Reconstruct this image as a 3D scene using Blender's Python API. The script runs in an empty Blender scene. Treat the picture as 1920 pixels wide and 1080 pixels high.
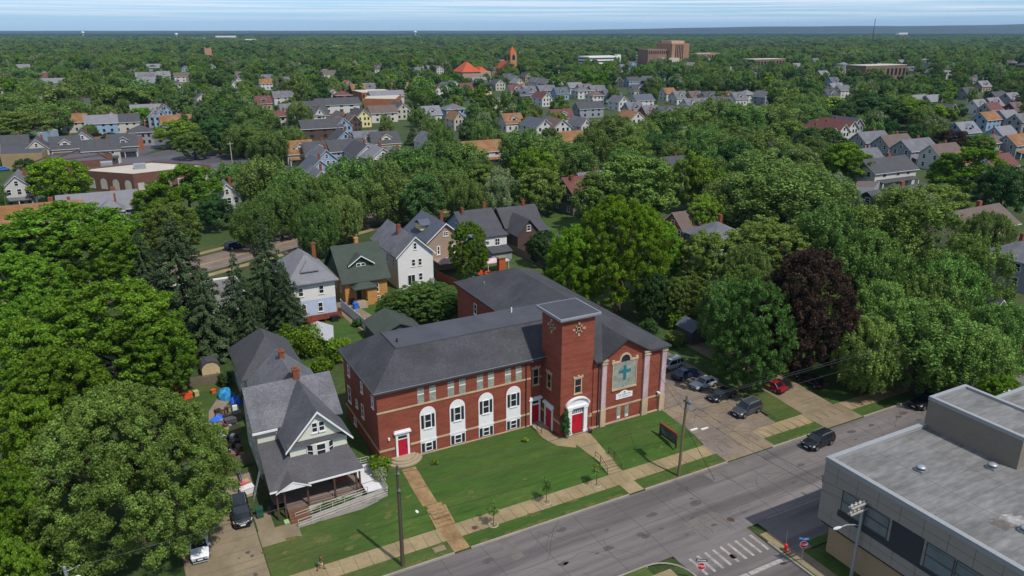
import bpy, math, random
import numpy as np
from mathutils import Vector, Matrix
RNG = random.Random(11)
scene = bpy.context.scene
COL = scene.collection
# ------------------------------------------------------------------ camera survey
FPX, V0, AZ = 1413.13, 57.03, math.radians(62.159)
CAM = np.array([-23.113, -77.944, 50.0])
TH = math.atan((540 - V0) / FPX)
FW = np.array([math.cos(AZ), math.sin(AZ)]); RT = np.array([math.sin(AZ), -math.cos(AZ)])
def W(u, v, z=0.0):
    """ground survey: photograph measurement -> world x, y at height z"""
    x = (u - 960) / FPX; y = (540 - v) / FPX
    a = math.cos(TH) + y * math.sin(TH); c = -math.sin(TH) + y * math.cos(TH)
    t = (z - CAM[2]) / c
    p = CAM[:2] + t * (a * FW + x * RT)
    return float(p[0]), float(p[1])
def PRJ(x, y, z):
    d = np.array([x, y, z]) - CAM; a = d[:2] @ FW; b = d[:2] @ RT; c = d[2]
    zz = a * math.cos(TH) - c * math.sin(TH); yy = a * math.sin(TH) + c * math.cos(TH)
    if zz < 1: zz = 1
    return 960 + FPX * b / zz, 540 - FPX * yy / zz, FPX / zz
cam = bpy.data.cameras.new('camera'); camo = bpy.data.objects.new('camera', cam); COL.objects.link(camo)
cam.sensor_width = 36; cam.lens = FPX / 1920 * 36; cam.clip_end = 90000; cam.clip_start = 1
camo.location = CAM; camo.rotation_euler = (math.pi / 2 - TH, 0, AZ - math.pi / 2)
scene.camera = camo
# ------------------------------------------------------------------ light
SUN_EL, SHADOW_AZ = math.radians(55.5), math.radians(108)
sd = Vector((math.cos(SUN_EL) * math.cos(SHADOW_AZ), math.cos(SUN_EL) * math.sin(SHADOW_AZ), -math.sin(SUN_EL)))
sl = bpy.data.lights.new('sun', 'SUN'); sl.energy = 4.3; sl.angle = math.radians(0.5); sl.color = (1, .95, .87)
so = bpy.data.objects.new('sun', sl); COL.objects.link(so); so.rotation_euler = sd.to_track_quat('-Z', 'Y').to_euler()
wd = bpy.data.worlds.new('World'); scene.world = wd; wd.use_nodes = True
nt = wd.node_tree; nt.nodes.clear(); N = nt.nodes.new; L = nt.links.new
out = N('ShaderNodeOutputWorld'); bg = N('ShaderNodeBackground'); sky = N('ShaderNodeTexSky')
sky.sky_type = 'NISHITA'; sky.sun_disc = False; sky.sun_elevation = SUN_EL
# light comes from azimuth SHADOW_AZ+180; nishita rotation is measured clockwise from +Y
sky.sun_rotation = math.pi / 2 - (SHADOW_AZ + math.pi)
sky.altitude = 200; sky.air_density = 1.0; sky.dust_density = 0.4; sky.ozone_density = 2.0
# thin bands of high cloud near the horizon
tc = N('ShaderNodeTexCoord'); mp = N('ShaderNodeMapping'); mp.inputs['Scale'].default_value = (3.2, 3.2, 330)
nz = N('ShaderNodeTexNoise'); nz.inputs['Scale'].default_value = 1.0; nz.inputs['Detail'].default_value = 7; nz.inputs['Roughness'].default_value = .55
L(tc.outputs['Generated'], mp.inputs['Vector']); L(mp.outputs['Vector'], nz.inputs['Vector'])
mr = N('ShaderNodeMapRange'); mr.inputs['From Min'].default_value = .43; mr.inputs['From Max'].default_value = .6
mr.inputs['To Min'].default_value = 0; mr.inputs['To Max'].default_value = .85; L(nz.outputs['Fac'], mr.inputs['Value'])
sx = N('ShaderNodeSeparateXYZ'); L(tc.outputs['Generated'], sx.inputs[0])
mr2 = N('ShaderNodeMapRange'); mr2.inputs['From Min'].default_value = .004; mr2.inputs['From Max'].default_value = .022; L(sx.outputs['Z'], mr2.inputs['Value'])
mm = N('ShaderNodeMath'); mm.operation = 'MULTIPLY'; L(mr.outputs[0], mm.inputs[0]); L(mr2.outputs[0], mm.inputs[1])
tint = N('ShaderNodeMix'); tint.data_type = 'RGBA'; tint.blend_type = 'MULTIPLY'; tint.inputs['Factor'].default_value = 1
L(sky.outputs[0], tint.inputs['A']); tint.inputs['B'].default_value = (.50, .74, 1.12, 1)
mr4 = N('ShaderNodeMapRange'); mr4.inputs['From Min'].default_value = .06; mr4.inputs['From Max'].default_value = .16; mr4.inputs['To Min'].default_value = 1; mr4.inputs['To Max'].default_value = .12; L(sx.outputs['Z'], mr4.inputs['Value']); L(mr4.outputs[0], tint.inputs['Factor'])
mx = N('ShaderNodeMix'); mx.data_type = 'RGBA'
L(mm.outputs[0], mx.inputs['Factor']); L(tint.outputs['Result'], mx.inputs['A']); mx.inputs['B'].default_value = (5.9, 6.4, 7.0, 1)
L(mx.outputs['Result'], bg.inputs['Color']); bg.inputs['Strength'].default_value = .15; L(bg.outputs[0], out.inputs['Surface'])
scene.view_settings.view_transform = 'Standard'; scene.view_settings.look = 'None'
scene.view_settings.exposure = 0; scene.view_settings.gamma = 1
scene.cycles.use_denoising = True; scene.cycles.sample_clamp_indirect = 1.2; scene.cycles.caustics_reflective = False; scene.cycles.caustics_refractive = False; scene.cycles.max_bounces = 6; scene.cycles.diffuse_bounces = 3
scene.cycles.volume_bounces = 0; scene.cycles.transparent_max_bounces = 6
# ------------------------------------------------------------------ materials
def lin(c):
    if isinstance(c, str): c = tuple(int(c[i:i + 2], 16) for i in (0, 2, 4))
    return tuple(((x / 255) / 12.92 if x / 255 <= .04045 else ((x / 255 + .055) / 1.055) ** 2.4) for x in c)
_m = {}
def mat(name, c, rough=.85, var=.12, sc=.35, st=(1, 1, 1), var2=.1, sc2=6, metal=0, c2=None, spec=.3, bump=0, hue=0, rnd=0):
    """procedural surface: two scales of noise in object space over a base colour; c2 = second colour in large patches"""
    if name in _m: return _m[name]
    m = bpy.data.materials.new(name); m.use_nodes = True; t = m.node_tree; n = t.nodes; l = t.links
    b = n['Principled BSDF']; b.inputs['Roughness'].default_value = rough; b.inputs['Metallic'].default_value = metal
    b.inputs['Specular IOR Level'].default_value = spec
    col = lin(c) if (isinstance(c, str) or max(c) > 1) else c
    tc = n.new('ShaderNodeTexCoord'); mp = n.new('ShaderNodeMapping'); mp.inputs['Scale'].default_value = st
    l.new(tc.outputs['Object'], mp.inputs[0])
    def noise(s, d):
        z = n.new('ShaderNodeTexNoise'); z.inputs['Scale'].default_value = s; z.inputs['Detail'].default_value = d; z.inputs['Roughness'].default_value = .6
        l.new(mp.outputs[0], z.inputs['Vector']); return z
    n1, n2 = noise(sc, 5), noise(sc2, 3)
    def rng(z, a):
        r = n.new('ShaderNodeMapRange'); r.inputs['From Min'].default_value = .3; r.inputs['From Max'].default_value = .7
        r.inputs['To Min'].default_value = 1 - a; r.inputs['To Max'].default_value = 1 + a; l.new(z.outputs['Fac'], r.inputs['Value']); return r
    mu = n.new('ShaderNodeMath'); mu.operation = 'MULTIPLY'; l.new(rng(n1, var).outputs[0], mu.inputs[0]); l.new(rng(n2, var2).outputs[0], mu.inputs[1])
    hs = n.new('ShaderNodeHueSaturation'); l.new(mu.outputs[0], hs.inputs['Value'])
    if c2:
        cc = lin(c2) if (isinstance(c2, str) or max(c2) > 1) else c2
        n3 = noise(sc * .7, 4); r3 = n.new('ShaderNodeMapRange'); r3.inputs['From Min'].default_value = .42; r3.inputs['From Max'].default_value = .6; l.new(n3.outputs['Fac'], r3.inputs['Value'])
        mi = n.new('ShaderNodeMix'); mi.data_type = 'RGBA'; mi.inputs['A'].default_value = (*col, 1); mi.inputs['B'].default_value = (*cc, 1)
        l.new(r3.outputs[0], mi.inputs['Factor']); l.new(mi.outputs['Result'], hs.inputs['Color'])
    else: hs.inputs['Color'].default_value = (*col, 1)
    l.new(hs.outputs[0], b.inputs['Base Color'])
    if bump:
        bp = n.new('ShaderNodeBump'); bp.inputs['Strength'].default_value = bump; bp.inputs['Distance'].default_value = .05
        l.new(n2.outputs['Fac'], bp.inputs['Height']); l.new(bp.outputs[0], b.inputs['Normal'])
    _m[name] = m; return m
def leafmat(name, c, var=.35, hv=.03, tr=.25):
    m = bpy.data.materials.new(name); m.use_nodes = True; t = m.node_tree; n = t.nodes; l = t.links; n.clear()
    o = n.new('ShaderNodeOutputMaterial'); g = n.new('ShaderNodeNewGeometry'); oi = n.new('ShaderNodeObjectInfo')
    hs = n.new('ShaderNodeHueSaturation'); hs.inputs['Color'].default_value = (*(lin(c) if isinstance(c, str) else c), 1)
    def rg(src, a, b_):
        r = n.new('ShaderNodeMapRange'); r.inputs['To Min'].default_value = a; r.inputs['To Max'].default_value = b_; l.new(src, r.inputs['Value']); return r.outputs[0]
    v1 = rg(g.outputs['Random Per Island'], 1 - var, 1 + var); v2 = rg(oi.outputs['Random'], .8, 1.22)
    tc = n.new('ShaderNodeTexCoord'); z = n.new('ShaderNodeTexNoise'); z.inputs['Scale'].default_value = .28; z.inputs['Detail'].default_value = 2; l.new(tc.outputs['Object'], z.inputs['Vector'])
    r3 = n.new('ShaderNodeMapRange'); r3.inputs['From Min'].default_value = .35; r3.inputs['From Max'].default_value = .65; r3.inputs['To Min'].default_value = .72; r3.inputs['To Max'].default_value = 1.25; l.new(z.outputs['Fac'], r3.inputs['Value'])
    mu = n.new('ShaderNodeMath'); mu.operation = 'MULTIPLY'; l.new(v1, mu.inputs[0]); l.new(v2, mu.inputs[1])
    m2 = n.new('ShaderNodeMath'); m2.operation = 'MULTIPLY'; l.new(mu.outputs[0], m2.inputs[0]); l.new(r3.outputs[0], m2.inputs[1]); l.new(m2.outputs[0], hs.inputs['Value'])
    ad = n.new('ShaderNodeMath'); ad.operation = 'MULTIPLY'; ad.inputs[1].default_value = 7.31; l.new(oi.outputs['Random'], ad.inputs[0])
    fr = n.new('ShaderNodeMath'); fr.operation = 'FRACT'; l.new(ad.outputs[0], fr.inputs[0]); l.new(rg(fr.outputs[0], .5 - hv, .5 + hv), hs.inputs['Hue'])
    d = n.new('ShaderNodeBsdfDiffuse'); tl = n.new('ShaderNodeBsdfTranslucent'); mx = n.new('ShaderNodeMixShader'); mx.inputs[0].default_value = tr
    l.new(hs.outputs[0], d.inputs[0]); l.new(hs.outputs[0], tl.inputs[0]); l.new(d.outputs[0], mx.inputs[1]); l.new(tl.outputs[0], mx.inputs[2]); l.new(mx.outputs[0], o.inputs['Surface'])
    _m[name] = m; return m
BRICK = mat('red_brick', '7f4434', var=.14, sc=.5, st=(1, 1, 5), var2=.2, sc2=2.2, c2='763b2c')
STONE = mat('buff_stone', 'b0987c', var=.14, sc=.8, var2=.1, c2='a38f78')
PAINTSTONE = mat('pinkish_painted_stone', 'b09a9c', var=.16, sc=.8, st=(1, 1, .5), var2=.14, c2='a08a8c')
WHITE = mat('white_paint', 'd4d3d2', var=.05, sc=1.5, var2=.03, rough=.6)
ROOF = mat('charcoal_shingles', '36363a', var=.14, sc=.35, st=(1, 1, 1), var2=.24, sc2=4, c2='3e3e42')
ROOF_FLAT = mat('dark_membrane', '43454c', var=.12, sc=.3, var2=.1, c2='3d3f46')
GUTTER = mat('dark_gutter_metal', '3b3d42', var=.05, rough=.5)
TRIMGREY = mat('pale_grey_trim', '85868b', var=.06, rough=.6)
REDDOOR = mat('red_painted_door', 'a8182c', var=.06, sc=2, var2=.04, rough=.5)
GLASS = mat('dark_window_glass', '20262e', rough=.12, var=.25, sc=.8, var2=.1, spec=.6)
GLASSBLOCK = mat('glass_blocks', '8b8f82', rough=.4, var=.15, sc=1.2, var2=.35, sc2=5, st=(1, 1, 1), c2='7b8078')
TEAL = mat('teal_glass', '2a6670', rough=.4, var=.15, sc=2)
SHUTTER = mat('black_shutter', '24262b', rough=.6)
CONCRETE = mat('concrete_paving', '7b6e59', var=.1, sc=.5, var2=.1, sc2=5, c2='716550')
WALK = mat('tan_pavement', '7e7054', var=.1, sc=.5, var2=.1, sc2=4, c2='8a7a5c')
WALKBRICK = mat('tan_brick_path', '88704f', var=.14, sc=.8, var2=.2, sc2=3, c2='785f42')
STEP = mat('worn_steps', '91836f', var=.12, sc=1, c2='94866f')
KERB = mat('kerb_stone', '8c8378', var=.12, sc=.4)
WOOD = mat('weathered_pole_wood', '4c4238', var=.2, sc=1, st=(3, 3, .3))
BARK = mat('tree_bark', '4a4036', var=.25, sc=1.5, st=(2, 2, .4), var2=.2)
STEEL = mat('galvanised_steel', '9a9ea2', metal=.5, rough=.45, var=.08)
BLACKMETAL = mat('black_metal', '1f2022', rough=.5)
WIRE = mat('black_cable', '262628', rough=.6)
TYRE = mat('tyre_rubber', '161616', rough=.9)
RIM = mat('alloy_rim', '8f9297', metal=.7, rough=.35)
CARGLASS = mat('car_glass', '141c24', rough=.06, spec=.7, var=.05)
LAMPG = mat('headlight_glass', 'd8dadd', rough=.15, spec=.6, var=.03)
LAMPR = mat('tail_light_red', 'a0141a', rough=.2, spec=.6, var=.03)
CHROME = mat('bright_chrome', 'c9ccd0', metal=.8, rough=.2, var=.03)
PLATE = mat('licence_plate', 'cfd2d4', rough=.5)
# ------------------------------------------------------------------ mesh building
class MB:
    def __init__(s): s.v = []; s.f = []; s.m = []
    def add(s, pts, faces, m=0):
        o = len(s.v); s.v += [tuple(map(float, p)) for p in pts]
        for f in faces: s.f.append([i + o for i in f]); s.m.append(m)
    def poly(s, pts, m=0): s.add(pts, [list(range(len(pts)))], m)
    def hexa(s, p, m=0): s.add(p, [(0, 3, 2, 1), (4, 5, 6, 7), (0, 1, 5, 4), (1, 2, 6, 5), (2, 3, 7, 6), (3, 0, 4, 7)], m)
    def box(s, x0, x1, y0, y1, z0, z1, m=0):
        s.hexa([(x0, y0, z0), (x1, y0, z0), (x1, y1, z0), (x0, y1, z0), (x0, y0, z1), (x1, y0, z1), (x1, y1, z1), (x0, y1, z1)], m)
    def fbox(s, F, a0, a1, d0, d1, z0, z1, m=0):
        P = F.p; s.hexa([P(a0, d0, z0), P(a1, d0, z0), P(a1, d1, z0), P(a0, d1, z0), P(a0, d0, z1), P(a1, d0, z1), P(a1, d1, z1), P(a0, d1, z1)], m)
    def fprism(s, F, az, d0, d1, m=0):
        """polygon given as (a, z) on a wall face, extruded from depth d0 to d1"""
        n = len(az); p = [F.p(a, d0, z) for a, z in az] + [F.p(a, d1, z) for a, z in az]
        s.add(p, [list(range(n)), list(range(2 * n - 1, n - 1, -1))] + [(i, (i + 1) % n, (i + 1) % n + n, i + n) for i in range(n)], m)
    def prism(s, xy, z0, z1, m=0):
        n = len(xy); p = [(x, y, z0) for x, y in xy] + [(x, y, z1) for x, y in xy]
        s.add(p, [list(range(n - 1, -1, -1)), list(range(n, 2 * n))] + [(i, (i + 1) % n, (i + 1) % n + n, i + n) for i in range(n)], m)
    def tube(s, pts, rad, n=8, m=0, cap=True):
        pts = [Vector(p) for p in pts]; rings = []; o = len(s.v)
        for i, p in enumerate(pts):
            d = (pts[min(i + 1, len(pts) - 1)] - pts[max(i - 1, 0)]).normalized()
            a = d.cross(Vector((0, 0, 1)));
            if a.length < .05: a = d.cross(Vector((1, 0, 0)))
            a.normalize(); b = d.cross(a); r = rad[i] if hasattr(rad, '__len__') else rad
            for k in range(n):
                t = 2 * math.pi * k / n; q = p + (a * math.cos(t) + b * math.sin(t)) * r; s.v.append(tuple(q))
        for i in range(len(pts) - 1):
            for k in range(n):
                k2 = (k + 1) % n; s.f.append([o + i * n + k, o + i * n + k2, o + (i + 1) * n + k2, o + (i + 1) * n + k]); s.m.append(m)
        if cap:
            s.f.append([o + k for k in range(n)][::-1]); s.m.append(m); e = o + (len(pts) - 1) * n; s.f.append([e + k for k in range(n)]); s.m.append(m)
    def build(s, name, mats, parent=None, smooth=False, fix=True):
        me = bpy.data.meshes.new(name); me.from_pydata(s.v, [], s.f)
        for x in (mats if isinstance(mats, (list, tuple)) else [mats]): me.materials.append(x)
        me.polygons.foreach_set('material_index', s.m)
        if smooth: me.polygons.foreach_set('use_smooth', [True] * len(s.f))
        me.update()
        if fix:
            import bmesh
            b = bmesh.new(); b.from_mesh(me); bmesh.ops.recalc_face_normals(b, faces=b.faces); b.to_mesh(me); b.free()
        o = bpy.data.objects.new(name, me); COL.objects.link(o)
        if parent: o.parent = parent
        return o
class Face:
    """local wall frame: a along the wall, d outward, z up"""
    def __init__(s, o, r, n): s.o = Vector(o); s.r = Vector(r); s.n = Vector(n)
    def p(s, a, d, z): return tuple(s.o + s.r * a + s.n * d + Vector((0, 0, z)))
def FS(y): return Face((0, y, 0), (1, 0, 0), (0, -1, 0))      # wall facing the street (-y), a = x
def FL(x): return Face((x, 0, 0), (0, 1, 0), (-1, 0, 0))      # wall facing -x, a = y
def FR(x): return Face((x, 0, 0), (0, 1, 0), (1, 0, 0))
def FB(y): return Face((0, y, 0), (1, 0, 0), (0, 1, 0))
def thing(name, label, cat, loc=(0, 0, 0), rz=0, group=None):
    o = bpy.data.objects.new(name, None); COL.objects.link(o); o.location = loc; o.rotation_euler = (0, 0, rz)
    o.empty_display_size = .3; o['label'] = label; o['category'] = cat
    if group: o['group'] = group
    return o
def tag(o, label, cat, group=None, kind=None):
    o['label'] = label; o['category'] = cat
    if group: o['group'] = group
    if kind: o['kind'] = kind
    return o
def struct(o): o['kind'] = 'structure'; return o
def dup(root, loc, rz=0, label=None, group=None, scale=None, mats=None):
    """a copy of a thing with copies of its parts and sub-parts; mats = {part name: material}"""
    def cp(o, par):
        c = o.copy(); COL.objects.link(c); c.parent = par
        k = o.name.split('.')[0]
        if mats and k in mats and o.type == 'MESH':
            c.material_slots[0].link = 'OBJECT'; c.material_slots[0].material = mats[k]
        for ch in o.children: cp(ch, c)
        return c
    r = cp(root, None); r.location = loc; r.rotation_euler = (0, 0, rz)
    if scale: r.scale = scale
    if label: r['label'] = label
    if group: r['group'] = group
    return r
def window(par, F, a0, a1, z0, z1, fr=None, fw=.11, mid=True, vert=0, gl=None, sill=True, proud=.07):
    fr = fr or WHITE; m = MB()
    m.fbox(F, a0, a0 + fw, -.05, proud, z0, z1); m.fbox(F, a1 - fw, a1, -.05, proud, z0, z1)
    m.fbox(F, a0 + fw, a1 - fw, -.05, proud - .005, z1 - fw, z1); m.fbox(F, a0 + fw, a1 - fw, -.05, proud - .005, z0, z0 + fw)
    if mid: zc = (z0 + z1) / 2; m.fbox(F, a0 + fw, a1 - fw, -.05, proud - .015, zc - .04, zc + .04)
    for k in range(vert): ac = a0 + (a1 - a0) * (k + 1) / (vert + 1); m.fbox(F, ac - .04, ac + .04, -.05, proud - .02, z0 + fw, z1 - fw)
    if sill: m.fbox(F, a0 - .08, a1 + .08, -.04, proud + .06, z0 - .1, z0 - .003)
    w = m.build('window', fr, par)
    g = MB(); g.fbox(F, a0 + fw * .6, a1 - fw * .6, -.04, .02, z0 + fw * .6, z1 - fw * .6); g.build('pane', gl or GLASS, w)
    return w
# ------------------------------------------------------------------ ground
def pw(y, tab):
    if y <= tab[0][0]: return tab[0][1]
    for (a, b), (c, d) in zip(tab, tab[1:]):
        if y <= c: return b + (d - b) * (y - a) / (c - a)
    return tab[-1][1]
RD = -1.42
PF = {'church': [(-17.62, RD - .12), (-17.6, -1.25), (-13.2, -1.2), (-11.2, -.5), (-5, -.06), (-4, 0)],
      'house': [(-17.62, RD - .12), (-17.6, -1.25), (-13.2, -1.2), (-7, -.85), (0, -.6), (25, 0)],
      'lot': [(-17.62, RD - .12), (-17.6, -1.3), (-13.2, -1.2), (0, -.35), (30, 0)]}
def GZ(x, y):
    if y < -28.5: return -1.27 if (x > 32 or x < 21.8) and y < -28.52 else RD - .12
    wx = [(-4.5, 'house'), (-1.5, 'church'), (39.2, 'church'), (39.8, 'lot')]
    if x <= -4.5: return pw(y, PF['house'])
    if x >= 39.8: return pw(y, PF['lot'])
    for (a, p), (b, q) in zip(wx, wx[1:]):
        if x <= b:
            t = (x - a) / (b - a); return pw(y, PF[p]) * (1 - t) + pw(y, PF[q]) * t
def steps(a, b, s, extra=()):
    n = max(1, int(math.ceil((b - a) / s))); r = [a + (b - a) * i / n for i in range(n + 1)]
    r += [e for e in extra if a < e < b]; return sorted(set(round(x, 4) for x in r))
XB = (-4.5, -1.5, 39.2, 39.8, 21.78, 21.8, 32.0, 32.02); YB = (-28.52, -28.5, -17.62, -17.6, -13.2, -11.2, -7, -5, -4, 0, 25, 30)
GRASS_ROUGH = mat('rough_grass', '2f441b', var=.25, sc=.06, var2=.3, sc2=1.2, c2='3a421f', rough=.95)
LAWN = mat('mown_lawn', '324c16', var=.18, sc=.3, st=(.5, 1.9, 1), var2=.2, sc2=1.6, c2='3c4f1d', rough=.95)
LAWN2 = mat('patchy_lawn', '354a1b', var=.2, sc=.25, st=(.5, 1.4, 1), var2=.18, sc2=2.6, c2='454f24', rough=.95)
ASPHALT = mat('worn_asphalt', '676160', var=.24, sc=.22, st=(.14, 2.0, 1), var2=.1, sc2=4, c2='524e4e', rough=.9)
ASPH_DARK = mat('dark_asphalt', '4a484d', var=.15, sc=.1, var2=.1, sc2=3, c2='55525a', rough=.9)
LOTASPH = mat('old_lot_asphalt', '6b6159', var=.2, sc=.3, var2=.14, sc2=3, c2='776956', rough=.9)
DIRT = mat('bare_dirt', '7d7060', var=.2, sc=.6, var2=.2)
PAINTLINE = mat('worn_road_paint', '8f8984', var=.25, sc=1.2, var2=.3, sc2=4)
YELLOW = mat('yellow_road_paint', 'b99a3a', var=.15, sc=1)
far = [60, 90, 130, 190, 280, 420, 640, 1000, 1600, 2600, 4500, 8000, 14000, 24500]
xs = sorted(set([-x for x in far] + [110 + x for x in far] + steps(-60, 110, 1.7, XB)))
ys = sorted(set([-x for x in far[:]] + [60 + x for x in far] + steps(-60, 60, 1.5, YB)))
m = MB(); nx, ny = len(xs), len(ys)
m.v = [(x, y, GZ(x, y) - .03) for y in ys for x in xs]
m.f = [[j * nx + i, j * nx + i + 1, (j + 1) * nx + i + 1, (j + 1) * nx + i] for j in range(ny - 1) for i in range(nx - 1)]; m.m = [0] * len(m.f)
struct(m.build('terrain', GRASS_ROUGH, fix=False))
def sheet(name, x0, x1, y0, y1, off, mt, par=None, z=None):
    X = steps(x0, x1, 2, XB); Y = steps(y0, y1, 2, YB); b = MB(); k = len(X)
    b.v = [(x, y, (GZ(x, y) if z is None else z) + off) for y in Y for x in X]
    b.f = [[j * k + i, j * k + i + 1, (j + 1) * k + i + 1, (j + 1) * k + i] for j in range(len(Y) - 1) for i in range(k - 1)]; b.m = [0] * len(b.f)
    o = b.build(name, mt, par, fix=False)
    return struct(o) if par is None else o
def strip(name, pts, wid, off, mt, par=None, z=None):
    P = [Vector(p) for p in pts]; Q = []
    for a, b in zip(P, P[1:]):
        n = max(1, int((b - a).length / .6)); Q += [a + (b - a) * i / n for i in range(n)]
    Q.append(P[-1]); B = MB(); R_ = []
    for i, p in enumerate(Q):
        d = (Q[min(i + 1, len(Q) - 1)] - Q[max(i - 1, 0)]).normalized(); nn = Vector((-d.y, d.x))
        w = wid if not hasattr(wid, '__len__') else wid[0] + (wid[1] - wid[0]) * i / (len(Q) - 1)
        for s in (-.5, -.17, .17, .5):
            q = p + nn * w * s; B.v.append((q.x, q.y, (GZ(q.x, q.y) if z is None else z) + off))
    B.f = [[i * 4 + k, i * 4 + k + 1, i * 4 + k + 5, i * 4 + k + 4] for i in range(len(Q) - 1) for k in range(3)]; B.m = [0] * len(B.f)
    o = B.build(name, mt, par, fix=False); return struct(o) if par is None else o
def flat(name, xy, z, mt):
    b = MB(); b.poly([(x, y, z) for x, y in xy]); return struct(b.build(name, mt, fix=False))
# main street, side street
sheet('street', -110, 190, -28.5, -17.6, 0, ASPHALT, z=RD)
sheet('side_street', 21.8, 32.0, -110, -28.5, 0, ASPHALT, z=RD + .004)
k = MB()
for a, b in ((-110, -16.9), (-14.9, 2.0), (3.9, 24.2), (26.5, 39.3), (47.0, 57.0), (64.5, 190)): k.box(a, b, -17.72, -17.55, RD - .05, -1.19)
k.box(-110, 18.5, -28.62, -28.45, RD - .05, -1.2); k.box(35, 190, -28.55, -28.47, RD - .05, -1.215)
k.box(21.65, 21.84, -110, -31.5, RD - .05, -1.2); k.box(31.96, 32.15, -110, -31.5, RD - .05, -1.2)
for sx_, cx, a0 in ((-1, 18.5, 0),):
    pts = [(cx + sx_ * -3.25 * math.sin(t), -31.75 + 3.2 * math.cos(t)) for t in [i * math.pi / 16 for i in range(9)]]
    for (x0, y0), (x1, y1) in zip(pts, pts[1:]): k.tube([(x0, y0, -1.27), (x1, y1, -1.27)], .085, 6)
struct(k.build('kerb', KERB))
# pavements and paths
sheet('pavement', -60, 120, -15.55, -13.25, .03, WALK)
sheet('pavement', -60, 20.2, -31.9, -30.0, .03, WALK); sheet('pavement', 32.4, 34.2, -90, -33, .03, CONCRETE); sheet('street', 33.4, 130, -34.3, -28.5, 0, ASPHALT, z=-1.22)
sheet('pavement', 32.2, 35.2, -33, -30.2, .035, WALK)
sheet('driveway', 39.35, 53.0, -9.0, 32, .03, LOTASPH); sheet('driveway', 39.35, 52.2, -13.2, -9.0, .034, LOTASPH); sheet('driveway', 39.3, 47.6, -17.6, -13.2, .04, LOTASPH)
sheet('driveway', 57.4, 63.6, -13.3, 12, .03, CONCRETE); sheet('driveway', 57.2, 64.5, -17.6, -13.3, .04, CONCRETE)
sheet('driveway', -23.0, -15.6, -17.6, 1.5, .03, CONCRETE); sheet('driveway', -19.5, -14.2, 1.5, 6.5, .03, DIRT)
sheet('path', -15.5, -11.4, -8.0, -5.3, .03, CONCRETE); sheet('path', -15.4, -13.7, -5.3, -2.0, .03, CONCRETE)
sheet('church_path', 24.3, 26.4, -17.6, -13.2, .04, WALK); sheet('church_path', 2.0, 3.8, -17.6, -13.2, .04, WALKBRICK)
strip('church_path', [(2.75, -2.2), (2.55, -6), (2.5, -9.8)], 1.75, .03, WALKBRICK)
strip('church_path', [(25.2, -4.6), (25.25, -10.4)], (3.4, 2.0), .03, WALK)
strip('church_path', [(21.6, -1.6), (21.5, -3.6), (22.1, -5.4), (23.9, -6.6)], (1.7, 1.9), .045, WALK)
# lawns
sheet('lawn', -1.5, 39.2, -13.2, -4.4, .008, LAWN); sheet('lawn', -4.5, 20.6, -4.4, -.2, .008, LAWN); sheet('lawn', -15.5, -4.5, -13.2, -5.4, .008, LAWN2); sheet('lawn', -4.5, -1.5, -13.2, -4.4, .008, LAWN)
sheet('lawn', -4.2, -.1, -.2, 42, .008, LAWN)
for a, b in ((-14.9, 2.0), (3.8, 24.3), (26.4, 39.3)): sheet('parkway_lawn', a, b, -17.6, -15.55, .008, LAWN2 if a < 0 else LAWN)
sheet('parkway_lawn', 47.6, 57.2, -17.6, -15.55, .008, LAWN2); sheet('parkway_lawn', 64.5, 110, -17.6, -15.55, .008, LAWN)
sheet('lawn', 53.1, 57.4, -13.2, -3, .008, LAWN2); sheet('lawn', 63.8, 95, -13.2, 2, .008, LAWN)
sheet('parkway_lawn', 32.2, 32.4, -90, -33, .01, LAWN); sheet('lawn', 34.2, 35.3, -90, -33, .01, LAWN); sheet('lawn', 35.6, 80, -34.4, -33.4, .09, LAWN)
sheet('parkway_lawn', 6, 18.2, -30, -28.6, .01, LAWN2)
sheet('lawn', -22.5, -10.9, 8, 33.5, .008, LAWN2); strip('yard_track', [(-16.9, 10), (-16.6, 18), (-15.8, 24), (-13.4, 29)], (1.5, 2.0), .02, DIRT)
sheet('lawn', 3.6, 10.4, 33.5, 50.5, .012, LAWN); sheet('lawn', 13.4, 20, 44.5, 56, .012, LAWN)
sheet('lawn', 45, 57.5, 31, 70, .012, LAWN2); sheet('lawn', 58, 90, 62, 112, .012, LAWN)
strip('back_driveway', [(11.6, 70), (11.8, 56), (12.8, 47), (14.2, 42.5)], (2.4, 5.5), .03, CONCRETE)
# painted markings
pm = MB()
for i in range(9):
    x = 22.9 + i * 1.04; y0, y1 = -32.3, -29.6; dx = .16 * 0
    pm.poly([(x, y0, RD + .012), (x + .32, y0, RD + .012), (x + .32, y1, RD + .012), (x, y1, RD + .012)])
pm.poly([(26.9, -34.4, RD + .012), (31.8, -34.4, RD + .012), (31.8, -33.9, RD + .012), (26.9, -33.9, RD + .012)])
pm.poly([(22.2, -34.4, RD + .012), (26.7, -34.4, RD + .012), (26.7, -33.9, RD + .012), (22.2, -33.9, RD + .012)])
struct(pm.build('road_markings', PAINTLINE))
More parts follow.
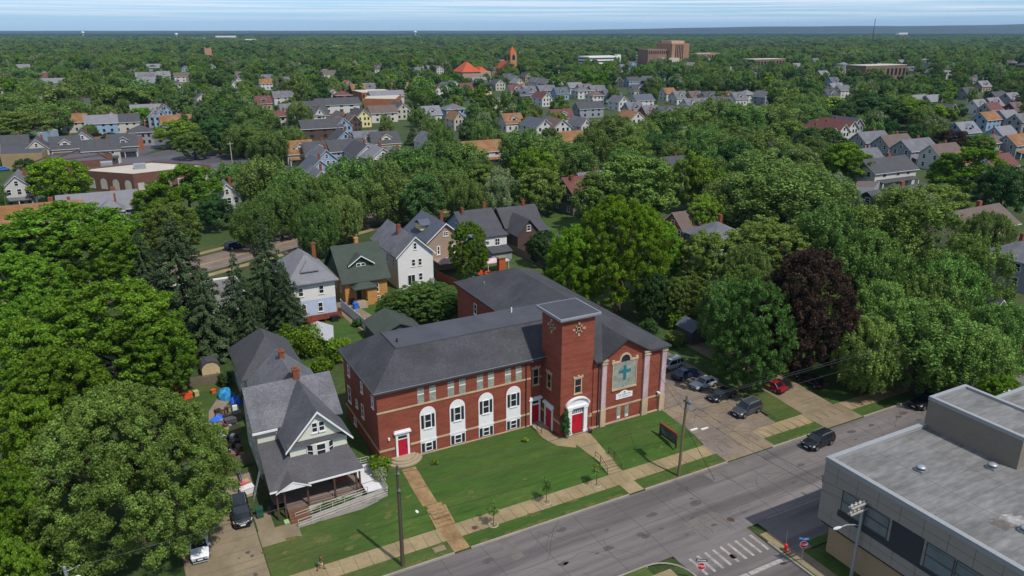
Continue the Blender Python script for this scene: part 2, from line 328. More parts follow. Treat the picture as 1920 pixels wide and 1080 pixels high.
# tar seams, patches and tyre tracks belong to the old road surface
sm = MB(); rr = random.Random(5)
for i in range(26):
    x = -30 + i * 5.1 + rr.uniform(-.8, .8); sm.tube([(x, -28.3, RD + .001), (x + rr.uniform(-.3, .3), -23, RD + .002), (x + rr.uniform(-.3, .3), -17.8, RD + .001)], .022, 4)
for y in (-22.9, -20.4, -25.6):
    sm.tube([(-40 + j * 8, y + rr.uniform(-.12, .12), RD + .001) for j in range(26)], .025, 4)
def crack(x, y, ang, n, st, z=None):
    pts = []
    for i in range(n):
        zz = (RD + .001) if z is None else GZ(x, y) + .034
        pts.append((x, y, zz)); ang += rr.gauss(0, .35); x += st * math.cos(ang); y += st * math.sin(ang)
        if z is None and not -28.3 < y < -17.8: break
        if z is not None and not (39.6 < x < 52.5 and -17 < y < 20): break
    if len(pts) > 2: sm.tube(pts, rr.uniform(.012, .03), 4)
for _ in range(60): crack(rr.uniform(-15, 75), rr.uniform(-28, -18), rr.uniform(0, 6.28), rr.randint(5, 16), .7)
for _ in range(34): crack(rr.uniform(40, 50), rr.uniform(-16, 10), rr.choice((0, 1.57, 3.14, 4.71)) + rr.gauss(0, .3), rr.randint(6, 16), .6, 1)
struct(sm.build('tar_seams', mat('tar_filler', '4a4644', rough=.7)))
pt = MB()
for x0, x1, y0, y1 in ((7, 8.3, -21.5, -17.9), (35, 44, -20.2, -18.2), (26.5, 31, -27.5, -24.5)):
    pt.poly([(x0, y0, RD + .008), (x1, y0 + .2, RD + .008), (x1 + .1, y1, RD + .008), (x0 - .1, y1 - .1, RD + .008)])
struct(pt.build('road_patch', mat('asphalt_patch', '625d5a', var=.15, sc=.6)))
st_ = MB(); rr = random.Random(12)
for _ in range(34):
    x, y, r_ = rr.uniform(-12, 72), rr.choice((-19.6, -21.6, -24.4, -26.4)) + rr.gauss(0, .35), rr.uniform(.12, .5)
    st_.poly([(x + r_ * rr.uniform(.6, 1.2) * math.cos(t) * 1.8, y + r_ * rr.uniform(.6, 1.1) * math.sin(t), RD + .01) for t in np.linspace(0, 6.28, 11)[:-1]])
for x, y in ((-17, -9), (-18.5, -12), (-20, -13.5), (44, -6), (43, 2), (45, -11)):
    for _ in range(4): xx, yy, r_ = x + rr.gauss(0, .7), y + rr.gauss(0, .7), rr.uniform(.1, .3); st_.poly([(xx + r_ * rr.uniform(.6, 1.2) * math.cos(t), yy + r_ * rr.uniform(.6, 1.2) * math.sin(t), GZ(xx, yy) + .045) for t in np.linspace(0, 6.28, 9)[:-1]])
dv = MB(); rr = random.Random(14)
def blot(x, y, r_, sx_=1.6):
    dv.poly([(x + r_ * sx_ * rr.uniform(.5, 1.2) * math.cos(t), y + r_ * rr.uniform(.5, 1.2) * math.sin(t), GZ(x + r_ * sx_ * math.cos(t), y + r_ * math.sin(t)) + .03) for t in np.linspace(0, 6.28, 13)[:-1]])
for _ in range(95):
    x = rr.uniform(-14, 56)
    if 1.5 < x < 4.3 or 23.8 < x < 26.8 or 39 < x < 48: continue
    blot(x, rr.choice((-17.35, -17.35, -15.75)) + rr.gauss(0, .12), rr.uniform(.1, .32), 2.6)
for _ in range(16): x, y = rr.uniform(-3, 38), rr.uniform(-12.8, -5.2); blot(x, y, rr.uniform(.1, .3)) if not (1.2 < x < 4.2 or 23 < x < 27) else None
for _ in range(12): blot(rr.uniform(-14, -2), rr.uniform(-12.8, -7), rr.uniform(.15, .6))
dv.f = [f for f in dv.f]; struct(dv.build('dry_grass', mat('dry_grass_patch', '4f5226', var=.25, sc=.8, var2=.3, sc2=4), fix=False))
struct(st_.build('oil_stains', mat('oil_stained_paving', '4d4846', var=.2, sc=2)))
# pavement joints
jm = MB()
for i in range(100):
    x = -30 + i * 1.5; jm.box(x, x + .035, -15.55, -13.25, -1.235, -1.166)
for y in np.arange(-17, 1, 1.9): jm.box(-22.9, -15.7, y, y + .05, GZ(-19, y) - .05, GZ(-19, y) + .034)
jm.box(-19.4, -19.34, -17.5, -13.2, -1.3, -1.195)
struct(jm.build('paving_joints', mat('dark_joint', '5a5142')))
for (x, y, z, r, n_, lb) in ((27.3, -31.4, RD + .012, .38, 'manhole_cover', 'round dark manhole cover among the crosswalk bars'),
                             (31.5, -26.6, RD + .012, .42, 'manhole_cover', 'round rusty manhole cover where the office shadow begins'),
                             (5.6, -14.9, -1.18, .33, 'manhole_cover', 'round brown cover set in the pavement by the tan steps')):
    b = MB(); b.prism([(x + r * math.cos(t), y + r * math.sin(t)) for t in np.linspace(0, 2 * math.pi, 17)[:-1]], z - .05, z); tag(b.build(n_, mat('rusty_iron', '4a3b33', rough=.7)), lb, 'manhole cover')
b = MB(); b.box(.2, 1.5, -16.75, -15.95, -1.3, -1.2); tag(b.build('concrete_cover', CONCRETE), 'square concrete utility lid in the grass strip near the tan steps', 'utility lid')
# distant diagonal street and shop car park
p1, p2 = Vector(W(372, 498)), Vector(W(459, 475)); dd = (p2 - p1).normalized()
def along(t, s=0): q = p1 + dd * t + Vector((-dd.y, dd.x)) * s; return (q.x, q.y)
for nm, s, w_, mt, o in (('cross_street', 0, 11.5, mat('brown_asphalt', '75675f', var=.12, sc=.3, c2='685c57'), .02), ('cross_pavement', -8.2, 2, WALK, .025), ('cross_pavement', 8.4, 2, WALK, .025)):
    strip(nm, [along(-140, s), along(20, s), along(60, s - 3 * 0)], w_, o, mt, z=0)
    strip(nm, [along(60, s), (along(60, s)[0] + 190, along(60, s)[1] + 55)], w_, o - .003, mt, z=0)
strip('centre_line', [along(-140, .12), along(60, .12)], .14, .03, YELLOW, z=0); strip('centre_line', [along(-140, -.22), along(60, -.22)], .14, .03, YELLOW, z=0)
strip('lane_line', [along(-140, -3.6), along(60, -3.6)], .14, .03, PAINTLINE, z=0)
flat('parking_lot', [W(200, 335), W(215, 303), W(330, 278), W(420, 290), W(545, 312), W(440, 352), W(330, 350)], .03, ASPH_DARK)
# ------------------------------------------------------------------ church
CH = thing('church_building', 'long red brick church with a square flat-topped tower and dark shingle roofs', 'church')
def wallbox(*a): b = MB(); b.box(*a); return b.build('wall', BRICK, CH)
wallbox(0, 20.74, 0, 14.2, -.8, 9.7); wallbox(20.74, 22.8, .6, 12, -.8, 9.7)
b = MB(); b.box(27.65, 39.29, -4.42, 1.3, -.8, 9.7); b.box(25.1, 39.29, 1.3, 33.2, -.8, 9.7)
b.fprism(FS(-4.42), [(28.85, 9.7), (36.15, 9.7), (32.5, 11.88)], 0, -.3); b.build('wall', BRICK, CH)
b = MB(); b.box(22.8, 27.65, -4.3, .6, -.8, 16.1); TW = b.build('tower', BRICK, CH)
b = MB(); b.box(22.3, 28.1, -4.8, 1.08, 16.1, 16.28); b.box(22.2, 28.2, -4.9, 1.18, 16.28, 16.55); b.build('cornice', TRIMGREY, TW)
b = MB(); b.box(22.36, 28.04, -4.74, 1.02, 16.5, 16.575); b.build('roof', ROOF_FLAT, TW)
# wing roof
b = MB(); e = 9.86
b.poly([(-.45, -.45, e), (22.8, -.45, e), (31, 4.16, 13), (4.15, 4.16, 13)]); b.poly([(-.45, 14.65, e), (-.45, -.45, e), (4.15, 4.16, 13), (4.15, 10, 13)])
b.poly([(31, 10, 13), (25, 14.65, e), (-.45, 14.65, e), (4.15, 10, 13)][::-1]); rf = b.build('roof', ROOF, CH)
b = MB(); b.poly([(4.15, 4.16, 13), (31.2, 4.16, 13), (31.2, 10, 13), (4.15, 10, 13)]); b.box(4.05, 31, 4.08, 4.22, 12.92, 13.09); b.box(4.05, 4.2, 4.22, 10, 12.92, 13.09)
b.build('flat_roof', ROOF_FLAT, CH)
b = MB(); b.box(-.52, 22.79, -.55, -.38, 9.6, 9.88); b.box(-.55, -.38, -.38, 14.7, 9.6, 9.88); b.box(-.38, 22.79, -.38, -.02, 9.62, 9.7); b.box(-.38, -.02, -.02, 14.6, 9.62, 9.7); b.build('gutter', GUTTER, CH)
b = MB(); b.box(-.56, 22.79, -.575, -.54, 9.84, 9.9); b.build('lit_drip_edge', TRIMGREY, CH)  # thin pale edge strip; the sunlit eave line is put into its colour
b = MB(); b.box(20.72, 21.0, -.35, -.02, 9.4, 9.62); b.build('gutter', WHITE, CH)
# main roof
b = MB(); z0, zr = 9.75, 13.35
b.poly([(27.65, -4.95, z0), (28.6, -4.95, z0), (32.5, 1.0, z0 + 5.95 * 3.6 / 9.35), (36.4, -4.95, z0), (39.75, -4.95, z0), (32.2, 4.4, zr), (27.65, -1.27, 11.17)])
b.poly([(27.65, -1.27, 11.17), (32.2, 4.4, zr), (32.2, 26, zr), (24.7, 33.6, z0), (24.7, .6, z0), (27.65, .6, 11.17)])
b.poly([(39.75, -4.95, z0), (39.75, 33.6, z0), (32.2, 26, zr), (32.2, 4.4, zr)]); b.poly([(24.7, 33.6, z0), (32.2, 26, zr), (39.75, 33.6, z0)])
b.build('roof', ROOF, CH, fix=False)
b = MB(); g0, g1 = 9.76, 12.08
b.poly([(28.6, -4.98, g0), (32.5, -4.98, g1), (32.5, 1.1, g1)]); b.poly([(32.5, -4.98, g1), (36.4, -4.98, g0), (32.5, 1.1, g1)])
b.poly([(28.6, -4.98, g0 - .18), (32.5, -4.98, g1 - .18), (32.5, -4.98, g1), (28.6, -4.98, g0)]); b.poly([(36.4, -4.98, g0 - .18), (32.5, -4.98, g1 - .18), (32.5, -4.98, g1), (36.4, -4.98, g0)])
b.poly([(28.6, -4.98, g0 - .18), (32.5, -4.98, g1 - .18), (32.5, -4.4, g1 - .18), (28.6, -4.4, g0 - .18)]); b.poly([(36.4, -4.98, g0 - .18), (32.5, -4.98, g1 - .18), (32.5, -4.4, g1 - .18), (36.4, -4.4, g0 - .18)])
b.build('roof', ROOF, CH, fix=False)
b = MB(); b.box(36.4, 39.85, -5.03, -4.9, 9.55, 9.79); b.box(27.67, 28.75, -5.03, -4.9, 9.55, 9.79); b.box(39.72, 39.85, -4.9, 33.7, 9.55, 9.79); b.box(24.6, 24.75, .65, 33.7, 9.55, 9.79)
b.box(36.5, 39.7, -4.9, -4.43, 9.62, 9.7); b.box(39.3, 39.72, -4.4, 33, 9.62, 9.7); b.box(24.75, 25.09, 14.8, 33, 9.62, 9.7); b.build('gutter', GUTTER, CH)
b = MB(); b.box(36.6, 38.6, -4.62, -4.41, 9.3, 9.52); b.build('frieze', WHITE, CH); b = MB(); b.box(28, 28.8, -4.62, -4.41, 9.35, 9.55); b.build('frieze', WHITE, CH)
# stone bands
F0, FM, FT, FTL, FSL, FRC = FS(0), FS(-4.42), FS(-4.3), FL(22.8), FL(0), FS(.6)
b = MB()
b.fbox(F0, -.08, 20.8, -.05, .08, 6.85, 7.06); b.fbox(FSL, -.05, 14.2, -.05, .08, 1.7, 1.95)
xs_ = [6.3 + 3.98 * i for i in range(4)]; prev = -.08
for x in [2.92] + xs_:
    w = 1.0 if x < 3 else 1.06
    b.fbox(F0, prev, x - w, -.05, .08, 1.7, 1.95); prev = x + w
b.fbox(F0, prev, 20.8, -.05, .08, 1.7, 1.95)
b.fbox(FTL, -4.36, -2.6, -.05, .08, 1.75, 2.0); b.fbox(FTL, -.3, .6, -.05, .08, 1.75, 2.0); b.fbox(FRC, 22.5, 22.78, -.05, .08, 6.5, 6.7)
b.fbox(FT, 22.74, 23.7, -.05, .08, 1.75, 2.0); b.fbox(FT, 27.1, 27.66, -.05, .08, 1.75, 2.0); b.fbox(FT, 27.3, 27.66, -.05, .085, 2.0, 2.25)
b.fbox(FM, 27.67, 28.8, -.05, .08, 2.2, 2.45); b.fbox(FM, 29.55, 35.65, -.05, .08, 2.2, 2.45); b.fbox(FM, 36.5, 38.6, -.05, .08, 2.2, 2.45)
b.fbox(FM, 27.3, 39.3, -.05, .14, -.8, .16); b.fbox(F0, 4.2, 20.7, -.05, .1, -.8, .1); b.fbox(FR(39.29), -4.3, 12, -.05, .08, 2.2, 2.45)
b.build('stone_band', STONE, CH)
# bays of the wing
for i, x in enumerate(xs_):
    arch = [(x - 1.05, 1.98), (x + 1.05, 1.98)] + [(x + 1.05 * math.cos(t), 5.38 + 1.05 * math.sin(t)) for t in np.linspace(0, math.pi, 15)]
    b = MB(); b.fprism(F0, arch, -.05, .05); b.fbox(F0, x - 1.15, x + 1.15, -.05, .1, 1.72, 1.96); pn = b.build('arched_panel', WHITE, CH)
    ring = MB(); ao = [(x + 1.24 * math.cos(t), 5.38 + 1.24 * math.sin(t)) for t in np.linspace(0, math.pi, 15)]; ai = [(x + 1.06 * math.cos(t), 5.38 + 1.06 * math.sin(t)) for t in np.linspace(math.pi, 0, 15)]
    for k in range(14): ring.fprism(F0, [ao[k], ao[k + 1], ai[13 - k], ai[14 - k]], -.05, .035)
    ring.build('arch_ring', mat('arch_brick', '84382a', sc=1, st=(1, 1, 4)), CH)
    w = window(pn, Face((0, -.05, 0), (1, 0, 0), (0, -1, 0)), x - .44, x + .44, 3.5, 5.42, fw=.075)
    for s in (-1, 1):
        b = MB(); b.fbox(F0, x + s * .7 - .17, x + s * .7 + .17, .02, .1, 3.55, 5.35); b.build('shutter', SHUTTER, pn)
    b = MB(); b.fbox(F0, x - .62, x + .62, .02, .12, 3.34, 3.5); b.build('sill', WHITE, pn)
    # basement window
    b = MB(); b.fbox(F0, x - 1.05, x + 1.05, -.05, .06, .22, 1.7); bs = b.build('basement_surround', WHITE, CH)
    window(bs, Face((0, -.06, 0), (1, 0, 0), (0, -1, 0)), x - .44, x + .44, .3, 1.5, sill=False, fw=.07)
    for s in (-1, 1):
        b = MB(); b.fbox(F0, x + s * .74 - .2, x + s * .74 + .2, .03, .1, .3, 1.5); b.build('shutter', SHUTTER, bs)
    for xc in (x - .78, x + .78):
        b = MB(); b.fbox(F0, xc - .43, xc + .43, -.06, .012, 7.07, 9.1); gw = b.build('glass_block_window', GLASSBLOCK, CH)
        b = MB(); b.fbox(F0, xc - .43, xc + .43, 0, .025, 8.2, 8.34); b.build('mullion', WHITE, gw)
# side windows
for yc, w, za, zb in ((11.6, .9, 7.0, 8.65), (5.95, .8, 7.1, 8.6), (1.6, .8, 7.05, 8.85), (12.1, 1.25, 3.0, 5.3), (8.8, .8, 3.75, 4.85), (6.2, 1.0, 3.5, 5.35), (10.2, 1.1, .5, 1.5)):
    window(CH, FSL, yc - w / 2, yc + w / 2, za, zb)
for yc in (17.5, 21, 26): window(CH, FL(25.1), yc - .5, yc + .5, 6.4, 8.2)
for yc in (18.2, 23): window(CH, FL(25.1), yc - .6, yc + .6, 2.4, 4.6)
# entrances
def door(F, a0, a1, z0, z1, jw=.26, top=.9, hood=.35, leaf=REDDOOR, leaves=1, name='door'):
    b = MB(); b.fbox(F, a0, a1, -.05, .06, z0, z1)
    for k in range(leaves):
        w = (a1 - a0) / leaves
        for r in ((.12, .45), (.55, .9)):
            for c in (.16, .56): b.fbox(F, a0 + w * (k + c), a0 + w * (k + c + .28), .05, .085, z0 + (z1 - z0) * r[0], z0 + (z1 - z0) * r[1])
    d = b.build(name, leaf, CH)
    b = MB(); b.fbox(F, a0 - jw, a0, -.05, .16, z0 - .1, z1 + top); b.fbox(F, a1, a1 + jw, -.05, .16, z0 - .1, z1 + top); b.fbox(F, a0, a1, -.05, .12, z1, z1 + top)
    b.fbox(F, a0 - jw - .22, a1 + jw + .22, -.05, hood, z1 + top + .003, z1 + top + .22); b.fbox(F, a0 - jw - .12, a1 + jw + .12, -.05, hood * .7, z1 + top + .22, z1 + top + .36); b.build('door_frame', WHITE, d)
    b = MB(); b.fbox(F, a1 - .18, a1 - .1, .06, .14, z0 + 1, z0 + 1.2); b.build('handle', BLACKMETAL, d); return d
d1 = door(F0, 2.3, 3.52, .62, 2.85); b = MB(); b.fbox(F0, 2.35, 3.47, .11, .135, 3.0, 3.35); b.build('transom', GLASS, d1)
door(FRC, 21.3, 22.4, .02, 2.6, .22, .85); door(FTL, -2.35, -.75, .02, 2.75, .22, .5)
b = MB(); b.fbox(FRC, 21.4, 22.3, .1, .14, 2.85, 3.2)
d3 = b.build('transom', GLASS, CH)
b = MB(); b.box(20.76, 21.0, -.02, .22, 0, 3.6); b.box(20.6, 21.1, -.12, .35, 3.6, 3.8); b.build('porch_column', WHITE, CH)
# main portal
b = MB(); b.fbox(FT, 24.42, 26.22, -.05, .05, .05, 2.68)
for k in (24.55, 25.45):
    for j in range(3): b.fbox(FT, k + .08 + j * .2, k + .2 + j * .2, .04, .08, 1.5, 2.5)
    b.fbox(FT, k + .05, k + .65, .04, .075, .3, 1.2)
PD = b.build('door', REDDOOR, CH); PD['label'] = 'red double door under the white arched portal'
b = MB()
for a in (23.85, 26.24):
    b.fbox(FT, a, a + .55, -.05, .34, -.2, 3.72); b.fbox(FT, a - .07, a + .62, -.05, .42, -.25, .25); b.fbox(FT, a - .06, a + .61, -.05, .42, 3.5, 3.72)
b.fbox(FT, 24.4, 26.24, -.05, .14, 2.7, 2.82); b.fbox(FT, 24.4, 26.24, -.05, .14, 3.42, 3.72); b.fbox(FT, 23.7, 26.94, -.05, .42, 3.724, 4.0)
arc = [(23.6, 4.004), (27.04, 4.004)] + [(25.32 + 1.62 * math.cos(t), 4.02 + .98 * math.sin(t)) for t in np.linspace(.08, math.pi - .08, 13)]
b.fprism(FT, arc, -.05, .16)
for k in range(13):
    t0, t1 = [.02 + (math.pi - .04) * (k + q) / 13 for q in (0, 1)]
    b.fprism(FT, [(25.32 + r * math.cos(t), 4.02 + s_ * math.sin(t)) for r, s_, t in ((1.64, 1.0, t0), (1.64, 1.0, t1), (1.82, 1.16, t1), (1.82, 1.16, t0))], -.05, .4)
b.build('portal_frame', WHITE, PD)
b = MB(); b.fbox(FT, 24.42, 26.22, -.05, .06, 2.84, 3.4); tr = b.build('transom', GLASS, PD)
b = MB()
for k in range(6): b.fbox(FT, 24.5 + k * .3, 24.54 + k * .3, .05, .1, 2.84, 3.4)
for k in range(5): b.tube([FT.p(24.55 + k * .36 + .15 * math.cos(t), .08, 3.12 + .15 * math.sin(t)) for t in np.linspace(0, 6.28, 9)], .02, 4)
b.build('tracery', WHITE, tr)
# tower windows and stone emblems
for F, a0, a1, za, zb in ((FT, 24.78, 25.95, 5.62, 7.8), (FTL, -2.0, -.9, 5.7, 7.85), (FRC, 21.4, 22.4, 5.5, 7.9)):
    w = window(CH, F, a0, a1, za, zb, fr=STONE, fw=.14); b = MB(); b.fbox(F, a0 - .16, a1 + .16, -.05, .12, zb + .003, zb + .22); b.fbox(F, (a0 + a1) / 2 - .12, (a0 + a1) / 2 + .12, -.05, .16, zb + .22, zb + .42); b.fbox(F, a0 - .16, a0 + .05, -.05, .1, zb + .22, zb + .34); b.fbox(F, a1 - .05, a1 + .16, -.05, .1, zb + .22, zb + .34); b.build('lintel', STONE, w)
for F, a in ((FT, 25.25), (FTL, -1.85)):
    b = MB(); z = 14.6
    b.fprism(F, [(a - .55, z), (a, z - .55), (a + .55, z), (a, z + .55)], -.05, .03); em = b.build('emblem', mat('dark_recess', '3a2723', sc=2), TW)
    b = MB()
    for k in range(4):
        t = k * math.pi / 2
        pr_ = lambda r, q: (a + r * math.cos(t + q), z + r * math.sin(t + q))
        b.fprism(F, [pr_(.62, -.16), pr_(.95, -.17), pr_(.95, .17), pr_(.62, .16)], -.05, .1); b.fprism(F, [pr_(.5, 0), pr_(.66, -.22), pr_(.66, .22)], -.05, .08)
        b.fprism(F, [pr_(.56, .62), pr_(.36, .785), pr_(.56, .95), pr_(.7, .785)], -.05, .09)
    for k in range(8):
        t0, t1 = k * math.pi / 4, (k + 1) * math.pi / 4
        b.fprism(F, [(a + r * math.cos(t), z + r * math.sin(t)) for r, t in ((.22, t0), (.22, t1), (.32, t1), (.32, t0))], -.05, .07)
    b.build('quatrefoil', STONE, em)
# gabled street front
for a0, a1 in ((28.85, 29.55), (35.65, 36.5), (38.62, 39.36)):
    b = MB(); b.fbox(FM, a0, a1, -.05, .3, 2.452, 9.0); p = b.build('pilaster', PAINTSTONE, CH)
    b = MB(); b.fbox(FM, a0 - .06, a1 + .06, -.05, .36, -.6, 2.45); b.build('base', STONE, p)
    b = MB(); b.fbox(FM, a0 - .1, a1 + .1, -.05, .42, 9.003, 9.18); b.fbox(FM, a0 - .02, a1 + .02, -.05, .33, 9.18, 9.42); b.fbox(FM, a0 - .12, a1 + .12, -.05, .46, 9.42, 9.64); b.build('capital', STONE, p)
b = MB(); b.fbox(FM, 30.75, 34.45, -.05, .03, 4.95, 8.66); gw = b.build('glass_block_window', GLASSBLOCK, CH)
b = MB()
for k in range(1, 12): b.fbox(FM, 30.78, 34.42, .02, .036, 4.95 + k * .31, 4.975 + k * .31)
for k in range(1, 4): b.fbox(FM, 30.75 + k * .925, 30.8 + k * .925, .02, .04, 4.96, 8.6)
b.build('glazing_bars', mat('pale_mortar', '8f9288'), gw)
b = MB(); b.fbox(FM, 32.4, 32.85, .03, .06, 5.95, 8.1); b.fbox(FM, 31.65, 33.6, .03, .058, 7.05, 7.5); b.build('cross', TEAL, gw)
b = MB(); b.fbox(FM, 30.6, 34.6, -.05, .16, 4.72, 4.948); b.fbox(FM, 30.62, 30.75, -.05, .09, 4.95, 8.6); b.fbox(FM, 34.45, 34.58, -.05, .09, 4.95, 8.6)
b.fbox(FM, 30.45, 31.75, -.05, .12, 8.664, 8.95); b.fbox(FM, 33.45, 34.75, -.05, .12, 8.664, 8.95); b.fbox(FM, 34.3, 34.7, -.05, .11, 8.95, 9.2); b.fbox(FM, 30.5, 30.9, -.05, .11, 8.95, 9.2)
for k in range(11):
    t0, t1 = math.pi * k / 11, math.pi * (k + 1) / 11
    b.fprism(FM, [(32.62 + r * math.cos(t), 8.95 + r * math.sin(t)) for r, t in ((.72, t0), (.72, t1), (.98, t1), (.98, t0))], -.05, .13)
b.fbox(FM, 31.64, 31.9, -.05, .125, 8.67, 8.95); b.fbox(FM, 33.34, 33.6, -.05, .125, 8.67, 8.95); b.build('stone_surround', STONE, gw)
b = MB(); b.fprism(FM, [(31.9, 8.67), (33.34, 8.67)] + [(32.62 + .71 * math.cos(t), 8.95 + .71 * math.sin(t)) for t in np.linspace(0, math.pi, 11)], -.05, .025); aw = b.build('arched_window', GLASS, CH)
for a0, a1 in ((31.62, 32.28), (32.95, 33.6)):
    b = MB(); b.fbox(FM, a0, a1, -.05, .02, .3, 2.15); gb = b.build('glass_block_window', GLASSBLOCK, CH); b = MB(); b.fbox(FM, a0 + .1, a1 - .1, 0, .04, .4, .75); b.build('vent', WHITE, gb)
b = MB(); sgn = [(31.35, 3.3), (34.05, 3.3), (34.05, 4.05), (33.5, 4.12), (33.1, 4.36), (32.7, 4.46), (32.3, 4.36), (31.9, 4.12), (31.35, 4.05)]
b.fprism(FM, sgn, -.05, .09); sg = b.build('sign_board', WHITE, CH)
b = MB(); rr = random.Random(3); b.fprism(FM, [(32.7 + .14 * math.cos(t), 4.2 + .12 * math.sin(t)) for t in np.linspace(0, 6.28, 9)[:-1]], .08, .1)
for z, x0, x1, h in ((3.82, 31.75, 33.7, .13), (3.55, 31.9, 33.5, .08)):
    x = x0
    while x < x1:
        w = rr.uniform(.07, .13); b.fbox(FM, x, x + w, .08, .1, z, z + h); x += w + (.06 if rr.random() > .2 else .18)
b.build('lettering', mat('dark_lettering', '50535a'), sg)
b = MB(); b.tube([FS(-4.42).p(28.45, .1, 9.5), FS(-4.42).p(28.45, .1, -.1)], .07, 8); b.tube([F0.p(20.1, .1, 9.6), F0.p(20.1, .1, 0)], .07, 8); b.build('downspout', mat('dark_downspout', '33302f'), CH)
b = MB(); b.fbox(F0, 1.1, 1.3, 0, .22, 3.15, 3.45); b.build('wall_lamp', WHITE, CH); b = MB(); b.fbox(FR(39.29), -3.6, -3.2, 0, .35, 2.6, 2.95); b.fbox(FM, 38.2, 38.5, .05, .5, 2.75, 2.95); b.build('wall_lamp', WHITE, CH)
b = MB(); b.tube([(4.9, 6.0, 13), (4.9, 6.0, 13.5)], .12, 8); b.build('roof_vent', BLACKMETAL, CH); b = MB(); b.tube([(22.5, 8.6, 13), (22.5, 8.6, 13.7)], .1, 8); b.build('roof_vent', WHITE, CH); b = MB(); b.tube([(27.2, 27, 10.7), (27.2, 27, 11.4)], .1, 8); b.build('roof_vent', TRIMGREY, CH)
# front steps, landing
b = MB()
for r, z in ((2.35, .2), (1.95, .41), (1.55, .62)):
    b.prism([(2.92 + r * math.cos(t), -.02 - r * .82 * math.sin(t)) for t in np.linspace(0, math.pi, 19)], -.5, z)
tag(b.build('semicircular_steps', STEP), 'rounded three-tier stone steps below the pink-red side door', 'steps')
b = MB(); b.box(20.95, 22.75, -1.6, .58, -.4, .02)
for k in range(3): b.box(21.0, 22.74, -1.6 - .32 * (k + 1), -1.6 - .32 * k, -.5, .02 - .12 * (k + 1) + .1)
tag(b.build('entrance_landing', STEP), 'shaded concrete landing with low steps between wing and tower', 'steps')
def railing(pts, h, name, label, posts=True):
    b = MB(); P = [Vector(p) for p in pts]
    b.tube([p + Vector((0, 0, h)) for p in P], .035, 6); b.tube([p + Vector((0, 0, h * .5)) for p in P], .025, 6)
    for p in P: b.tube([p, p + Vector((0, 0, h))], .035, 6)
    return tag(b.build(name, BLACKMETAL), label, 'railing')
railing([(20.9, -.4, 0), (20.95, -1.6, 0), (21.0, -2.7, -.1)], .95, 'handrail', 'thin dark handrail beside the shaded landing')
b = MB()
for k in range(6): y = -9.9 - .56 * k; b.box(1.95, 3.75, y - .56, y, -1.6, GZ(2.7, y) + .05)
b.hexa([(3.76, -13.3, -1.5), (3.98, -13.3, -1.5), (3.98, -10.6, -1.5), (3.76, -10.6, -1.5), (3.76, -13.3, -1.0), (3.98, -13.3, -1.0), (3.98, -10.6, -.28), (3.76, -10.6, -.28)]); b.hexa([(1.74, -13.3, -1.5), (1.94, -13.3, -1.5), (1.94, -10.6, -1.5), (1.74, -10.6, -1.5), (1.74, -13.3, -1.05), (1.94, -13.3, -1.05), (1.94, -10.6, -.35), (1.74, -10.6, -.35)])
tag(b.build('lawn_steps', WALKBRICK), 'tan brick steps from the side door path down to the pavement', 'steps')
b = MB()
b.box(24.25, 26.3, -11.6, -10.3, -1, -.36)
for k in range(4): y = -11.6 - .42 * k; b.box(24.3, 26.3, y - .42, y, -1.6, GZ(25, y) + .06)
tag(b.build('lawn_steps', WALK), 'pale concrete steps with rails below the main tower door', 'steps')
railing([(24.3, -10.3, -.35), (24.3, -11.5, -.34), (24.3, -13.1, -1.15)], .9, 'handrail', 'dark handrail on the near side of the pale lawn steps')
railing([(26.35, -10.3, -.35), (26.35, -11.5, -.34), (26.35, -13.1, -1.15)], .9, 'handrail', 'dark handrail on the driveway side of the pale lawn steps')
# sign on the lawn
SG = thing('lawn_sign', 'dark changeable-letter sign with brick-red top rail on the lawn', 'sign', (35.0, -11.2, 0))
gz = GZ(35, -11)
b = MB(); b.box(-.12, .12, -1.75, 1.75, gz + 1.72, gz + 2.0); b.build('top_rail', mat('rust_red_beam', '7c3a28'), SG)
for y in (-1.6, 1.6):
    b = MB(); b.box(-.09, .09, y - .09, y + .09, gz - .2, gz + 1.72); b.build('post', mat('dark_timber', '3a2a24'), SG)
b = MB(); b.box(-.06, .06, -1.5, 1.5, gz + .55, gz + 1.68); pn = b.build('panel', mat('sign_panel', '3c4440', var=.25, sc=2, c2='55605a'), SG)
b = MB(); b.box(-.15, .15, -1.55, 1.55, gz + .4, gz + .54); b.build('lower_rail', mat('dark_timber', '3a2a24'), SG)
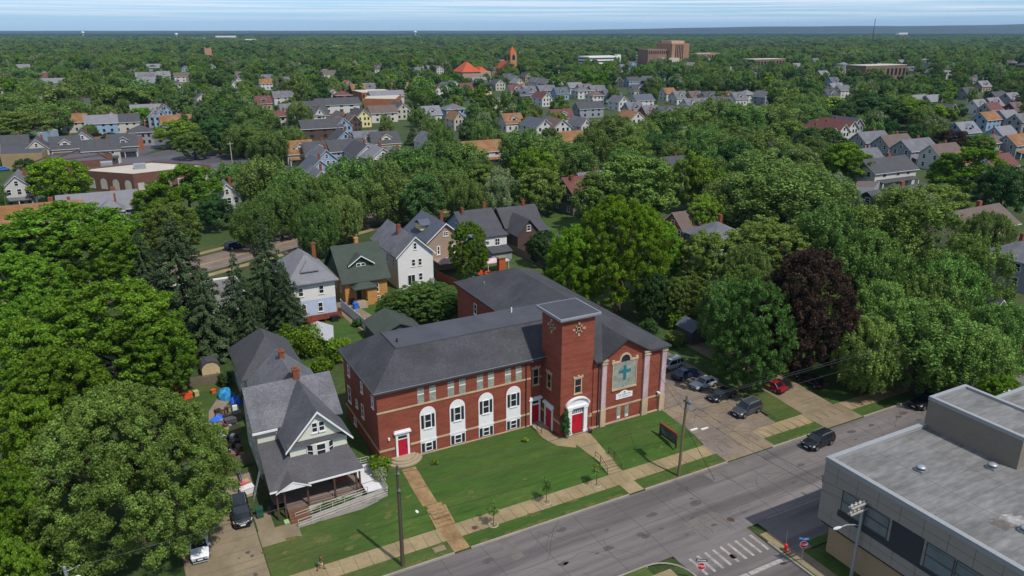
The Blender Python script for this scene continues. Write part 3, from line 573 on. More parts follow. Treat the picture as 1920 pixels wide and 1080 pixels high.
# ------------------------------------------------------------------ houses close by
def gable_wall(b, x0, x1, y0, y1, zb, ze, zr, axis='y'):
    if axis == 'y':
        xm = (x0 + x1) / 2; p = [(x0, zb), (x1, zb), (x1, ze), (xm, zr), (x0, ze)]; n = 5
        b.add([(x, y0, z) for x, z in p] + [(x, y1, z) for x, z in p], [[0, 1, 2, 3, 4], [9, 8, 7, 6, 5]] + [[i, (i + 1) % 5, (i + 1) % 5 + 5, i + 5] for i in range(5)])
    else:
        ym = (y0 + y1) / 2; p = [(y0, zb), (y1, zb), (y1, ze), (ym, zr), (y0, ze)]
        b.add([(x0, y, z) for y, z in p] + [(x1, y, z) for y, z in p], [[0, 1, 2, 3, 4], [9, 8, 7, 6, 5]] + [[i, (i + 1) % 5, (i + 1) % 5 + 5, i + 5] for i in range(5)])
def gable_roof(b, x0, x1, y0, y1, ze, zr, axis='y', ov=.4, th=.16, m=0, me=0):
    """two roof slabs over the wall box, rakes and eaves overhanging by ov"""
    if axis == 'y':
        xm = (x0 + x1) / 2; k = (zr - ze) / (xm - x0); lo = ze - ov * k
        sec = [(x0 - ov, lo), (xm, zr), (x1 + ov, lo)]; A, B = y0 - ov, y1 + ov; P = lambda s, t, dz: (s[0], t, s[1] + dz)
    else:
        ym = (y0 + y1) / 2; k = (zr - ze) / (ym - y0); lo = ze - ov * k
        sec = [(y0 - ov, lo), (ym, zr), (y1 + ov, lo)]; A, B = x0 - ov, x1 + ov; P = lambda s, t, dz: (t, s[0], s[1] + dz)
    t1, t0 = th + .02, .02
    for s, e in ((sec[0], sec[1]), (sec[1], sec[2])):
        b.add([P(s, A, t1), P(e, A, t1), P(e, B, t1), P(s, B, t1)], [[0, 1, 2, 3]], m); b.add([P(s, A, t0), P(e, A, t0), P(e, B, t0), P(s, B, t0)], [[3, 2, 1, 0]], me)
        for T in (A, B): b.add([P(s, T, t0), P(e, T, t0), P(e, T, t1), P(s, T, t1)], [[0, 1, 2, 3]], me)
    for s in (sec[0], sec[2]): b.add([P(s, A, t0), P(s, B, t0), P(s, B, t1), P(s, A, t1)], [[0, 1, 2, 3]], me)
def hip_roof(b, x0, x1, y0, y1, ze, zr, ov=.45, m=0, me=0, run=None):
    x0 -= ov; x1 += ov; y0 -= ov; y1 += ov; w, d = x1 - x0, y1 - y0; r = run or min(w, d) / 2
    if w >= d: R0, R1 = (x0 + r, (y0 + y1) / 2, zr), (x1 - r, (y0 + y1) / 2, zr)
    else: R0, R1 = ((x0 + x1) / 2, y0 + r, zr), ((x0 + x1) / 2, y1 - r, zr)
    E = [(x0, y0, ze), (x1, y0, ze), (x1, y1, ze), (x0, y1, ze)]; G = [(p[0], p[1], ze - .18) for p in E]
    pts = E + [R0, R1]
    f = [[0, 1, 5, 4], [1, 2, 5], [2, 3, 4, 5], [3, 0, 4]] if w >= d else [[0, 1, 4], [1, 2, 5, 4], [2, 3, 5], [3, 0, 4, 5]]
    b.add(pts, f, m); b.add(E + G, [[0, 1, 5, 4], [1, 2, 6, 5], [2, 3, 7, 6], [3, 0, 4, 7], [7, 6, 5, 4]], me)
def chimney(par, x, y, z0, z1, s=.35, mt=None):
    mt = mt or mat('chimney_brick', '75442f', var=.2, sc=1.5, var2=.2); b = MB(); b.box(x - s, x + s, y - s, y + s, z0, z1); b.box(x - s - .07, x + s + .07, y - s - .07, y + s + .07, z1, z1 + .15); b.box(x - s * .5, x + s * .5, y - s * .5, y + s * .5, z1 + .15, z1 + .35)
    return b.build('chimney', mt, par)
SH_GREY = mat('grey_shingles', '58585d', var=.13, sc=.5, var2=.25, sc2=4, c2='626267'); SH_DARK = mat('dark_shingles', '424246', var=.12, sc=.5, var2=.22, sc2=4)
SH_LGREY = mat('pale_grey_shingles', '6e6e73', var=.1, sc=.5, var2=.14, sc2=4); SH_GREEN = mat('green_shingles', '39413a', var=.12, sc=.5, var2=.2, sc2=4); SH_BLUE = mat('slate_blue_shingles', '4c515c', var=.1, sc=.5, var2=.18, sc2=4)
SH_BROWN = mat('brown_shingles', '5b4e49', var=.12, sc=.5, var2=.18, sc2=4); SH_ORANGE = mat('orange_brown_shingles', '7d5f44', var=.14, sc=.5, var2=.18, sc2=4, c2='74502f'); SH_MAROON = mat('maroon_shingles', '5d3a37', var=.1, sc=.5, var2=.16, sc2=4); SH_RED = mat('red_tiles', 'a0492c', var=.12, sc=.5)
SIDING = mat('cream_siding', 'c3c3b4', var=.06, sc=.6, st=(1, 1, 8), var2=.06); SIDE_W = mat('white_siding', 'cbcac8', var=.05, sc=.6, st=(1, 1, 8), var2=.05); SIDE_B = mat('pale_blue_block', 'a4b3c8', var=.08, sc=.8); SIDE_LB = mat('light_blue_siding', '7d93a8', var=.08, sc=.6, st=(1, 1, 8))
SIDE_T = mat('tan_shingle_siding', '93806f', var=.08, sc=.6, st=(1, 1, 6), var2=.12); SIDE_DB = mat('dark_brown_siding', '4d3c36', var=.12, sc=.6, st=(1, 1, 8)); SIDE_G = mat('dark_green_siding', '3a5245', var=.08, sc=.6, st=(1, 1, 8)); SIDE_Y = mat('pale_yellow_siding', 'c9bd8a', var=.07, sc=.6, st=(1, 1, 8)); SIDE_E = mat('grey_siding', '83868c', var=.07, sc=.6, st=(1, 1, 8)); SIDE_D = mat('charcoal_siding', '4a4a4e', var=.1, sc=.6)
YBRICK = mat('yellow_brick', 'a97b45', var=.12, sc=.8, st=(1, 1, 4), var2=.2, sc2=3); PORCHWOOD = mat('dark_porch_wood', '4b362c', var=.15, sc=1); RUSTWOOD = mat('red_stained_wood', '7a4030', var=.18, sc=1)
GREYWOOD = mat('weathered_fence', '6d6155', var=.18, sc=.6, st=(4, 4, 1), var2=.2); RAMPGREY = mat('weathered_ramp_boards', '8d867f', var=.12, sc=1)
# --- porch house
H = thing('porch_house', 'pale cream house with grey roofs, front gable and brown posted porch', 'house', (0, 0, 0))
g = -.62
b = MB(); b.box(-13.2, -3.7, 4.4, 13.6, g - .5, 6.2); b.fprism(FL(-13.2), [(4.4, 6.2), (13.6, 6.2), (9, 9.3)], 0, -9.5); b.build('wall', SIDING, H)
b = MB(); gable_wall(b, -10.5, -3.95, -.4, 4.39, g - .5, 5.9, 9.25, 'y'); b.build('wall', SIDING, H)
b = MB(); gable_roof(b, -13.2, -3.6, 4.5, 13.5, 6.2, 9.4, 'x', .5); b.build('roof', SH_GREY, H)
b = MB()
k_ = (9.5 - 5.9) / 3.3; yv = 8.6
for s in (-1, 1):
    xo = -7.2 + s * 3.85; zo = 9.5 - 3.85 * k_
    b.add([(-7.2, -.95, 9.55), (xo, -.95, zo), (xo, 4.0 if s < 0 else 4.0, zo), (-7.2, yv, 9.55)], [[0, 1, 2, 3]]); b.add([(-7.2, -.95, 9.38), (xo, -.95, zo - .17), (xo, 4.0, zo - .17), (-7.2, yv, 9.38)], [[3, 2, 1, 0]])
    b.add([(-7.2, -.95, 9.55), (xo, -.95, zo), (xo, -.95, zo - .17), (-7.2, -.95, 9.38)], [[0, 1, 2, 3]]); b.add([(xo, -.95, zo), (xo, 4, zo), (xo, 4, zo - .17), (xo, -.95, zo - .17)], [[0, 1, 2, 3]])
b.build('roof', mat('mid_grey_shingles', '4c4d52', var=.13, sc=.5, var2=.25, sc2=4, c2='55565b'), H)
b = MB()
for s in (-1, 1): xo = -7.2 + s * 3.87; zo = 9.5 - 3.87 * k_; b.add([(-7.2, -.99, 9.58), (xo, -.99, zo + .03), (xo, -.99, zo - .25), (-7.2, -.99, 9.3), (-7.2, -.95, 9.58), (xo, -.95, zo + .03), (xo, -.95, zo - .25), (-7.2, -.95, 9.3)], [[0, 1, 2, 3], [0, 1, 5, 4], [2, 3, 7, 6], [1, 2, 6, 5]])
b.box(-13.75, -10.9, 3.85, 3.98, 5.7, 5.95); b.build('fascia', WHITE, H)
b = MB(); b.add([(-10.7, -.42, 6.05), (-3.75, -.42, 6.05), (-3.55, -.9, 5.66), (-10.9, -.9, 5.66), (-10.7, -.42, 5.5), (-3.75, -.42, 5.5)], [[0, 1, 2, 3], [3, 2, 5, 4], [0, 3, 4], [1, 5, 2]]); b.build('pent_roof', SH_DARK, H)
# bay window
b = MB(); bay = [(-8.7, -.39), (-7.85, -.9), (-6.35, -.9), (-5.5, -.39)]; b.prism(bay, 3.55, 5.55); bw = b.build('bay', SIDING, H)
window(bw, FS(-.9), -7.65, -6.55, 3.8, 5.45, fw=.08)
for (x0, y0), (x1, y1), nn in ((bay[0], bay[1], 1), (bay[2], bay[3], 1)):
    dv = Vector((x1 - x0, y1 - y0, 0)); ln = dv.length; dv.normalize(); window(bw, Face((x0, y0, 0), dv, Vector((dv.y, -dv.x, 0))), .1, ln - .1, 3.8, 5.45, sill=False, fw=.08)
window(H, FS(-.4), -7.9, -7.15, 6.7, 8.0); window(H, FS(-.4), -7.1, -6.35, 6.7, 8.0)
for y in (6.0, 10.5): window(H, FL(-13.2), y, y + .9, 3.6, 5.3); window(H, FL(-13.2), y, y + .9, .8, 2.5)
for y in (7, 11): window(H, FR(-3.7), y, y + .9, 3.6, 5.3)
chimney(H, -7.25, 9.1, 8.8, 10.6, .38)
# porch
b = MB(); b.add([(-13.35, 4.38, 4.3), (-10.52, 4.38, 4.3), (-10.52, -.42, 4.3), (-3.9, -.42, 4.3), (-3.3, -4.5, 3.1), (-13.7, -4.5, 3.1)], [[0, 5, 2, 1], [2, 5, 4, 3]])
b.add([(-13.7, -4.5, 3.1), (-3.3, -4.5, 3.1), (-3.3, -4.5, 2.9), (-13.7, -4.5, 2.9), (-13.35, 4.38, 4.3), (-13.35, 4.38, 4.1), (-3.9, -.42, 4.3), (-3.9, -.42, 4.1)], [[0, 1, 2, 3], [0, 3, 5, 4], [1, 6, 7, 2], [3, 2, 7, 5]])
b.add([(-13.1, -4.95, 3.0), (-9.4, -4.95, 3.0), (-11.25, -4.95, 3.95), (-11.25, -2.2, 3.9)], [[0, 2, 3], [2, 1, 3]])
PR = b.build('porch_roof', mat('porch_shingles', '4e4c4f', var=.12, sc=.5, var2=.15, sc2=4), H, fix=False)
b = MB(); b.fprism(FS(-4.9), [(-12.9, 3.0), (-9.6, 3.0), (-11.25, 3.82)], .0, -.05)
for s in (-1, 1): b.add([(-11.25, -4.97, 3.98), (-11.25 + s * 1.9, -4.97, 3.02), (-11.25 + s * 1.9, -4.97, 2.84), (-11.25, -4.97, 3.8)], [[0, 1, 2, 3]])
b.box(-13.7, -3.3, -4.56, -4.5, 2.88, 3.08); b.build('porch_fascia', WHITE, PR, fix=False)
for x, y in ((-13.0, -4.3), (-12.2, -4.3), (-9.7, -4.3), (-6.7, -4.3), (-4.2, -4.3), (-3.8, -4.3), (-3.7, -.8), (-13.0, -.5)):
    b = MB(); b.box(x - .1, x + .1, y - .1, y + .1, g - .2, 3.0); b.build('post', PORCHWOOD, H)
b = MB(); b.box(-12.0, -3.6, -4.35, -.42, .05, .22); b.box(-13.2, -12.0, -2.4, 4.3, .05, .22); b.build('porch_floor', mat('porch_boards', '6a5a50', var=.15, sc=1), H)
b = MB(); b.box(-9.6, -3.7, -4.33, -4.27, .9, 1.0); b.box(-9.6, -3.7, -4.33, -4.27, .3, .38)
for k in range(30): b.box(-9.55 + k * .2, -9.5 + k * .2, -4.32, -4.28, .38, .9)
b.build('porch_rail', mat('grey_brown_rail', '8a7a6c'), H)
b = MB(); b.box(-10, -3.7, -4.44, -4.36, -1.2, .05); b.build('porch_skirt', mat('pale_skirt', 'a8a99a'), H)
b = MB()
for k in range(4): b.box(-12.0, -9.8, -4.36 - .32 * (k + 1), -4.36 - .32 * k, -1, .05 - .17 * k)
b.build('porch_steps', mat('brown_step_boards', '6a4834', var=.15, sc=1), H)
b = MB(); b.fbox(FS(-.42), -9.5, -8.6, -.05, .05, .25, 2.3); b.build('door', WHITE, H)
window(H, FS(-.4), -7.6, -6.6, 1.0, 2.4); b = MB(); b.box(-6.3, -4.5, -1.5, -.9, .22, .65); b.box(-6.3, -4.5, -1.0, -.88, .65, 1.15); b.box(-6.3, -6.15, -1.5, -.9, .65, .9); b.box(-4.65, -4.5, -1.5, -.9, .65, .9)
tag(b.build('porch_bench', RUSTWOOD), 'reddish brown wooden bench on the cream house porch', 'bench')
# rear wing and hip-roofed rear house
b = MB(); b.box(-11.4, -3.4, 13.61, 20.4, g - .5, 5.1); gable_wall(b, -11.4, -3.4, 13.62, 20.4, 5.1, 5.1, 8.7, 'y'); b.build('wall', SIDING, H)
b = MB(); gable_roof(b, -11.4, -3.4, 12.9, 20.3, 5.1, 8.8, 'y', .4); b.build('roof', SH_GREY, H)
chimney(H, -7.3, 17.6, 7.4, 9.7, .33)
RH = thing('rear_house', 'dark hip-roofed house tucked behind the cream porch house', 'house')
b = MB(); b.box(-11.9, -4.2, 21.2, 32.5, -.8, 5.1); b.build('wall', SIDING, RH)
b = MB(); hip_roof(b, -11.9, -4.2, 21.2, 32.5, 5.2, 9.3, .5); b.build('roof', SH_DARK, RH)
window(RH, FL(-11.9), 24, 24.9, 2.8, 4.2); window(RH, FL(-11.9), 28, 28.9, 2.8, 4.2)
# ramp
RP = thing('wheelchair_ramp', 'weathered grey wheelchair ramp with rails along the cream house porch', 'ramp')
b = MB(); b.box(-3.3, -1.2, -4.9, .9, .02, .16); b.build('platform', mat('pale_deck', 'c4c2c4', var=.05), RP)
b = MB(); b.add([(-1.2, -6.4, .1), (-1.2, -5.0, .1), (-11.4, -5.1, -.82), (-11.4, -6.5, -.82), (-1.2, -6.4, -.1), (-1.2, -5.0, -.1), (-11.4, -5.1, -.95), (-11.4, -6.5, -.95)], [[0, 1, 2, 3], [4, 7, 6, 5], [0, 3, 7, 4], [1, 5, 6, 2], [2, 6, 7, 3], [0, 4, 5, 1]]); b.build('slope', RAMPGREY, RP)
b = MB()
def rail(p, q, n, h=.95):
    p, q = Vector(p), Vector(q)
    for z in (h, h * .62, h * .3): b.tube([p + Vector((0, 0, z)), q + Vector((0, 0, z))], .035, 5)
    for k in range(n + 1): r = p + (q - p) * k / n; b.tube([r + Vector((0, 0, -.5)), r + Vector((0, 0, h))], .04, 5)
rail((-1.2, -6.4, .1), (-11.4, -6.5, -.82), 7); rail((-3.2, -5.02, -.05), (-11.4, -5.1, -.82), 6); rail((-1.2, -6.4, .1), (-1.2, .9, .15), 4); rail((-1.2, .9, .15), (-3.2, .9, .15), 2)
b.build('rail', mat('ramp_rail', 'a09d96'), RP)
b = MB(); b.box(-3.3, -1.25, -6.36, -6.3, -.7, .08); b.box(-9, -1.25, -6.48, -6.42, -.8, -.35); b.build('skirt', RAMPGREY, RP)
b = MB(); b.box(-12.6, -10.0, -5.25, -4.5, GZ(-11, -5) + .0, GZ(-11, -5) + .06); tag(b.build('door_mat', mat('light_green_mat', '8fae74')), 'light green mat in front of the porch steps', 'mat')
# --- row behind the church
H = thing('blue_white_house', 'two-storey house, white above pale blue, under a grey hip roof with a small dormer', 'house')
x0, x1, y0, y1 = 1.0, 9.3, 53.0, 66
b = MB(); b.box(x0, x1, y0, y1, 3.6, 7.0); b.build('wall', SIDE_W, H); b = MB(); b.box(x0 + .02, x1 - .02, y0 + .02, y1, -.5, 3.597); b.build('lower_wall', SIDE_B, H)
b = MB(); hip_roof(b, x0, x1, y0, y1, 7.05, 11.2, .7); b.build('roof', SH_LGREY, H)
b = MB(); b.box(3.9, 6.4, 54.2, 57, 7.6, 8.9); DM = b.build('dormer', SIDE_W, H); b = MB(); hip_roof(b, 3.9, 6.4, 54.2, 57.6, 8.9, 10.3, .4); b.build('dormer_roof', SH_LGREY, DM)
for a in (4.25, 5.25): window(DM, FS(54.2), a, a + .85, 8.0, 8.75, sill=False)
for a in (2.6, 6.3): window(H, FS(y0), a, a + .95, 4.6, 6.2)
for a in (2.9, 5.9): window(H, FS(y0 + .02), a, a + .95, 1.2, 3.0)
chimney(H, 8.2, 63, 8, 11.4)
b = MB(); b.box(1.5, 9.6, 50.6, 52.9, .5, .7); b.box(1.5, 9.6, 50.6, 50.68, .7, 1.5); b.box(9.5, 9.58, 50.68, 52.9, .7, 1.5)
for x in (1.6, 4, 6.5, 9.4): b.box(x, x + .12, 50.5, 50.6, -.2, 1.6)
for k in range(3): b.box(3.6, 5.2, 50.2 - .35 * k, 50.55 - .35 * k, -.2, .45 - .17 * k)
b.build('deck', RUSTWOOD, H)
H = thing('green_bungalow', 'green-roofed bungalow with yellow brick walls and a gabled dormer', 'house')
x0, x1, y0, y1 = 12.3, 20.7, 57.5, 70
b = MB(); b.box(x0, x1, y0, y1, -.5, 4.7); b.build('wall', YBRICK, H)
b = MB(); b.box(x0 - .02, x1 + .02, y0 - .02, y1 + .02, 4.45, 4.75); b.fprism(FL(x0), [(y0 + .1, 4.7), (y1 - .1, 4.7), ((y0 + y1) / 2, 9.75)], .02, -8.4); b.build('gable_wall', SIDE_G, H)
b = MB(); gable_roof(b, x0, x1, y0, y1, 4.8, 10.0, 'x', .7); b.build('roof', SH_GREEN, H)
b = MB(); b.add([(14.2, 59.6, 5.6), (18.4, 59.6, 5.6), (18.4, 59.6, 7.3), (16.3, 59.6, 8.7), (14.2, 59.6, 7.3)] + [(14.2, 63.4, 5.6), (18.4, 63.4, 5.6), (18.4, 63.4, 7.3), (16.3, 63.4, 8.7), (14.2, 63.4, 7.3)], [[0, 1, 2, 3, 4], [1, 6, 7, 2], [0, 4, 9, 5]]); DM = b.build('dormer', SIDE_G, H)
b = MB(); gable_roof(b, 14.2, 18.4, 59.5, 63.4, 7.3, 8.75, 'y', .5); b.build('dormer_roof', SH_GREEN, DM); b = MB()
for s in (-1, 1): b.add([(16.3, 58.96, 8.93), (16.3 + s * 2.65, 58.96, 7.12), (16.3 + s * 2.65, 58.96, 6.9), (16.3, 58.96, 8.72)], [[0, 1, 2, 3]])
b.box(14.3, 18.6, 59.2, 59.58, 5.45, 5.62); b.build('fascia', WHITE, DM, fix=False)
window(DM, FS(59.6), 15.4, 16.28, 6.1, 7.3); window(DM, FS(59.6), 16.32, 17.2, 6.1, 7.3)
b = MB(); hip_roof(b, 13.6, 17.8, 55.2, 57.6, 3.6, 4.4, .3); b.box(13.6, 13.75, 55.2, 55.35, .5, 3.5, 0); P_ = b.build('porch_roof', SH_GREEN, H)
b = MB(); b.box(16.0, 17.9, 55.3, 57.48, -.3, 3.4); b.build('wall', YBRICK, H); b = MB()
for k in range(4): b.box(14.0, 15.6, 55.2 - .3 * (k + 1), 55.2 - .3 * k, -.3, .7 - .18 * k)
b.box(13.6, 16, 55.2, 57.45, -.3, .8); b.build('porch_steps', STEP, H)
window(H, FS(y0), 18.1, 19.0, 1.6, 3.4); window(H, FS(y0), 18.2, 19.2, -.1, .8); b = MB(); b.fbox(FS(57.5), 14.5, 15.4, -.05, .06, .8, 2.9); b.build('door', mat('dark_door', '2d2f33'), H)
for y in (60, 63.6, 67): window(H, FL(x0), y, y + .9, 1.8, 3.3)
chimney(H, 17.0, 64.3, 9, 11, .35, YBRICK)
H = thing('white_gabled_house', 'tall white gabled house with grey-blue roof behind the low round tree', 'house')
x0, x1, y0, y1 = 24.3, 31.9, 61, 77
b = MB(); gable_wall(b, x0, x1, y0, y1, -.5, 7.2, 10.6, 'y'); b.build('wall', SIDE_W, H)
b = MB(); gable_roof(b, x0, x1, y0, y1, 7.2, 10.7, 'y', .5); b.build('roof', SH_GREY, H)
b = MB()
for s in (-1, 1): k = 3.5 / 3.8; b.add([(28.1, 60.46, 10.9), (28.1 + s * 4.3, 60.46, 10.9 - 4.3 * k), (28.1 + s * 4.3, 60.46, 10.62 - 4.3 * k), (28.1, 60.46, 10.62)], [[0, 1, 2, 3]])
b.build('fascia', WHITE, H, fix=False)
window(H, FS(y0), 27.7, 28.5, 8.1, 9.5)
for a in (27.2, 28.6): window(H, FS(y0), a, a + .85, 4.6, 6.1)
window(H, FS(y0), 28.6, 29.5, 1.4, 3.0); window(H, FS(y0), 26.2, 27.9, .6, 2.9, mid=False, vert=1)
for y in (63, 67, 71): window(H, FL(x0), y, y + .9, 4.4, 6.0)
chimney(H, 27.2, 68, 9.2, 11.6); b = MB(); b.box(31.0, 31.8, 60.4, 60.97, .9, 1.6); b.build('air_conditioner', TRIMGREY, H)
H = thing('tan_gabled_house', 'tan shingled house with dark blue-grey roof behind the white gabled house', 'house')
x0, x1, y0, y1 = 34.2, 42.6, 69.5, 83
b = MB(); gable_wall(b, x0, x1, y0, y1, -.5, 6.9, 10.3, 'y'); b.build('wall', SIDE_T, H)
b = MB(); gable_roof(b, x0, x1, y0, y1, 6.9, 10.4, 'y', .5); b.build('roof', SH_BLUE, H); b = MB()
for s in (-1, 1): k = 3.5 / 4.2; b.add([(38.4, 68.96, 10.6), (38.4 + s * 4.7, 68.96, 10.6 - 4.7 * k), (38.4 + s * 4.7, 68.96, 10.32 - 4.7 * k), (38.4, 68.96, 10.32)], [[0, 1, 2, 3]])
b.build('fascia', WHITE, H, fix=False)
window(H, FS(y0), 37.8, 39.0, 7.6, 8.6, vert=1); window(H, FS(y0), 36.2, 37.0, 3.6, 5.6, fw=.2); window(H, FS(y0), 39.8, 40.6, 3.6, 5.6, fw=.2)
b = MB(); b.box(34.7, 36.2, 75, 78, 8.0, 9.2); DM = b.build('dormer', SIDE_Y, H); b = MB(); gable_roof(b, 34.9, 36.9, 74.8, 78.2, 9.2, 10, 'x', .3); b.build('dormer_roof', SH_BLUE, DM)
b = MB(); hip_roof(b, 35.5, 42.5, 65.6, 69.4, 2.7, 3.5, .3); b.build('porch_roof', mat('faded_awning', '8d7a74', var=.15, sc=.6), H); chimney(H, 41, 78, 8.5, 10.9)
H = thing('blue_sided_house', 'two-storey house with charcoal roof, blue side and white rear by the conical tree', 'house')
x0, x1, y0, y1 = 46.2, 55.2, 76.6, 87
b = MB(); gable_wall(b, x0, x1, y0, y1, -.5, 6.2, 9.4, 'x'); b.build('wall', SIDE_LB, H); b = MB(); gable_roof(b, x0, x1, y0, y1, 6.2, 9.5, 'x', .5); b.build('roof', SH_DARK, H)
b = MB(); b.box(49.6, 55.0, 72.6, 76.59, -.5, 5.2); b.build('rear_wall', SIDE_W, H); b = MB(); b.add([(49.2, 72.2, 5.3), (55.4, 72.2, 5.3), (55.4, 76.3, 6.1), (49.2, 76.3, 6.1), (49.2, 72.2, 5.1), (55.4, 72.2, 5.1), (55.4, 76.3, 5.9), (49.2, 76.3, 5.9)], [[0, 1, 2, 3], [7, 6, 5, 4], [0, 4, 5, 1], [1, 5, 6, 2], [3, 7, 4, 0]]); b.build('rear_roof', SH_DARK, H)
window(H, FS(72.6), 51.9, 53.2, 2.9, 4.6, vert=1); b = MB(); b.add([(49.6, 69.4, 2.1), (55, 69.4, 2.1), (55, 72.58, 2.9), (49.6, 72.58, 2.9), (49.6, 69.4, 1.95), (55, 69.4, 1.95), (55, 72.58, 2.75), (49.6, 72.58, 2.75)], [[0, 1, 2, 3], [7, 6, 5, 4], [0, 4, 5, 1], [1, 5, 6, 2], [3, 7, 4, 0]]); b.build('porch_roof', SH_DARK, H); b = MB(); b.box(49.7, 54.9, 69.8, 72.5, -.5, 1.85); b.build('porch_wall', SIDE_E, H)
for y in (79, 82.5): window(H, FL(x0), y, y + .9, 4, 5.6)
window(H, FL(x0), 81, 81.9, 7, 8.2); chimney(H, 47.6, 81, 7.8, 10.4, .3); chimney(H, 54.0, 82.5, 8.6, 10.8, .35)
H = thing('brown_house', 'dark brown house with crossed grey gables beside the green side lawn', 'house')
b = MB(); gable_wall(b, 57.6, 67.4, 78, 86.4, -.5, 5.4, 9.0, 'x'); gable_wall(b, 57.8, 63.6, 72.4, 77.9, -.5, 4.8, 8.0, 'y'); b.box(64, 67.3, 74.5, 77.98, -.5, 4.6); b.build('wall', SIDE_DB, H)
b = MB(); gable_roof(b, 57.6, 67.4, 78, 86.4, 5.4, 9.1, 'x', .5); gable_roof(b, 57.8, 63.6, 72.4, 79.6, 4.8, 8.1, 'y', .45); b.add([(63.9, 74.1, 4.5), (67.8, 74.1, 4.5), (67.8, 78, 5.6), (63.9, 78, 5.6)], [[0, 1, 2, 3]]); b.build('roof', SH_DARK, H)
window(H, FS(72.4), 60.2, 61.3, 5.4, 6.8); window(H, FS(74.5), 65, 66.5, 2.6, 4.0, vert=1); chimney(H, 64.5, 82.2, 8.6, 10.3)
H = thing('brown_garage', 'low dark brown garage with grey gable roof beside the grey board fence', 'garage')
b = MB(); gable_wall(b, 58.8, 65.6, 62.6, 70.4, -.3, 2.7, 5.0, 'x'); b.build('wall', SIDE_DB, H); b = MB(); gable_roof(b, 58.8, 65.6, 62.6, 70.4, 2.7, 5.1, 'x', .45); b.build('roof', SH_DARK, H)
b = MB(); b.fbox(FS(62.6), 60, 64, -.05, .06, 0, 2.2); b.build('garage_door', SIDE_DB, H)
H = thing('maroon_roofed_house', 'grey brick and dark timber house with a maroon roof on the side lawn', 'house')
x0, x1, y0, y1 = 90, 103, 99, 111
b = MB(); b.box(x0, x1, y0, y1, -.5, 3.2); b.build('lower_wall', mat('grey_brick', '6c6660', var=.15, sc=.6), H); b = MB(); b.box(x0 - .05, x1 + .05, y0 - .05, y1 + .05, 3.2, 6.4); b.build('wall', SIDE_D, H)
b = MB(); gable_wall(b, x0, x1, y0, y1, 6.4, 6.4, 9.4, 'x'); gw_ = b.build('gable_wall', SIDE_D, H); b = MB(); gable_roof(b, x0, x1, y0, y1, 6.45, 10, 'x', .7); b.build('roof', SH_MAROON, H)
for a in (91.5, 95.5, 99.5): window(H, FS(y0 - .05), a, a + 1.4, 4.2, 5.8, vert=1)
for a in (92, 98): window(H, FS(y0), a, a + 1.3, .8, 2.4)
for y in (101, 107): window(H, FL(x0 - .05), y, y + 1.2, 4.2, 5.8); window(H, FL(x0), y, y + 1.2, .8, 2.4)
chimney(H, 92, 103.6, 7.4, 10.6, .45)
H = thing('green_garage', 'low garage with a dark green roof behind the church wing', 'garage')
b = MB(); gable_wall(b, 11, 18.4, 33.4, 41.0, -.3, 2.5, 4.0, 'y'); b.build('wall', SIDE_D, H); b = MB(); gable_roof(b, 11, 18.4, 33.4, 41, 2.5, 4.05, 'y', .4); b.build('roof', SH_GREEN, H)
b = MB(); b.fbox(FB(41), 12.4, 15.6, -.05, .06, 0, 2.2); b.build('garage_door', WHITE, H)
H = thing('white_shop', 'low white building with a flat grey roof half hidden by spruces', 'shop')
b = MB(); b.box(-17, -5.2, 57, 71.5, -.5, 4.2); b.build('wall', SIDE_W, H); b = MB(); b.box(-16.7, -5.5, 57.3, 71.2, 4.0, 4.3); b.build('roof', mat('grey_roll_roof', '6a6664', var=.12, sc=.4), H); b = MB(); b.box(-17.05, -5.15, 71.2, 71.55, 4.2, 4.55); b.box(-17.05, -5.15, 56.95, 57.3, 4.2, 4.5); b.build('parapet', WHITE, H)
for x in (-15, -11, -8): window(H, FS(57), x, x + 1.6, 1, 2.6)
H = thing('garden_tent', 'pale grey fabric tent on the lawn behind the green bushes', 'tent', (2.6, 40.2, 0), -.25)
b = MB(); gable_roof(b, -2.4, 2.4, -3.6, 3.6, 1.9, 2.9, 'y', .2, .05); b.build('canopy', mat('pale_tent_cloth', '9a9a9f', var=.06, sc=.8), H)
for sx_ in (-2.3, 2.3):
    for sy_ in (-3.5, 3.5): b = MB(); b.tube([(sx_, sy_, 0), (sx_, sy_, 1.95)], .05, 6); b.build('post', STEEL, H)
H = thing('garden_shed', 'small round-topped cream shed behind the grey picket fence', 'shed', (-14.8, 37.2, 0))
b = MB(); pr_ = [(-1.6, -.1), (1.6, -.1), (1.6, 1.6), (1.2, 2.3), (.5, 2.75), (-.5, 2.75), (-1.2, 2.3), (-1.6, 1.6)]; b.fprism(FS(-1.2), pr_, 0, -2.6); b.build('wall', mat('cream_boards', 'b5a27c'), H)
b = MB(); o_ = [(1.85, 1.5), (1.4, 2.45), (.6, 2.98), (-.6, 2.98), (-1.4, 2.45), (-1.85, 1.5)]; i_ = [(1.62, 1.6), (1.22, 2.32), (.52, 2.78), (-.52, 2.78), (-1.22, 2.32), (-1.62, 1.6)]
for k in range(5): b.fprism(FS(-1.2), [o_[k], o_[k + 1], i_[k + 1], i_[k]], .12, -2.75)
b.build('roof', SH_DARK, H)
H.scale = (.8, .8, .8)
H = thing('grey_shed', 'small grey-roofed shed behind the parked cars', 'shed'); b = MB(); gable_wall(b, 58.2, 61.6, 11.4, 15.2, -.4, 2.2, 3.3, 'y'); b.build('wall', SIDE_D, H); b = MB(); gable_roof(b, 58.2, 61.6, 11.4, 15.2, 2.2, 3.35, 'y', .3); b.build('roof', SH_BLUE, H)
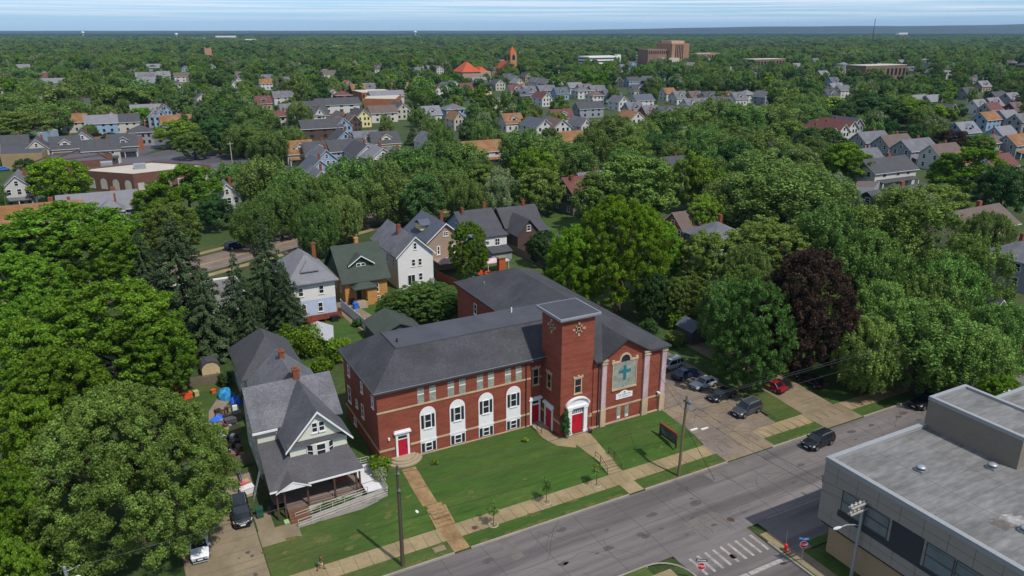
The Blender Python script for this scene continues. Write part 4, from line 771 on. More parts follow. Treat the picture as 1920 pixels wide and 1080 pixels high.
H = thing('brown_shed', 'low shed with a faded brown roof next to the grey shed', 'shed'); b = MB(); gable_wall(b, 62.0, 66, 9.6, 13.2, -.4, 2.0, 3.0, 'x'); b.build('wall', SIDE_DB, H); b = MB(); gable_roof(b, 62, 66, 9.6, 13.2, 2.0, 3.05, 'x', .3); b.build('roof', SH_BROWN, H)
H = thing('brick_garden_chimney', 'freestanding orange-red brick chimney beyond the church roof', 'chimney', (46.2, 58.2, 0)); b = MB(); b.box(-.75, .75, -.6, .6, -.2, 4.6); b.build('stack', mat('orange_brick', 'a2502f', var=.15, sc=1, st=(1, 1, 4)), H); b = MB(); b.box(-1.0, 1.0, -.8, .8, 4.6, 4.8); b.build('cap', CONCRETE, H); b = MB(); b.box(-.4, .4, -.63, -.58, .4, 1.3); b.build('firebox', BLACKMETAL, H)
# fences
def fence(pts, h, mt, label, cat='fence', name='board_fence', gap=.02, wb=.14):
    r = thing(name, label, cat); P = [Vector(p) for p in pts]; m_ = MB(); ps = []
    for a, c in zip(P, P[1:]):
        d = (c - a); ln = d.length; d.normalize(); n_ = Vector((-d.y, d.x)); k = int(ln / wb)
        for i in range(k):
            q0 = a + d * (i * ln / k); q1 = a + d * ((i + 1) * ln / k - gap); zz = GZ(q0.x, q0.y); hh = h + .03 * math.sin(i * 1.7)
            m_.prism([(q0.x, q0.y), (q1.x, q1.y), (q1.x + n_.x * .03, q1.y + n_.y * .03), (q0.x + n_.x * .03, q0.y + n_.y * .03)], zz - .05, zz + hh)
        for i in range(int(ln / 2.4) + 1): q = a + d * min(ln, i * 2.4); ps.append(q + n_ * .09)
    m_.build('boards', mt, r, fix=False)
    for q in ps[:40]: b = MB(); zz = GZ(q.x, q.y); b.box(q.x - .05, q.x + .05, q.y - .05, q.y + .05, zz - .1, zz + h + .1); b.build('post', mt, r, fix=False)
    return r
fence([(10.8, 55.8), (11.9, 41.5)], 1.9, mat('white_vinyl', 'c9cbd0', var=.04), 'long white panel fence beside the back lawn and drive', gap=.004, wb=.4)
fence([(-19, 33.6), (-12, 33.2)], 1.5, GREYWOOD, 'grey picket fence at the back of the cluttered yard')
fence([(-19.5, 8.2), (-13.5, 8.4)], 1.5, GREYWOOD, 'weathered picket fence between driveway and cluttered yard')
fence([(34, 65), (35.4, 54), (25.5, 41.5)], 1.8, RUSTWOOD, 'dark red-brown board fence beside the church rear wall')
fence([(57.2, 76), (57.9, 63), (56.4, 49), (53, 38)], 1.9, GREYWOOD, 'grey-brown board fence curving under the big bright tree')
fence([(40.5, 62), (43.2, 52)], 1.3, SIDE_E, 'low grey panel fence by the orange garden chimney', gap=.004, wb=.4)
# --- office block
O = thing('office_building', 'modern grey panelled office block with a flat roof on the street corner', 'building')
PANEL = mat('grey_fibre_panels', '857f77', var=.05, sc=.4, var2=.03); OROOF = mat('pale_grey_membrane', '656463', var=.13, sc=.5, var2=.16, sc2=2.0, st=(.35, 1.2, 1), c2='727170', rough=.95, spec=.05); TAN = mat('tan_metal_cladding', '736b60', var=.04, sc=.5); TAN2 = mat('buff_render', '9b8466', var=.06, sc=.4); COPE = mat('pale_metal_coping', '86888a', var=.05, rough=.5)
X0, Y0, TZ = 35.44, -34.42, 9.7
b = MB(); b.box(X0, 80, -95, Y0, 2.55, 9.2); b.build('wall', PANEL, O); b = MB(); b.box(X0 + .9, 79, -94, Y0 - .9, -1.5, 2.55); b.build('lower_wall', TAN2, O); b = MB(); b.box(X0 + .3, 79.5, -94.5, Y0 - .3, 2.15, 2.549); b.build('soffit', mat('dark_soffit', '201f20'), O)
b = MB(); b.box(X0 - .04, X0 + .5, -95, Y0 + .04, 9.2, TZ); b.box(X0 + .5, 80, Y0 - .5, Y0 + .04, 9.2, TZ); b.build('coping', COPE, O); b = MB(); b.box(X0 + .5, 80, -95, Y0 - .5, 9.1, 9.32); b.build('roof', OROOF, O)
b = MB()
for y in np.arange(-36, -95, -1.55): b.box(X0 + .5, 50.4 if y > -44.4 else 80, y, y + .03, 9.3, 9.333)
for x in (41.2, 46.7): b.box(x, x + .03, -95, -44.5 if x > 50.4 else Y0 - .6, 9.3, 9.332)
b.build('roof_seams', mat('roof_seam', '5b5a5c'), O)
FO = FL(X0); b = MB()
b.fbox(FO, -42.3, -36.6, -.05, .03, 4.2, 4.9); b.fbox(FO, -45.5, -42.3, -.05, .03, 4.2, 7.3); b.fbox(FO, -56.8, -45.5, -.05, .03, 4.2, 4.6); b.fbox(FO, -62, -56.8, -.05, .03, 4.2, 7.3); b.fbox(FO, -80, -62, -.05, .03, 4.2, 4.6); b.build('dark_panel', mat('charcoal_panels', '33363a', var=.06), O)
OG = mat('office_glass', '5d6a6c', rough=.15, var=.18, sc=.5, spec=.6)
for a0, a1 in ((-42.1, -36.8), (-56.6, -45.7), (-79, -62.4)):
    n_ = int(round((a1 - a0) / 2.7))
    for k in range(n_): p0 = a0 + (a1 - a0) * k / n_; window(O, FO, p0 + .06, p0 + (a1 - a0) / n_ - .06, 4.95 if a0 == -42.1 else 4.65, 7.25, fr=mat('bronze_frame', '4a4946'), fw=.07, mid=True, gl=OG, sill=False)
b = MB()
for y in np.arange(-36.0, -94, -2.3): b.fbox(FO, y, y + .03, -.02, .008, 2.56, 4.19); b.fbox(FO, y, y + .03, -.02, .008, 7.31, 9.19)
for z in (3.4, 8.2): b.fbox(FO, -95, Y0, -.02, .006, z, z + .03)
b.fbox(FO, -36.4, -34.43, -.02, .006, 5.8, 5.83); b.build('panel_joints', mat('panel_joint_dark', '4e4b47'), O)  # thin dark strips mark the joints between facade panels
for x in (40, 46, 52, 58): window(O, FB(Y0), x, x + 3, 4.6, 7.2, gl=OG, sill=False)
b = MB(); b.box(50.4, 56.6, -44.4, Y0 - .15, 9.3, 12.5); PH = b.build('penthouse', TAN, O)
b = MB(); b.box(50.36, 50.8, -44.44, Y0 - .11, 12.5, 12.9); b.box(50.8, 56.64, Y0 - .55, Y0 - .11, 12.5, 12.9); b.box(56.2, 56.64, -44.44, Y0 - .55, 12.5, 12.9); b.box(50.8, 56.2, -44.44, -44.0, 12.5, 12.9); b.build('coping', COPE, PH); b = MB(); b.box(50.8, 56.2, -44, Y0 - .55, 12.45, 12.62); b.build('roof', OROOF, PH)
def dome_vent(x, y, z, lbl=None):
    b = MB(); b.box(x - .45, x + .45, y - .45, y + .45, z, z + .22); v = b.build('roof_vent', STEEL, O)
    b = MB(); b.tube([(x, y, z + .22), (x, y, z + .36), (x, y, z + .38), (x, y, z + .52), (x, y, z + .6)], [.32, .32, .5, .4, .1], 14); b.build('cap', STEEL, v, smooth=True)
dome_vent(42.0, -40.1, 9.32); dome_vent(48.6, -43.6 + .5, 9.32); dome_vent(41.2, -50.4, 9.32)
ST = mat('roof_stain', '57524d', var=.3, sc=.7, c2='8f8d8c'); b = MB(); rr = random.Random(2)
b.poly([(41.2 + 2.2 * math.cos(t) * rr.uniform(.6, 1), -48.9 + 1.1 * math.sin(t) * rr.uniform(.6, 1.1), 9.326) for t in np.linspace(0, 6.28, 22)[:-1]]); b.build('stain', ST, O, fix=False)
# ------------------------------------------------------------------ poles, wires, signs
def at(x, y): return (x, y, GZ(x, y))
P1 = thing('utility_pole', 'tall dark wooden utility pole in the grass strip near the tan steps', 'utility pole', at(-3.44, -17.0))
b = MB(); b.tube([(0, 0, -.3), (0, 0, 11.6)], [.19, .13], 10); b.build('pole', WOOD, P1); b = MB(); b.tube([(.2, 0, .1), (.16, 0, 9)], .035, 6); b.build('conduit', BLACKMETAL, P1)
for z in (8.9, 10.8): b = MB(); b.box(-.12, .12, -.3, .3, z, z + .1); b.tube([(0, -.25, z + .1), (0, -.25, z + .28)], .06, 6); b.build('bracket', STEEL, P1)
P2 = thing('utility_pole', 'leaning wooden utility pole with a grey transformer by the church driveway', 'utility pole', at(31.79, -17.29)); P2.rotation_euler = (0, math.radians(1.6), 0)
b = MB(); b.tube([(0, 0, -.3), (0, 0, 10.8)], [.19, .14], 10); b.build('pole', mat('brown_pole_wood', '6b5b45', var=.15, sc=1, st=(3, 3, .3)), P2)
b = MB(); b.tube([(.42, .1, 8.6), (.42, .1, 9.9)], .3, 12); b.tube([(.42, .1, 9.9), (.42, .1, 10.0)], .32, 12); b.tube([(.36, 0, 10), (.36, 0, 10.3)], .06, 6); tf = b.build('transformer', STEEL, P2)
b = MB(); b.box(.05, .3, -.08, .08, 8.9, 9.6); b.build('bracket', STEEL, P2); b = MB(); b.box(-.07, .07, -.7, .5, 9.9, 10.02); b.build('crossarm', WOOD, P2)
P3 = thing('utility_pole', 'grey steel pole with a double crossarm and curved street lamp beside the office', 'utility pole', at(35.0, -39.5))
b = MB(); b.tube([(0, 0, -.2), (0, 0, 9.0)], [.17, .13], 12); b.build('pole', STEEL, P3)
PW = mat('pale_timber_arm', '9a938a')
for z, s in ((8.75, 1), (8.05, 1)):
    for dy in (-.16, .16):
        b = MB(); b.box(-1.9, 1.9, dy - .07, dy + .07, z, z + .14); b.build('crossarm', PW, P3)
for z in (8.9, 8.2):
    for x in (-1.75, -1.2, -.65, 1.5): b = MB(); b.tube([(x, 0, z), (x, 0, z + .12), (x, 0, z + .2), (x, 0, z + .32)], [.04, .07, .04, .06], 8); b.build('insulator', WHITE, P3)
b = MB(); b.tube([(0, 0, 6.2), (-.7, .15, 6.5), (-1.5, .35, 6.62), (-2.3, .5, 6.5)], .06, 8); b.build('lamp_arm', STEEL, P3); b = MB(); b.tube([(-2.1, .46, 6.53), (-2.35, .52, 6.5), (-2.75, .62, 6.44), (-2.95, .66, 6.44)], [.06, .14, .15, .05], 10); b.build('lamp_head', mat('lamp_head_grey', 'b9bcbf'), P3)
P4 = thing('utility_pole', 'thin wooden pole rising from the bushes beside the spruces', 'utility pole', at(1.0, 46.5)); b = MB(); b.tube([(0, 0, -.2), (0, 0, 7.5)], [.12, .09], 8); b.build('pole', PW, P4)
P5 = thing('utility_pole', 'pale wooden utility pole with crossarm at the far car park', 'utility pole', (*W(437, 318), 0)); b = MB(); b.tube([(0, 0, 0), (0, 0, 10.5)], [.2, .15], 8); b.box(-1.1, 1.1, -.08, .08, 9.6, 9.8); b.build('pole', PW, P5)
LX, LY = W(121, 1066, 8.3)
SL = thing('street_lamp', 'grey street lamp pole with white globe at the bottom edge below the olive tree', 'street lamp', (LX, LY, GZ(LX, LY))); b = MB(); b.tube([(0, 0, 0), (0, 0, 9.7)], [.16, .12], 10); b.tube([(0, 0, 9.2), (1.1, .1, 9.4)], .04, 6); b.build('pole', STEEL, SL)
b = MB(); b.tube([(.75, -.35, 8.0), (.75, -.35, 8.15), (.75, -.35, 8.4), (.75, -.35, 8.65), (.75, -.35, 8.72)], [.2, .36, .42, .25, .06], 14); b.tube([(0, 0, 8.1), (.75, -.35, 8.02)], .03, 6); b.build('lamp_head', mat('lamp_globe', 'cfd8dc'), SL, smooth=True)
def wire(p, q, sag, label, r=.028, n=24):
    p, q = Vector(p), Vector(q); b = MB(); pts = []
    for i in range(n + 1): t = i / n; w = p.lerp(q, t); w.z -= sag * 4 * t * (1 - t); pts.append(w)
    b.tube(pts, r, 4); return tag(b.build('power_line', WIRE), label, 'power line')
A, B_, Cc = Vector((-3.44, -17.2, 9.7)), Vector((32.1, -17.5, 8.9)), Vector((35.0, -39.5, 6.9))
wire((-60, -17.4, 9.9), A, .6, 'overhead wire running from the dark pole past the olive tree'); wire(A, B_, .7, 'overhead wire crossing the front lawn between the two wooden poles')
wire(A - Vector((0, 0, 2.2)), B_ - Vector((0, 0, 1.8)), .5, 'lower cable across the front lawn between the two wooden poles', .022)
wire(B_, (80, -17.6, 9.2), .5, 'upper wire from the transformer pole towards the dark red beech'); wire(B_ - Vector((0, .4, 1.2)), (80, -17.8, 7.8), .5, 'lower wire from the transformer pole towards the dark red beech', .022); wire(B_ - Vector((0, -.5, .1)), (80, -16.8, 9.2), .55, 'inner wire from the transformer pole towards the dark red beech')
wire(B_, (34.2, -39.5, 8.3), .5, 'wire crossing the street from transformer pole to steel pole', .022); wire(B_ - Vector((0, 0, .9)), Cc, .7, 'lower wire crossing the street from transformer pole to steel pole', .022)
wire((35, -39.5, 7.4), (36, -90, 7.4), .6, 'wire along the office facade behind the steel pole', .022); wire((35, -39.5, 6.6), (34.6, -90, 6.6), .7, 'lower wire along the office facade behind the steel pole', .022)
wire((31.6, -17.2, 8.0), (36.5, -4.8, 8.2), .3, 'service cable from the transformer pole to the church gable'); wire((31.9, -17.3, 6), (35.2, -19.9, -1.3), 0, 'pale guy wire anchoring the transformer pole', .03)
def octa(F, r, d0, d1, b, m=0, ph=math.pi / 8, c=(0, 0)): b.fprism(F, [(c[0] + r * math.cos(ph + k * math.pi / 4), c[1] + r * math.sin(ph + k * math.pi / 4)) for k in range(8)], d0, d1, m)
SIGNRED = mat('sign_red', 'c0202c', var=.05, rough=.4); SIGNBLUE = mat('sign_blue', '2f6cc0', var=.05, rough=.4); SIGNW = mat('sign_white', 'e2e2e2', var=.03, rough=.5)
def text_mesh(txt, size, F, a, d, z, mt, par, name='lettering', dep=.008):
    cu = bpy.data.curves.new(name, 'FONT'); cu.body = txt; cu.size = size; cu.align_x = 'CENTER'; cu.align_y = 'CENTER'; cu.extrude = dep
    o = bpy.data.objects.new(name, cu); COL.objects.link(o); dg = bpy.context.evaluated_depsgraph_get(); me = bpy.data.meshes.new_from_object(o.evaluated_get(dg)); bpy.data.objects.remove(o)
    me.materials.clear(); me.materials.append(mt); t = bpy.data.objects.new(name, me); COL.objects.link(t); t.parent = par
    r, n = F.r, F.n; M = Matrix((r, Vector((0, 0, 1)), n)).transposed().to_4x4(); M.translation = Vector(F.p(a, d, z)); t.matrix_local = M; return t
def stop_sign(x, y, rz, label, hh, blade=True, bm=None):
    s = thing('stop_sign', label, 'sign', (x, y, GZ(x, y)), rz); F = FS(-.05)
    b = MB(); b.tube([(0, 0, -.2), (0, 0, hh + .45)], .035, 8); b.build('post', STEEL, s)
    b = MB(); octa(F, .43, 0, .02, b); p = b.build('plate', SIGNW, s); b = MB(); octa(F, .40, .02, .025, b); b.build('red_face', SIGNRED, p); p.location = p.location; 
    for c in [p]: c.location.z = hh
    text_mesh('STOP', .3, F, 0, .03, 0, SIGNW, p)
    if blade:
        b = MB(); b.box(-.55, .55, -.02, .02, hh + .5, hh + .78); bl = b.build('street_name_blade', bm or SIGNBLUE, s); b = MB(); rr = random.Random(4); xx = -.42
        for FF in (FS(-.02), FB(.02)):
            xx = -.42
            while xx < .4: w = rr.uniform(.05, .1); b.fbox(FF, xx, xx + w, -.005, .006, hh + .58, hh + .7); xx += w + .04
        b.build('lettering', SIGNW, bl)
    return s
stop_sign(31.9 + .4, -35.7, -.55, 'stop sign with a blue street name blade by the red hydrant', 2.5)
stop_sign(22.79 - 1.5, -33.1, -.6, 'stop sign with dark name blade in front of the crosswalk', 2.2, True, mat('dark_blade', '3c4650'))
s = thing('street_sign', 'greenish sign on a thin post in the shade of the office corner', 'sign', (43.2, -28.9, GZ(43.2, -29))); b = MB(); b.tube([(0, 0, 0), (0, 0, 3)], .035, 6); b.build('post', STEEL, s); b = MB(); b.box(-.03, .03, -.35, .35, 2.2, 3.1); b.build('plate', mat('dull_sign', '5d6a66'), s)
HY = thing('fire_hydrant', 'red fire hydrant with a tall marker rod on the street corner', 'hydrant', (32.6, -33.4, GZ(32.6, -33.4)))
b = MB(); b.tube([(0, 0, 0), (0, 0, .08), (0, 0, .1), (0, 0, .62), (0, 0, .66), (0, 0, .78), (0, 0, .88), (0, 0, .92)], [.2, .2, .14, .14, .19, .17, .08, .04], 12); b.build('barrel', SIGNRED, HY)
for d in ((1, 0), (-1, 0), (0, -1)): b = MB(); b.tube([(d[0] * .1, d[1] * .1, .5), (d[0] * .24, d[1] * .24, .5)], .075, 8); b.build('outlet', SIGNRED, HY)
b = MB(); b.tube([(.05, .12, .5), (.06, .12, 2.3)], .02, 6); b.build('marker_rod', STEEL, HY)
# ------------------------------------------------------------------ vehicles (x forward, wheels on z = 0)
def loft(b, st, m=0, nseg=None):
    """st: list of rings (same count) joined into a closed skin"""
    k = len(st[0]); o = len(b.v)
    for r in st: b.v += [tuple(p) for p in r]
    for i in range(len(st) - 1):
        for j in range(k - 1): b.f.append([o + i * k + j, o + i * k + j + 1, o + (i + 1) * k + j + 1, o + (i + 1) * k + j]); b.m.append(m)
        b.f.append([o + i * k + k - 1, o + i * k, o + (i + 1) * k, o + (i + 1) * k + k - 1]); b.m.append(m)
    b.f.append([o + j for j in range(k)][::-1]); b.m.append(m); e = o + (len(st) - 1) * k; b.f.append([e + j for j in range(k)]); b.m.append(m)
SPEC = {  # length, width, height, belt, hood z, windscreen base/top x, rear roof/base x, tail top z
    'suv': dict(L=4.8, W=1.92, H=1.76, belt=1.06, hood=1.02, tail=1.06, wb=1.05, wt=.35, rt=-2.0, rb=-2.28, wr=.37, ax=1.42),
    'van': dict(L=4.9, W=1.95, H=1.72, belt=1.02, hood=.98, tail=1.02, wb=1.25, wt=.3, rt=-2.0, rb=-2.3, wr=.34, ax=1.45),
    'sedan': dict(L=4.6, W=1.8, H=1.44, belt=.92, hood=.86, tail=.95, wb=.95, wt=.15, rt=-1.05, rb=-1.7, wr=.32, ax=1.38),
    'pickup': dict(L=5.5, W=1.95, H=1.82, belt=1.12, hood=1.1, tail=1.12, wb=1.1, wt=.5, rt=-.75, rb=-.95, wr=.39, ax=1.7)}
def make_car(name, kind, paint, label, loc, rz, cat='car', rails=False, z=None):
    q = SPEC[kind]; c = thing(name, label, cat, (loc[0], loc[1], (GZ(*loc) if z is None else z) + .035), rz); h, w = q['L'] / 2, q['W'] / 2
    def ring(x, hw, zb, zt, cr):  # rounded hull section
        return [(x, -hw * .94, zb), (x, -hw, zb + .18), (x, -hw, zt - .22), (x, -hw * .97, zt - .06), (x, -hw * .86, zt), (x, 0, zt + cr), (x, hw * .86, zt), (x, hw * .97, zt - .06), (x, hw, zt - .22), (x, hw, zb + .18), (x, hw * .94, zb), (x, 0, zb)]
    bd = q['belt']; hd = q['hood']; tl = q['tail']
    st = [(-h, w * .88, .42, tl - .12), (-h + .06, w * .96, .3, tl), (-h + .5, w, .24, bd), (-.3, w, .22, bd), (q['wb'], w, .22, bd), (q['wb'] + .1, w, .22, hd + .02), (h - .7, w * .99, .24, hd - .03), (h - .22, w * .94, .3, hd - .12), (h - .04, w * .84, .38, hd - .24), (h, w * .78, .44, hd - .34)]
    b = MB(); loft(b, [ring(x, hw, zb, zt, .03) for x, hw, zb, zt in st])
    # wheel arches read as dark cut-outs
    body = b.build('body', paint, c, smooth=False)
    mdb = body.modifiers.new('edge', 'BEVEL'); mdb.width = .035; mdb.segments = 2; mdb.limit_method = 'ANGLE'; mdb.angle_limit = .5
    b = MB(); H_ = q['H']; gw0, gw1 = w * .93, w * .76
    lo = [(q['wb'], gw0 * .92), (q['rb'], gw0 * .92)]; zb = bd - .02
    G = [(q['wb'], -gw0, zb), (q['wb'], gw0, zb), (q['rb'], gw0, zb), (q['rb'], -gw0, zb), (q['wt'], -gw1, H_ - .05), (q['wt'], gw1, H_ - .05), (q['rt'], gw1, H_ - .05), (q['rt'], -gw1, H_ - .05)]
    b.hexa(G); gl = b.build('window', CARGLASS, c)
    b = MB(); x0, x1 = q['rt'] - .06, q['wt'] + .06
    loft(b, [[(x, -gw1 * k - .03, H_ - .07 - dz), (x, -gw1 * k * .92, H_ - dz), (x, 0, H_ + .035 - dz), (x, gw1 * k * .92, H_ - dz), (x, gw1 * k + .03, H_ - .07 - dz), (x, 0, H_ - .09 - dz)] for x, k, dz in ((x0, .97, .04), (x0 + .2, 1, 0), (x1 - .25, 1, 0), (x1, .97, .04))])
    def pil(p, r, wd=.05): b.tube([p, r], wd, 5)
    for s in (-1, 1):
        pil((q['wb'], s * gw0, zb), (q['wt'], s * gw1, H_ - .05)); pil((q['rb'], s * gw0, zb), (q['rt'], s * gw1, H_ - .05), .07); xm = (q['wt'] + q['rt']) / 2 + .1; pil((xm, s * (gw0 + .01), zb), (xm - .05, s * (gw1 + .01), H_ - .05), .045)
        if kind in ('suv', 'van'): xm2 = q['rt'] + .62; pil((xm2, s * (gw0 + .01), zb), (xm2, s * (gw1 + .01), H_ - .05), .05)
    b.build('roof', paint, c)
    if rails:
        b = MB()
        for s in (-1, 1): b.tube([(x0 + .2, s * gw1 * .9, H_), (x0 + .3, s * gw1 * .9, H_ + .07), (x1 - .4, s * gw1 * .9, H_ + .07), (x1 - .3, s * gw1 * .9, H_)], .025, 5)
        b.build('roof_rail', STEEL, c)
    if kind == 'pickup':
        b = MB(); b.box(-h + .12, q['rb'] - .1, -w * .82, w * .82, bd - .02, bd + .035); b.build('bed', mat('bed_liner', '1a1a1c'), c)
    for sx_ in (-1, 1):
        for sy_ in (-1, 1):
            x, y = sx_ * q['ax'], sy_ * (w - .1); r = q['wr']
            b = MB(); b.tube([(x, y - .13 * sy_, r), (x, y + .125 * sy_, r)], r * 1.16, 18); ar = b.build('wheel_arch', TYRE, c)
            b = MB(); b.tube([(x, y - .12 * sy_, r), (x, y + .10 * sy_, r), (x, y + .15 * sy_, r)], [r, r, r * .9], 18); wh = b.build('wheel', TYRE, c)
            b = MB(); b.tube([(x, y + .10 * sy_, r), (x, y + .165 * sy_, r)], r * .62, 12); b.build('rim', RIM, wh)
    for s in (-1, 1):
        b = MB(); b.hexa([(h - .3, s * w * .58, hd - .34), (h - .02, s * w * .5, hd - .36), (h - .2, s * w * .93, hd - .33), (h - .55, s * w * .985, hd - .33), (h - .3, s * w * .56, hd - .17), (h - .03, s * w * .5, hd - .2), (h - .2, s * w * .95, hd - .19), (h - .55, s * w * .99, hd - .16)]); b.build('headlight', LAMPG, c)
        b = MB(); b.box(-h - .015, -h + .12, s * w * .88 - .14, s * w * .88 + .09, tl - .36, tl - .1); b.build('tail_light', LAMPR, c)
        b = MB(); b.box(q['wb'] - .32, q['wb'] - .14, s * (w + .1) - .1, s * (w + .1) + .1, bd - .02, bd + .14); b.build('mirror', paint, c)
    b = MB(); b.box(h - .06, h + .02, -w * .45, w * .45, hd - .42, hd - .24); b.build('grille', CHROME if name == 'parked_suv' else BLACKMETAL, c)
    b = MB(); b.box(h - .02, h + .035, -.26, .26, .42, .55); b.build('number_plate', PLATE, c); b = MB(); b.box(h - .12, h + .03, -w * .8, w * .8, .28, .41); b.box(-h - .03, -h + .1, -w * .85, w * .85, .3, .5); b.build('bumper', BLACKMETAL, c)
    return c
def paint(n, c): return mat(n, c, rough=.25, var=.04, sc=1, var2=.02, spec=.6)
PBLACK, PNAVY, PGREY, PSILV, PWHITE, PRED, PDGREY = paint('black_paint', '1a1d22'), paint('navy_paint', '1b2b4a'), paint('grey_paint', '555a61'), paint('silver_paint', '9a9d9f'), paint('white_car_paint', 'd5d7d8'), paint('red_paint', '86161f'), paint('dark_grey_paint', '3b3f46')
make_car('suv', 'suv', PBLACK, 'black off-road style SUV driving along the main street', (52.8, -19.9), math.radians(184), 'car', True, z=RD)
make_car('suv', 'suv', PDGREY, 'dark grey SUV parked nearest the street in the church lot', (50.2, -9.6), math.radians(186), 'car', True)
make_car('parked_suv', 'suv', PBLACK, 'black SUV with a bright grille parked on the house driveway', (-16.6, -1.8), math.radians(-93), 'car', True)
make_car('sedan', 'sedan', PWHITE, 'white saloon car half under the olive tree on the driveway', (-21.3, -5.5), math.radians(-94))
make_car('hatchback', 'sedan', PBLACK, 'small black car parked between grey SUV and silver saloon', (49.9, -4.9), math.radians(184))
make_car('sedan', 'sedan', PSILV, 'silver saloon parked under the round maple by the church', (49.8, -1.2), math.radians(184))
make_car('sedan', 'sedan', PNAVY, 'dark blue saloon parked tail-out showing red tail lights', (49.4, 2.5), math.radians(6))
make_car('suv', 'van', PSILV, 'pale silver SUV parked beside the far church wall', (49.2, 6.0), math.radians(184), 'car', True)
make_car('sedan', 'sedan', PWHITE, 'white car almost hidden behind the church corner', (49.0, 10.4), math.radians(184))
make_car('hatchback', 'sedan', PRED, 'red hatchback under the maple on the neighbouring drive', (58.7, -5.9), math.radians(100))
make_car('pickup_truck', 'pickup', PBLACK, 'black pickup parked in deep tree shade on the right street', (75.5, -19.4), math.radians(180), 'truck', z=RD)
make_car('sedan', 'sedan', PBLACK, 'dark car parked under the dark red beech by the drive', (65.4, -7.5), math.radians(92))
make_car('suv', 'suv', PNAVY, 'dark blue car on the diagonal road beyond the spruces', W(441, 466, 0), math.atan2(dd.y, dd.x), z=.03)
for (u, v, pc, lb, rz) in ((160, 252, PGREY, 'grey car parked before the distant light blue gabled house', .2), (312, 322, PSILV, 'silver car on the far asphalt lot behind the brick shop', 1), (8, 320, SIGNBLUE, 'bright blue car at the edge beside the white gabled house', .3), (205, 262, PBLACK, 'black car parked outside the far dark strip of shops', .1)):
    make_car('sedan', 'sedan', pc, lb, W(u, v, 0), rz, z=.03)
TR = thing('box_truck', 'white flat-roofed box truck behind the office block', 'truck', (81.5, -26.4, RD)); b = MB(); b.box(-3.3, 2.0, -1.2, 1.2, .9, 3.6); b.build('box', PWHITE, TR); b = MB(); b.hexa([(2.03, -1.05, .5), (3.9, -1.05, .5), (3.9, 1.05, .5), (2.03, 1.05, .5), (2.03, -1, 2.6), (3.2, -1, 2.6), (3.2, 1, 2.6), (2.03, 1, 2.6)]); b.build('cab', SIGNBLUE, TR)
for x in (-2.2, 2.9):
    for s in (-1, 1): b = MB(); b.tube([(x, s * .95, .45), (x, s * 1.2, .45)], .45, 16); b.build('wheel', TYRE, TR)
b = MB(); b.box(-3.2, 3.2, -.5, .5, .5, .88); b.build('chassis', BLACKMETAL, TR)
# ------------------------------------------------------------------ person on the pavement
SKIN = mat('skin', '8a5a3c', var=.05, rough=.6)
def skin_body(name, joints, edges, mt, par, sub=2, root=0):
    me = bpy.data.meshes.new(name); me.from_pydata([j[:3] for j in joints], edges, []); me.materials.append(mt); o = bpy.data.objects.new(name, me); COL.objects.link(o); o.parent = par
    md = o.modifiers.new('skin', 'SKIN'); md.use_smooth_shade = True
    if not me.skin_vertices: bpy.context.view_layer.objects.active = o
    lay = me.skin_vertices[0] if me.skin_vertices else None
    if lay:
        for i, j in enumerate(joints): lay.data[i].radius = (j[3], j[4] if len(j) > 4 else j[3]); lay.data[i].use_root = (i == root)
    s = o.modifiers.new('sub', 'SUBSURF'); s.levels = sub; s.render_levels = sub
    dg = bpy.context.evaluated_depsgraph_get(); m2 = bpy.data.meshes.new_from_object(o.evaluated_get(dg)); o.modifiers.clear(); o.data = m2; return o
PE = thing('person', 'person in brown top and white shorts walking along the pavement', 'person', (-10.9, -13.9, GZ(-10.9, -13.9) + .05), math.radians(15))
J = [(0, 0, .92, .14, .11), (.01, 0, 1.12, .13, .1), (.03, 0, 1.34, .16, .11), (.05, 0, 1.47, .09, .08), (.07, 0, 1.54, .055), (.09, 0, 1.63, .085, .095), (.1, 0, 1.74, .08, .085),
     (.03, -.17, 1.42, .06), (-.1, -.22, 1.16, .045), (-.02, -.22, .92, .034), (.01, -.22, .84, .03),
     (.03, .17, 1.42, .06), (.1, .22, 1.17, .045), (.27, .2, 1.0, .034), (.34, .19, .96, .03),
     (0, -.1, .86, .1), (.22, -.1, .5, .07), (.26, -.1, .12, .045), (.38, -.1, .05, .04),
     (0, .1, .86, .1), (-.12, .1, .48, .07), (-.4, .1, .2, .045), (-.36, .1, .06, .04)]
E_ = [(0, 1), (1, 2), (2, 3), (3, 4), (4, 5), (5, 6), (3, 7), (7, 8), (8, 9), (9, 10), (3, 11), (11, 12), (12, 13), (13, 14), (0, 15), (15, 16), (16, 17), (17, 18), (0, 19), (19, 20), (20, 21), (21, 22)]
for base, dx in ((10, (0, 0, -1)), (14, (.8, -.05, -.5))):
    bx, by, bz = J[base][:3]
    for k, ln in enumerate((.075, .085, .08, .065)):
        s = (k - 1.5) * .017; i = len(J); J.append((bx + dx[0] * ln * .5 + s, by + .008, bz + dx[2] * ln * .5, .009)); J.append((bx + dx[0] * ln + s + .008, by + .015, bz + dx[2] * ln, .008)); E_ += [(base, i), (i, i + 1)]
    i = len(J); J.append((bx + .035, by + .03, bz + dx[2] * .03, .009)); E_.append((base, i))
body = skin_body('body', J, E_, SKIN, PE)
skin_body('shirt', [(0, 0, .93, .155, .125), (.01, 0, 1.12, .145, .115), (.03, 0, 1.34, .175, .125), (.04, 0, 1.45, .1, .09), (.03, -.18, 1.41, .075), (-.05, -.21, 1.24, .065), (.03, .18, 1.41, .075), (.08, .21, 1.25, .065)], [(0, 1), (1, 2), (2, 3), (3, 4), (4, 5), (3, 6), (6, 7)], mat('brown_shirt', '4a3222', var=.1), PE)
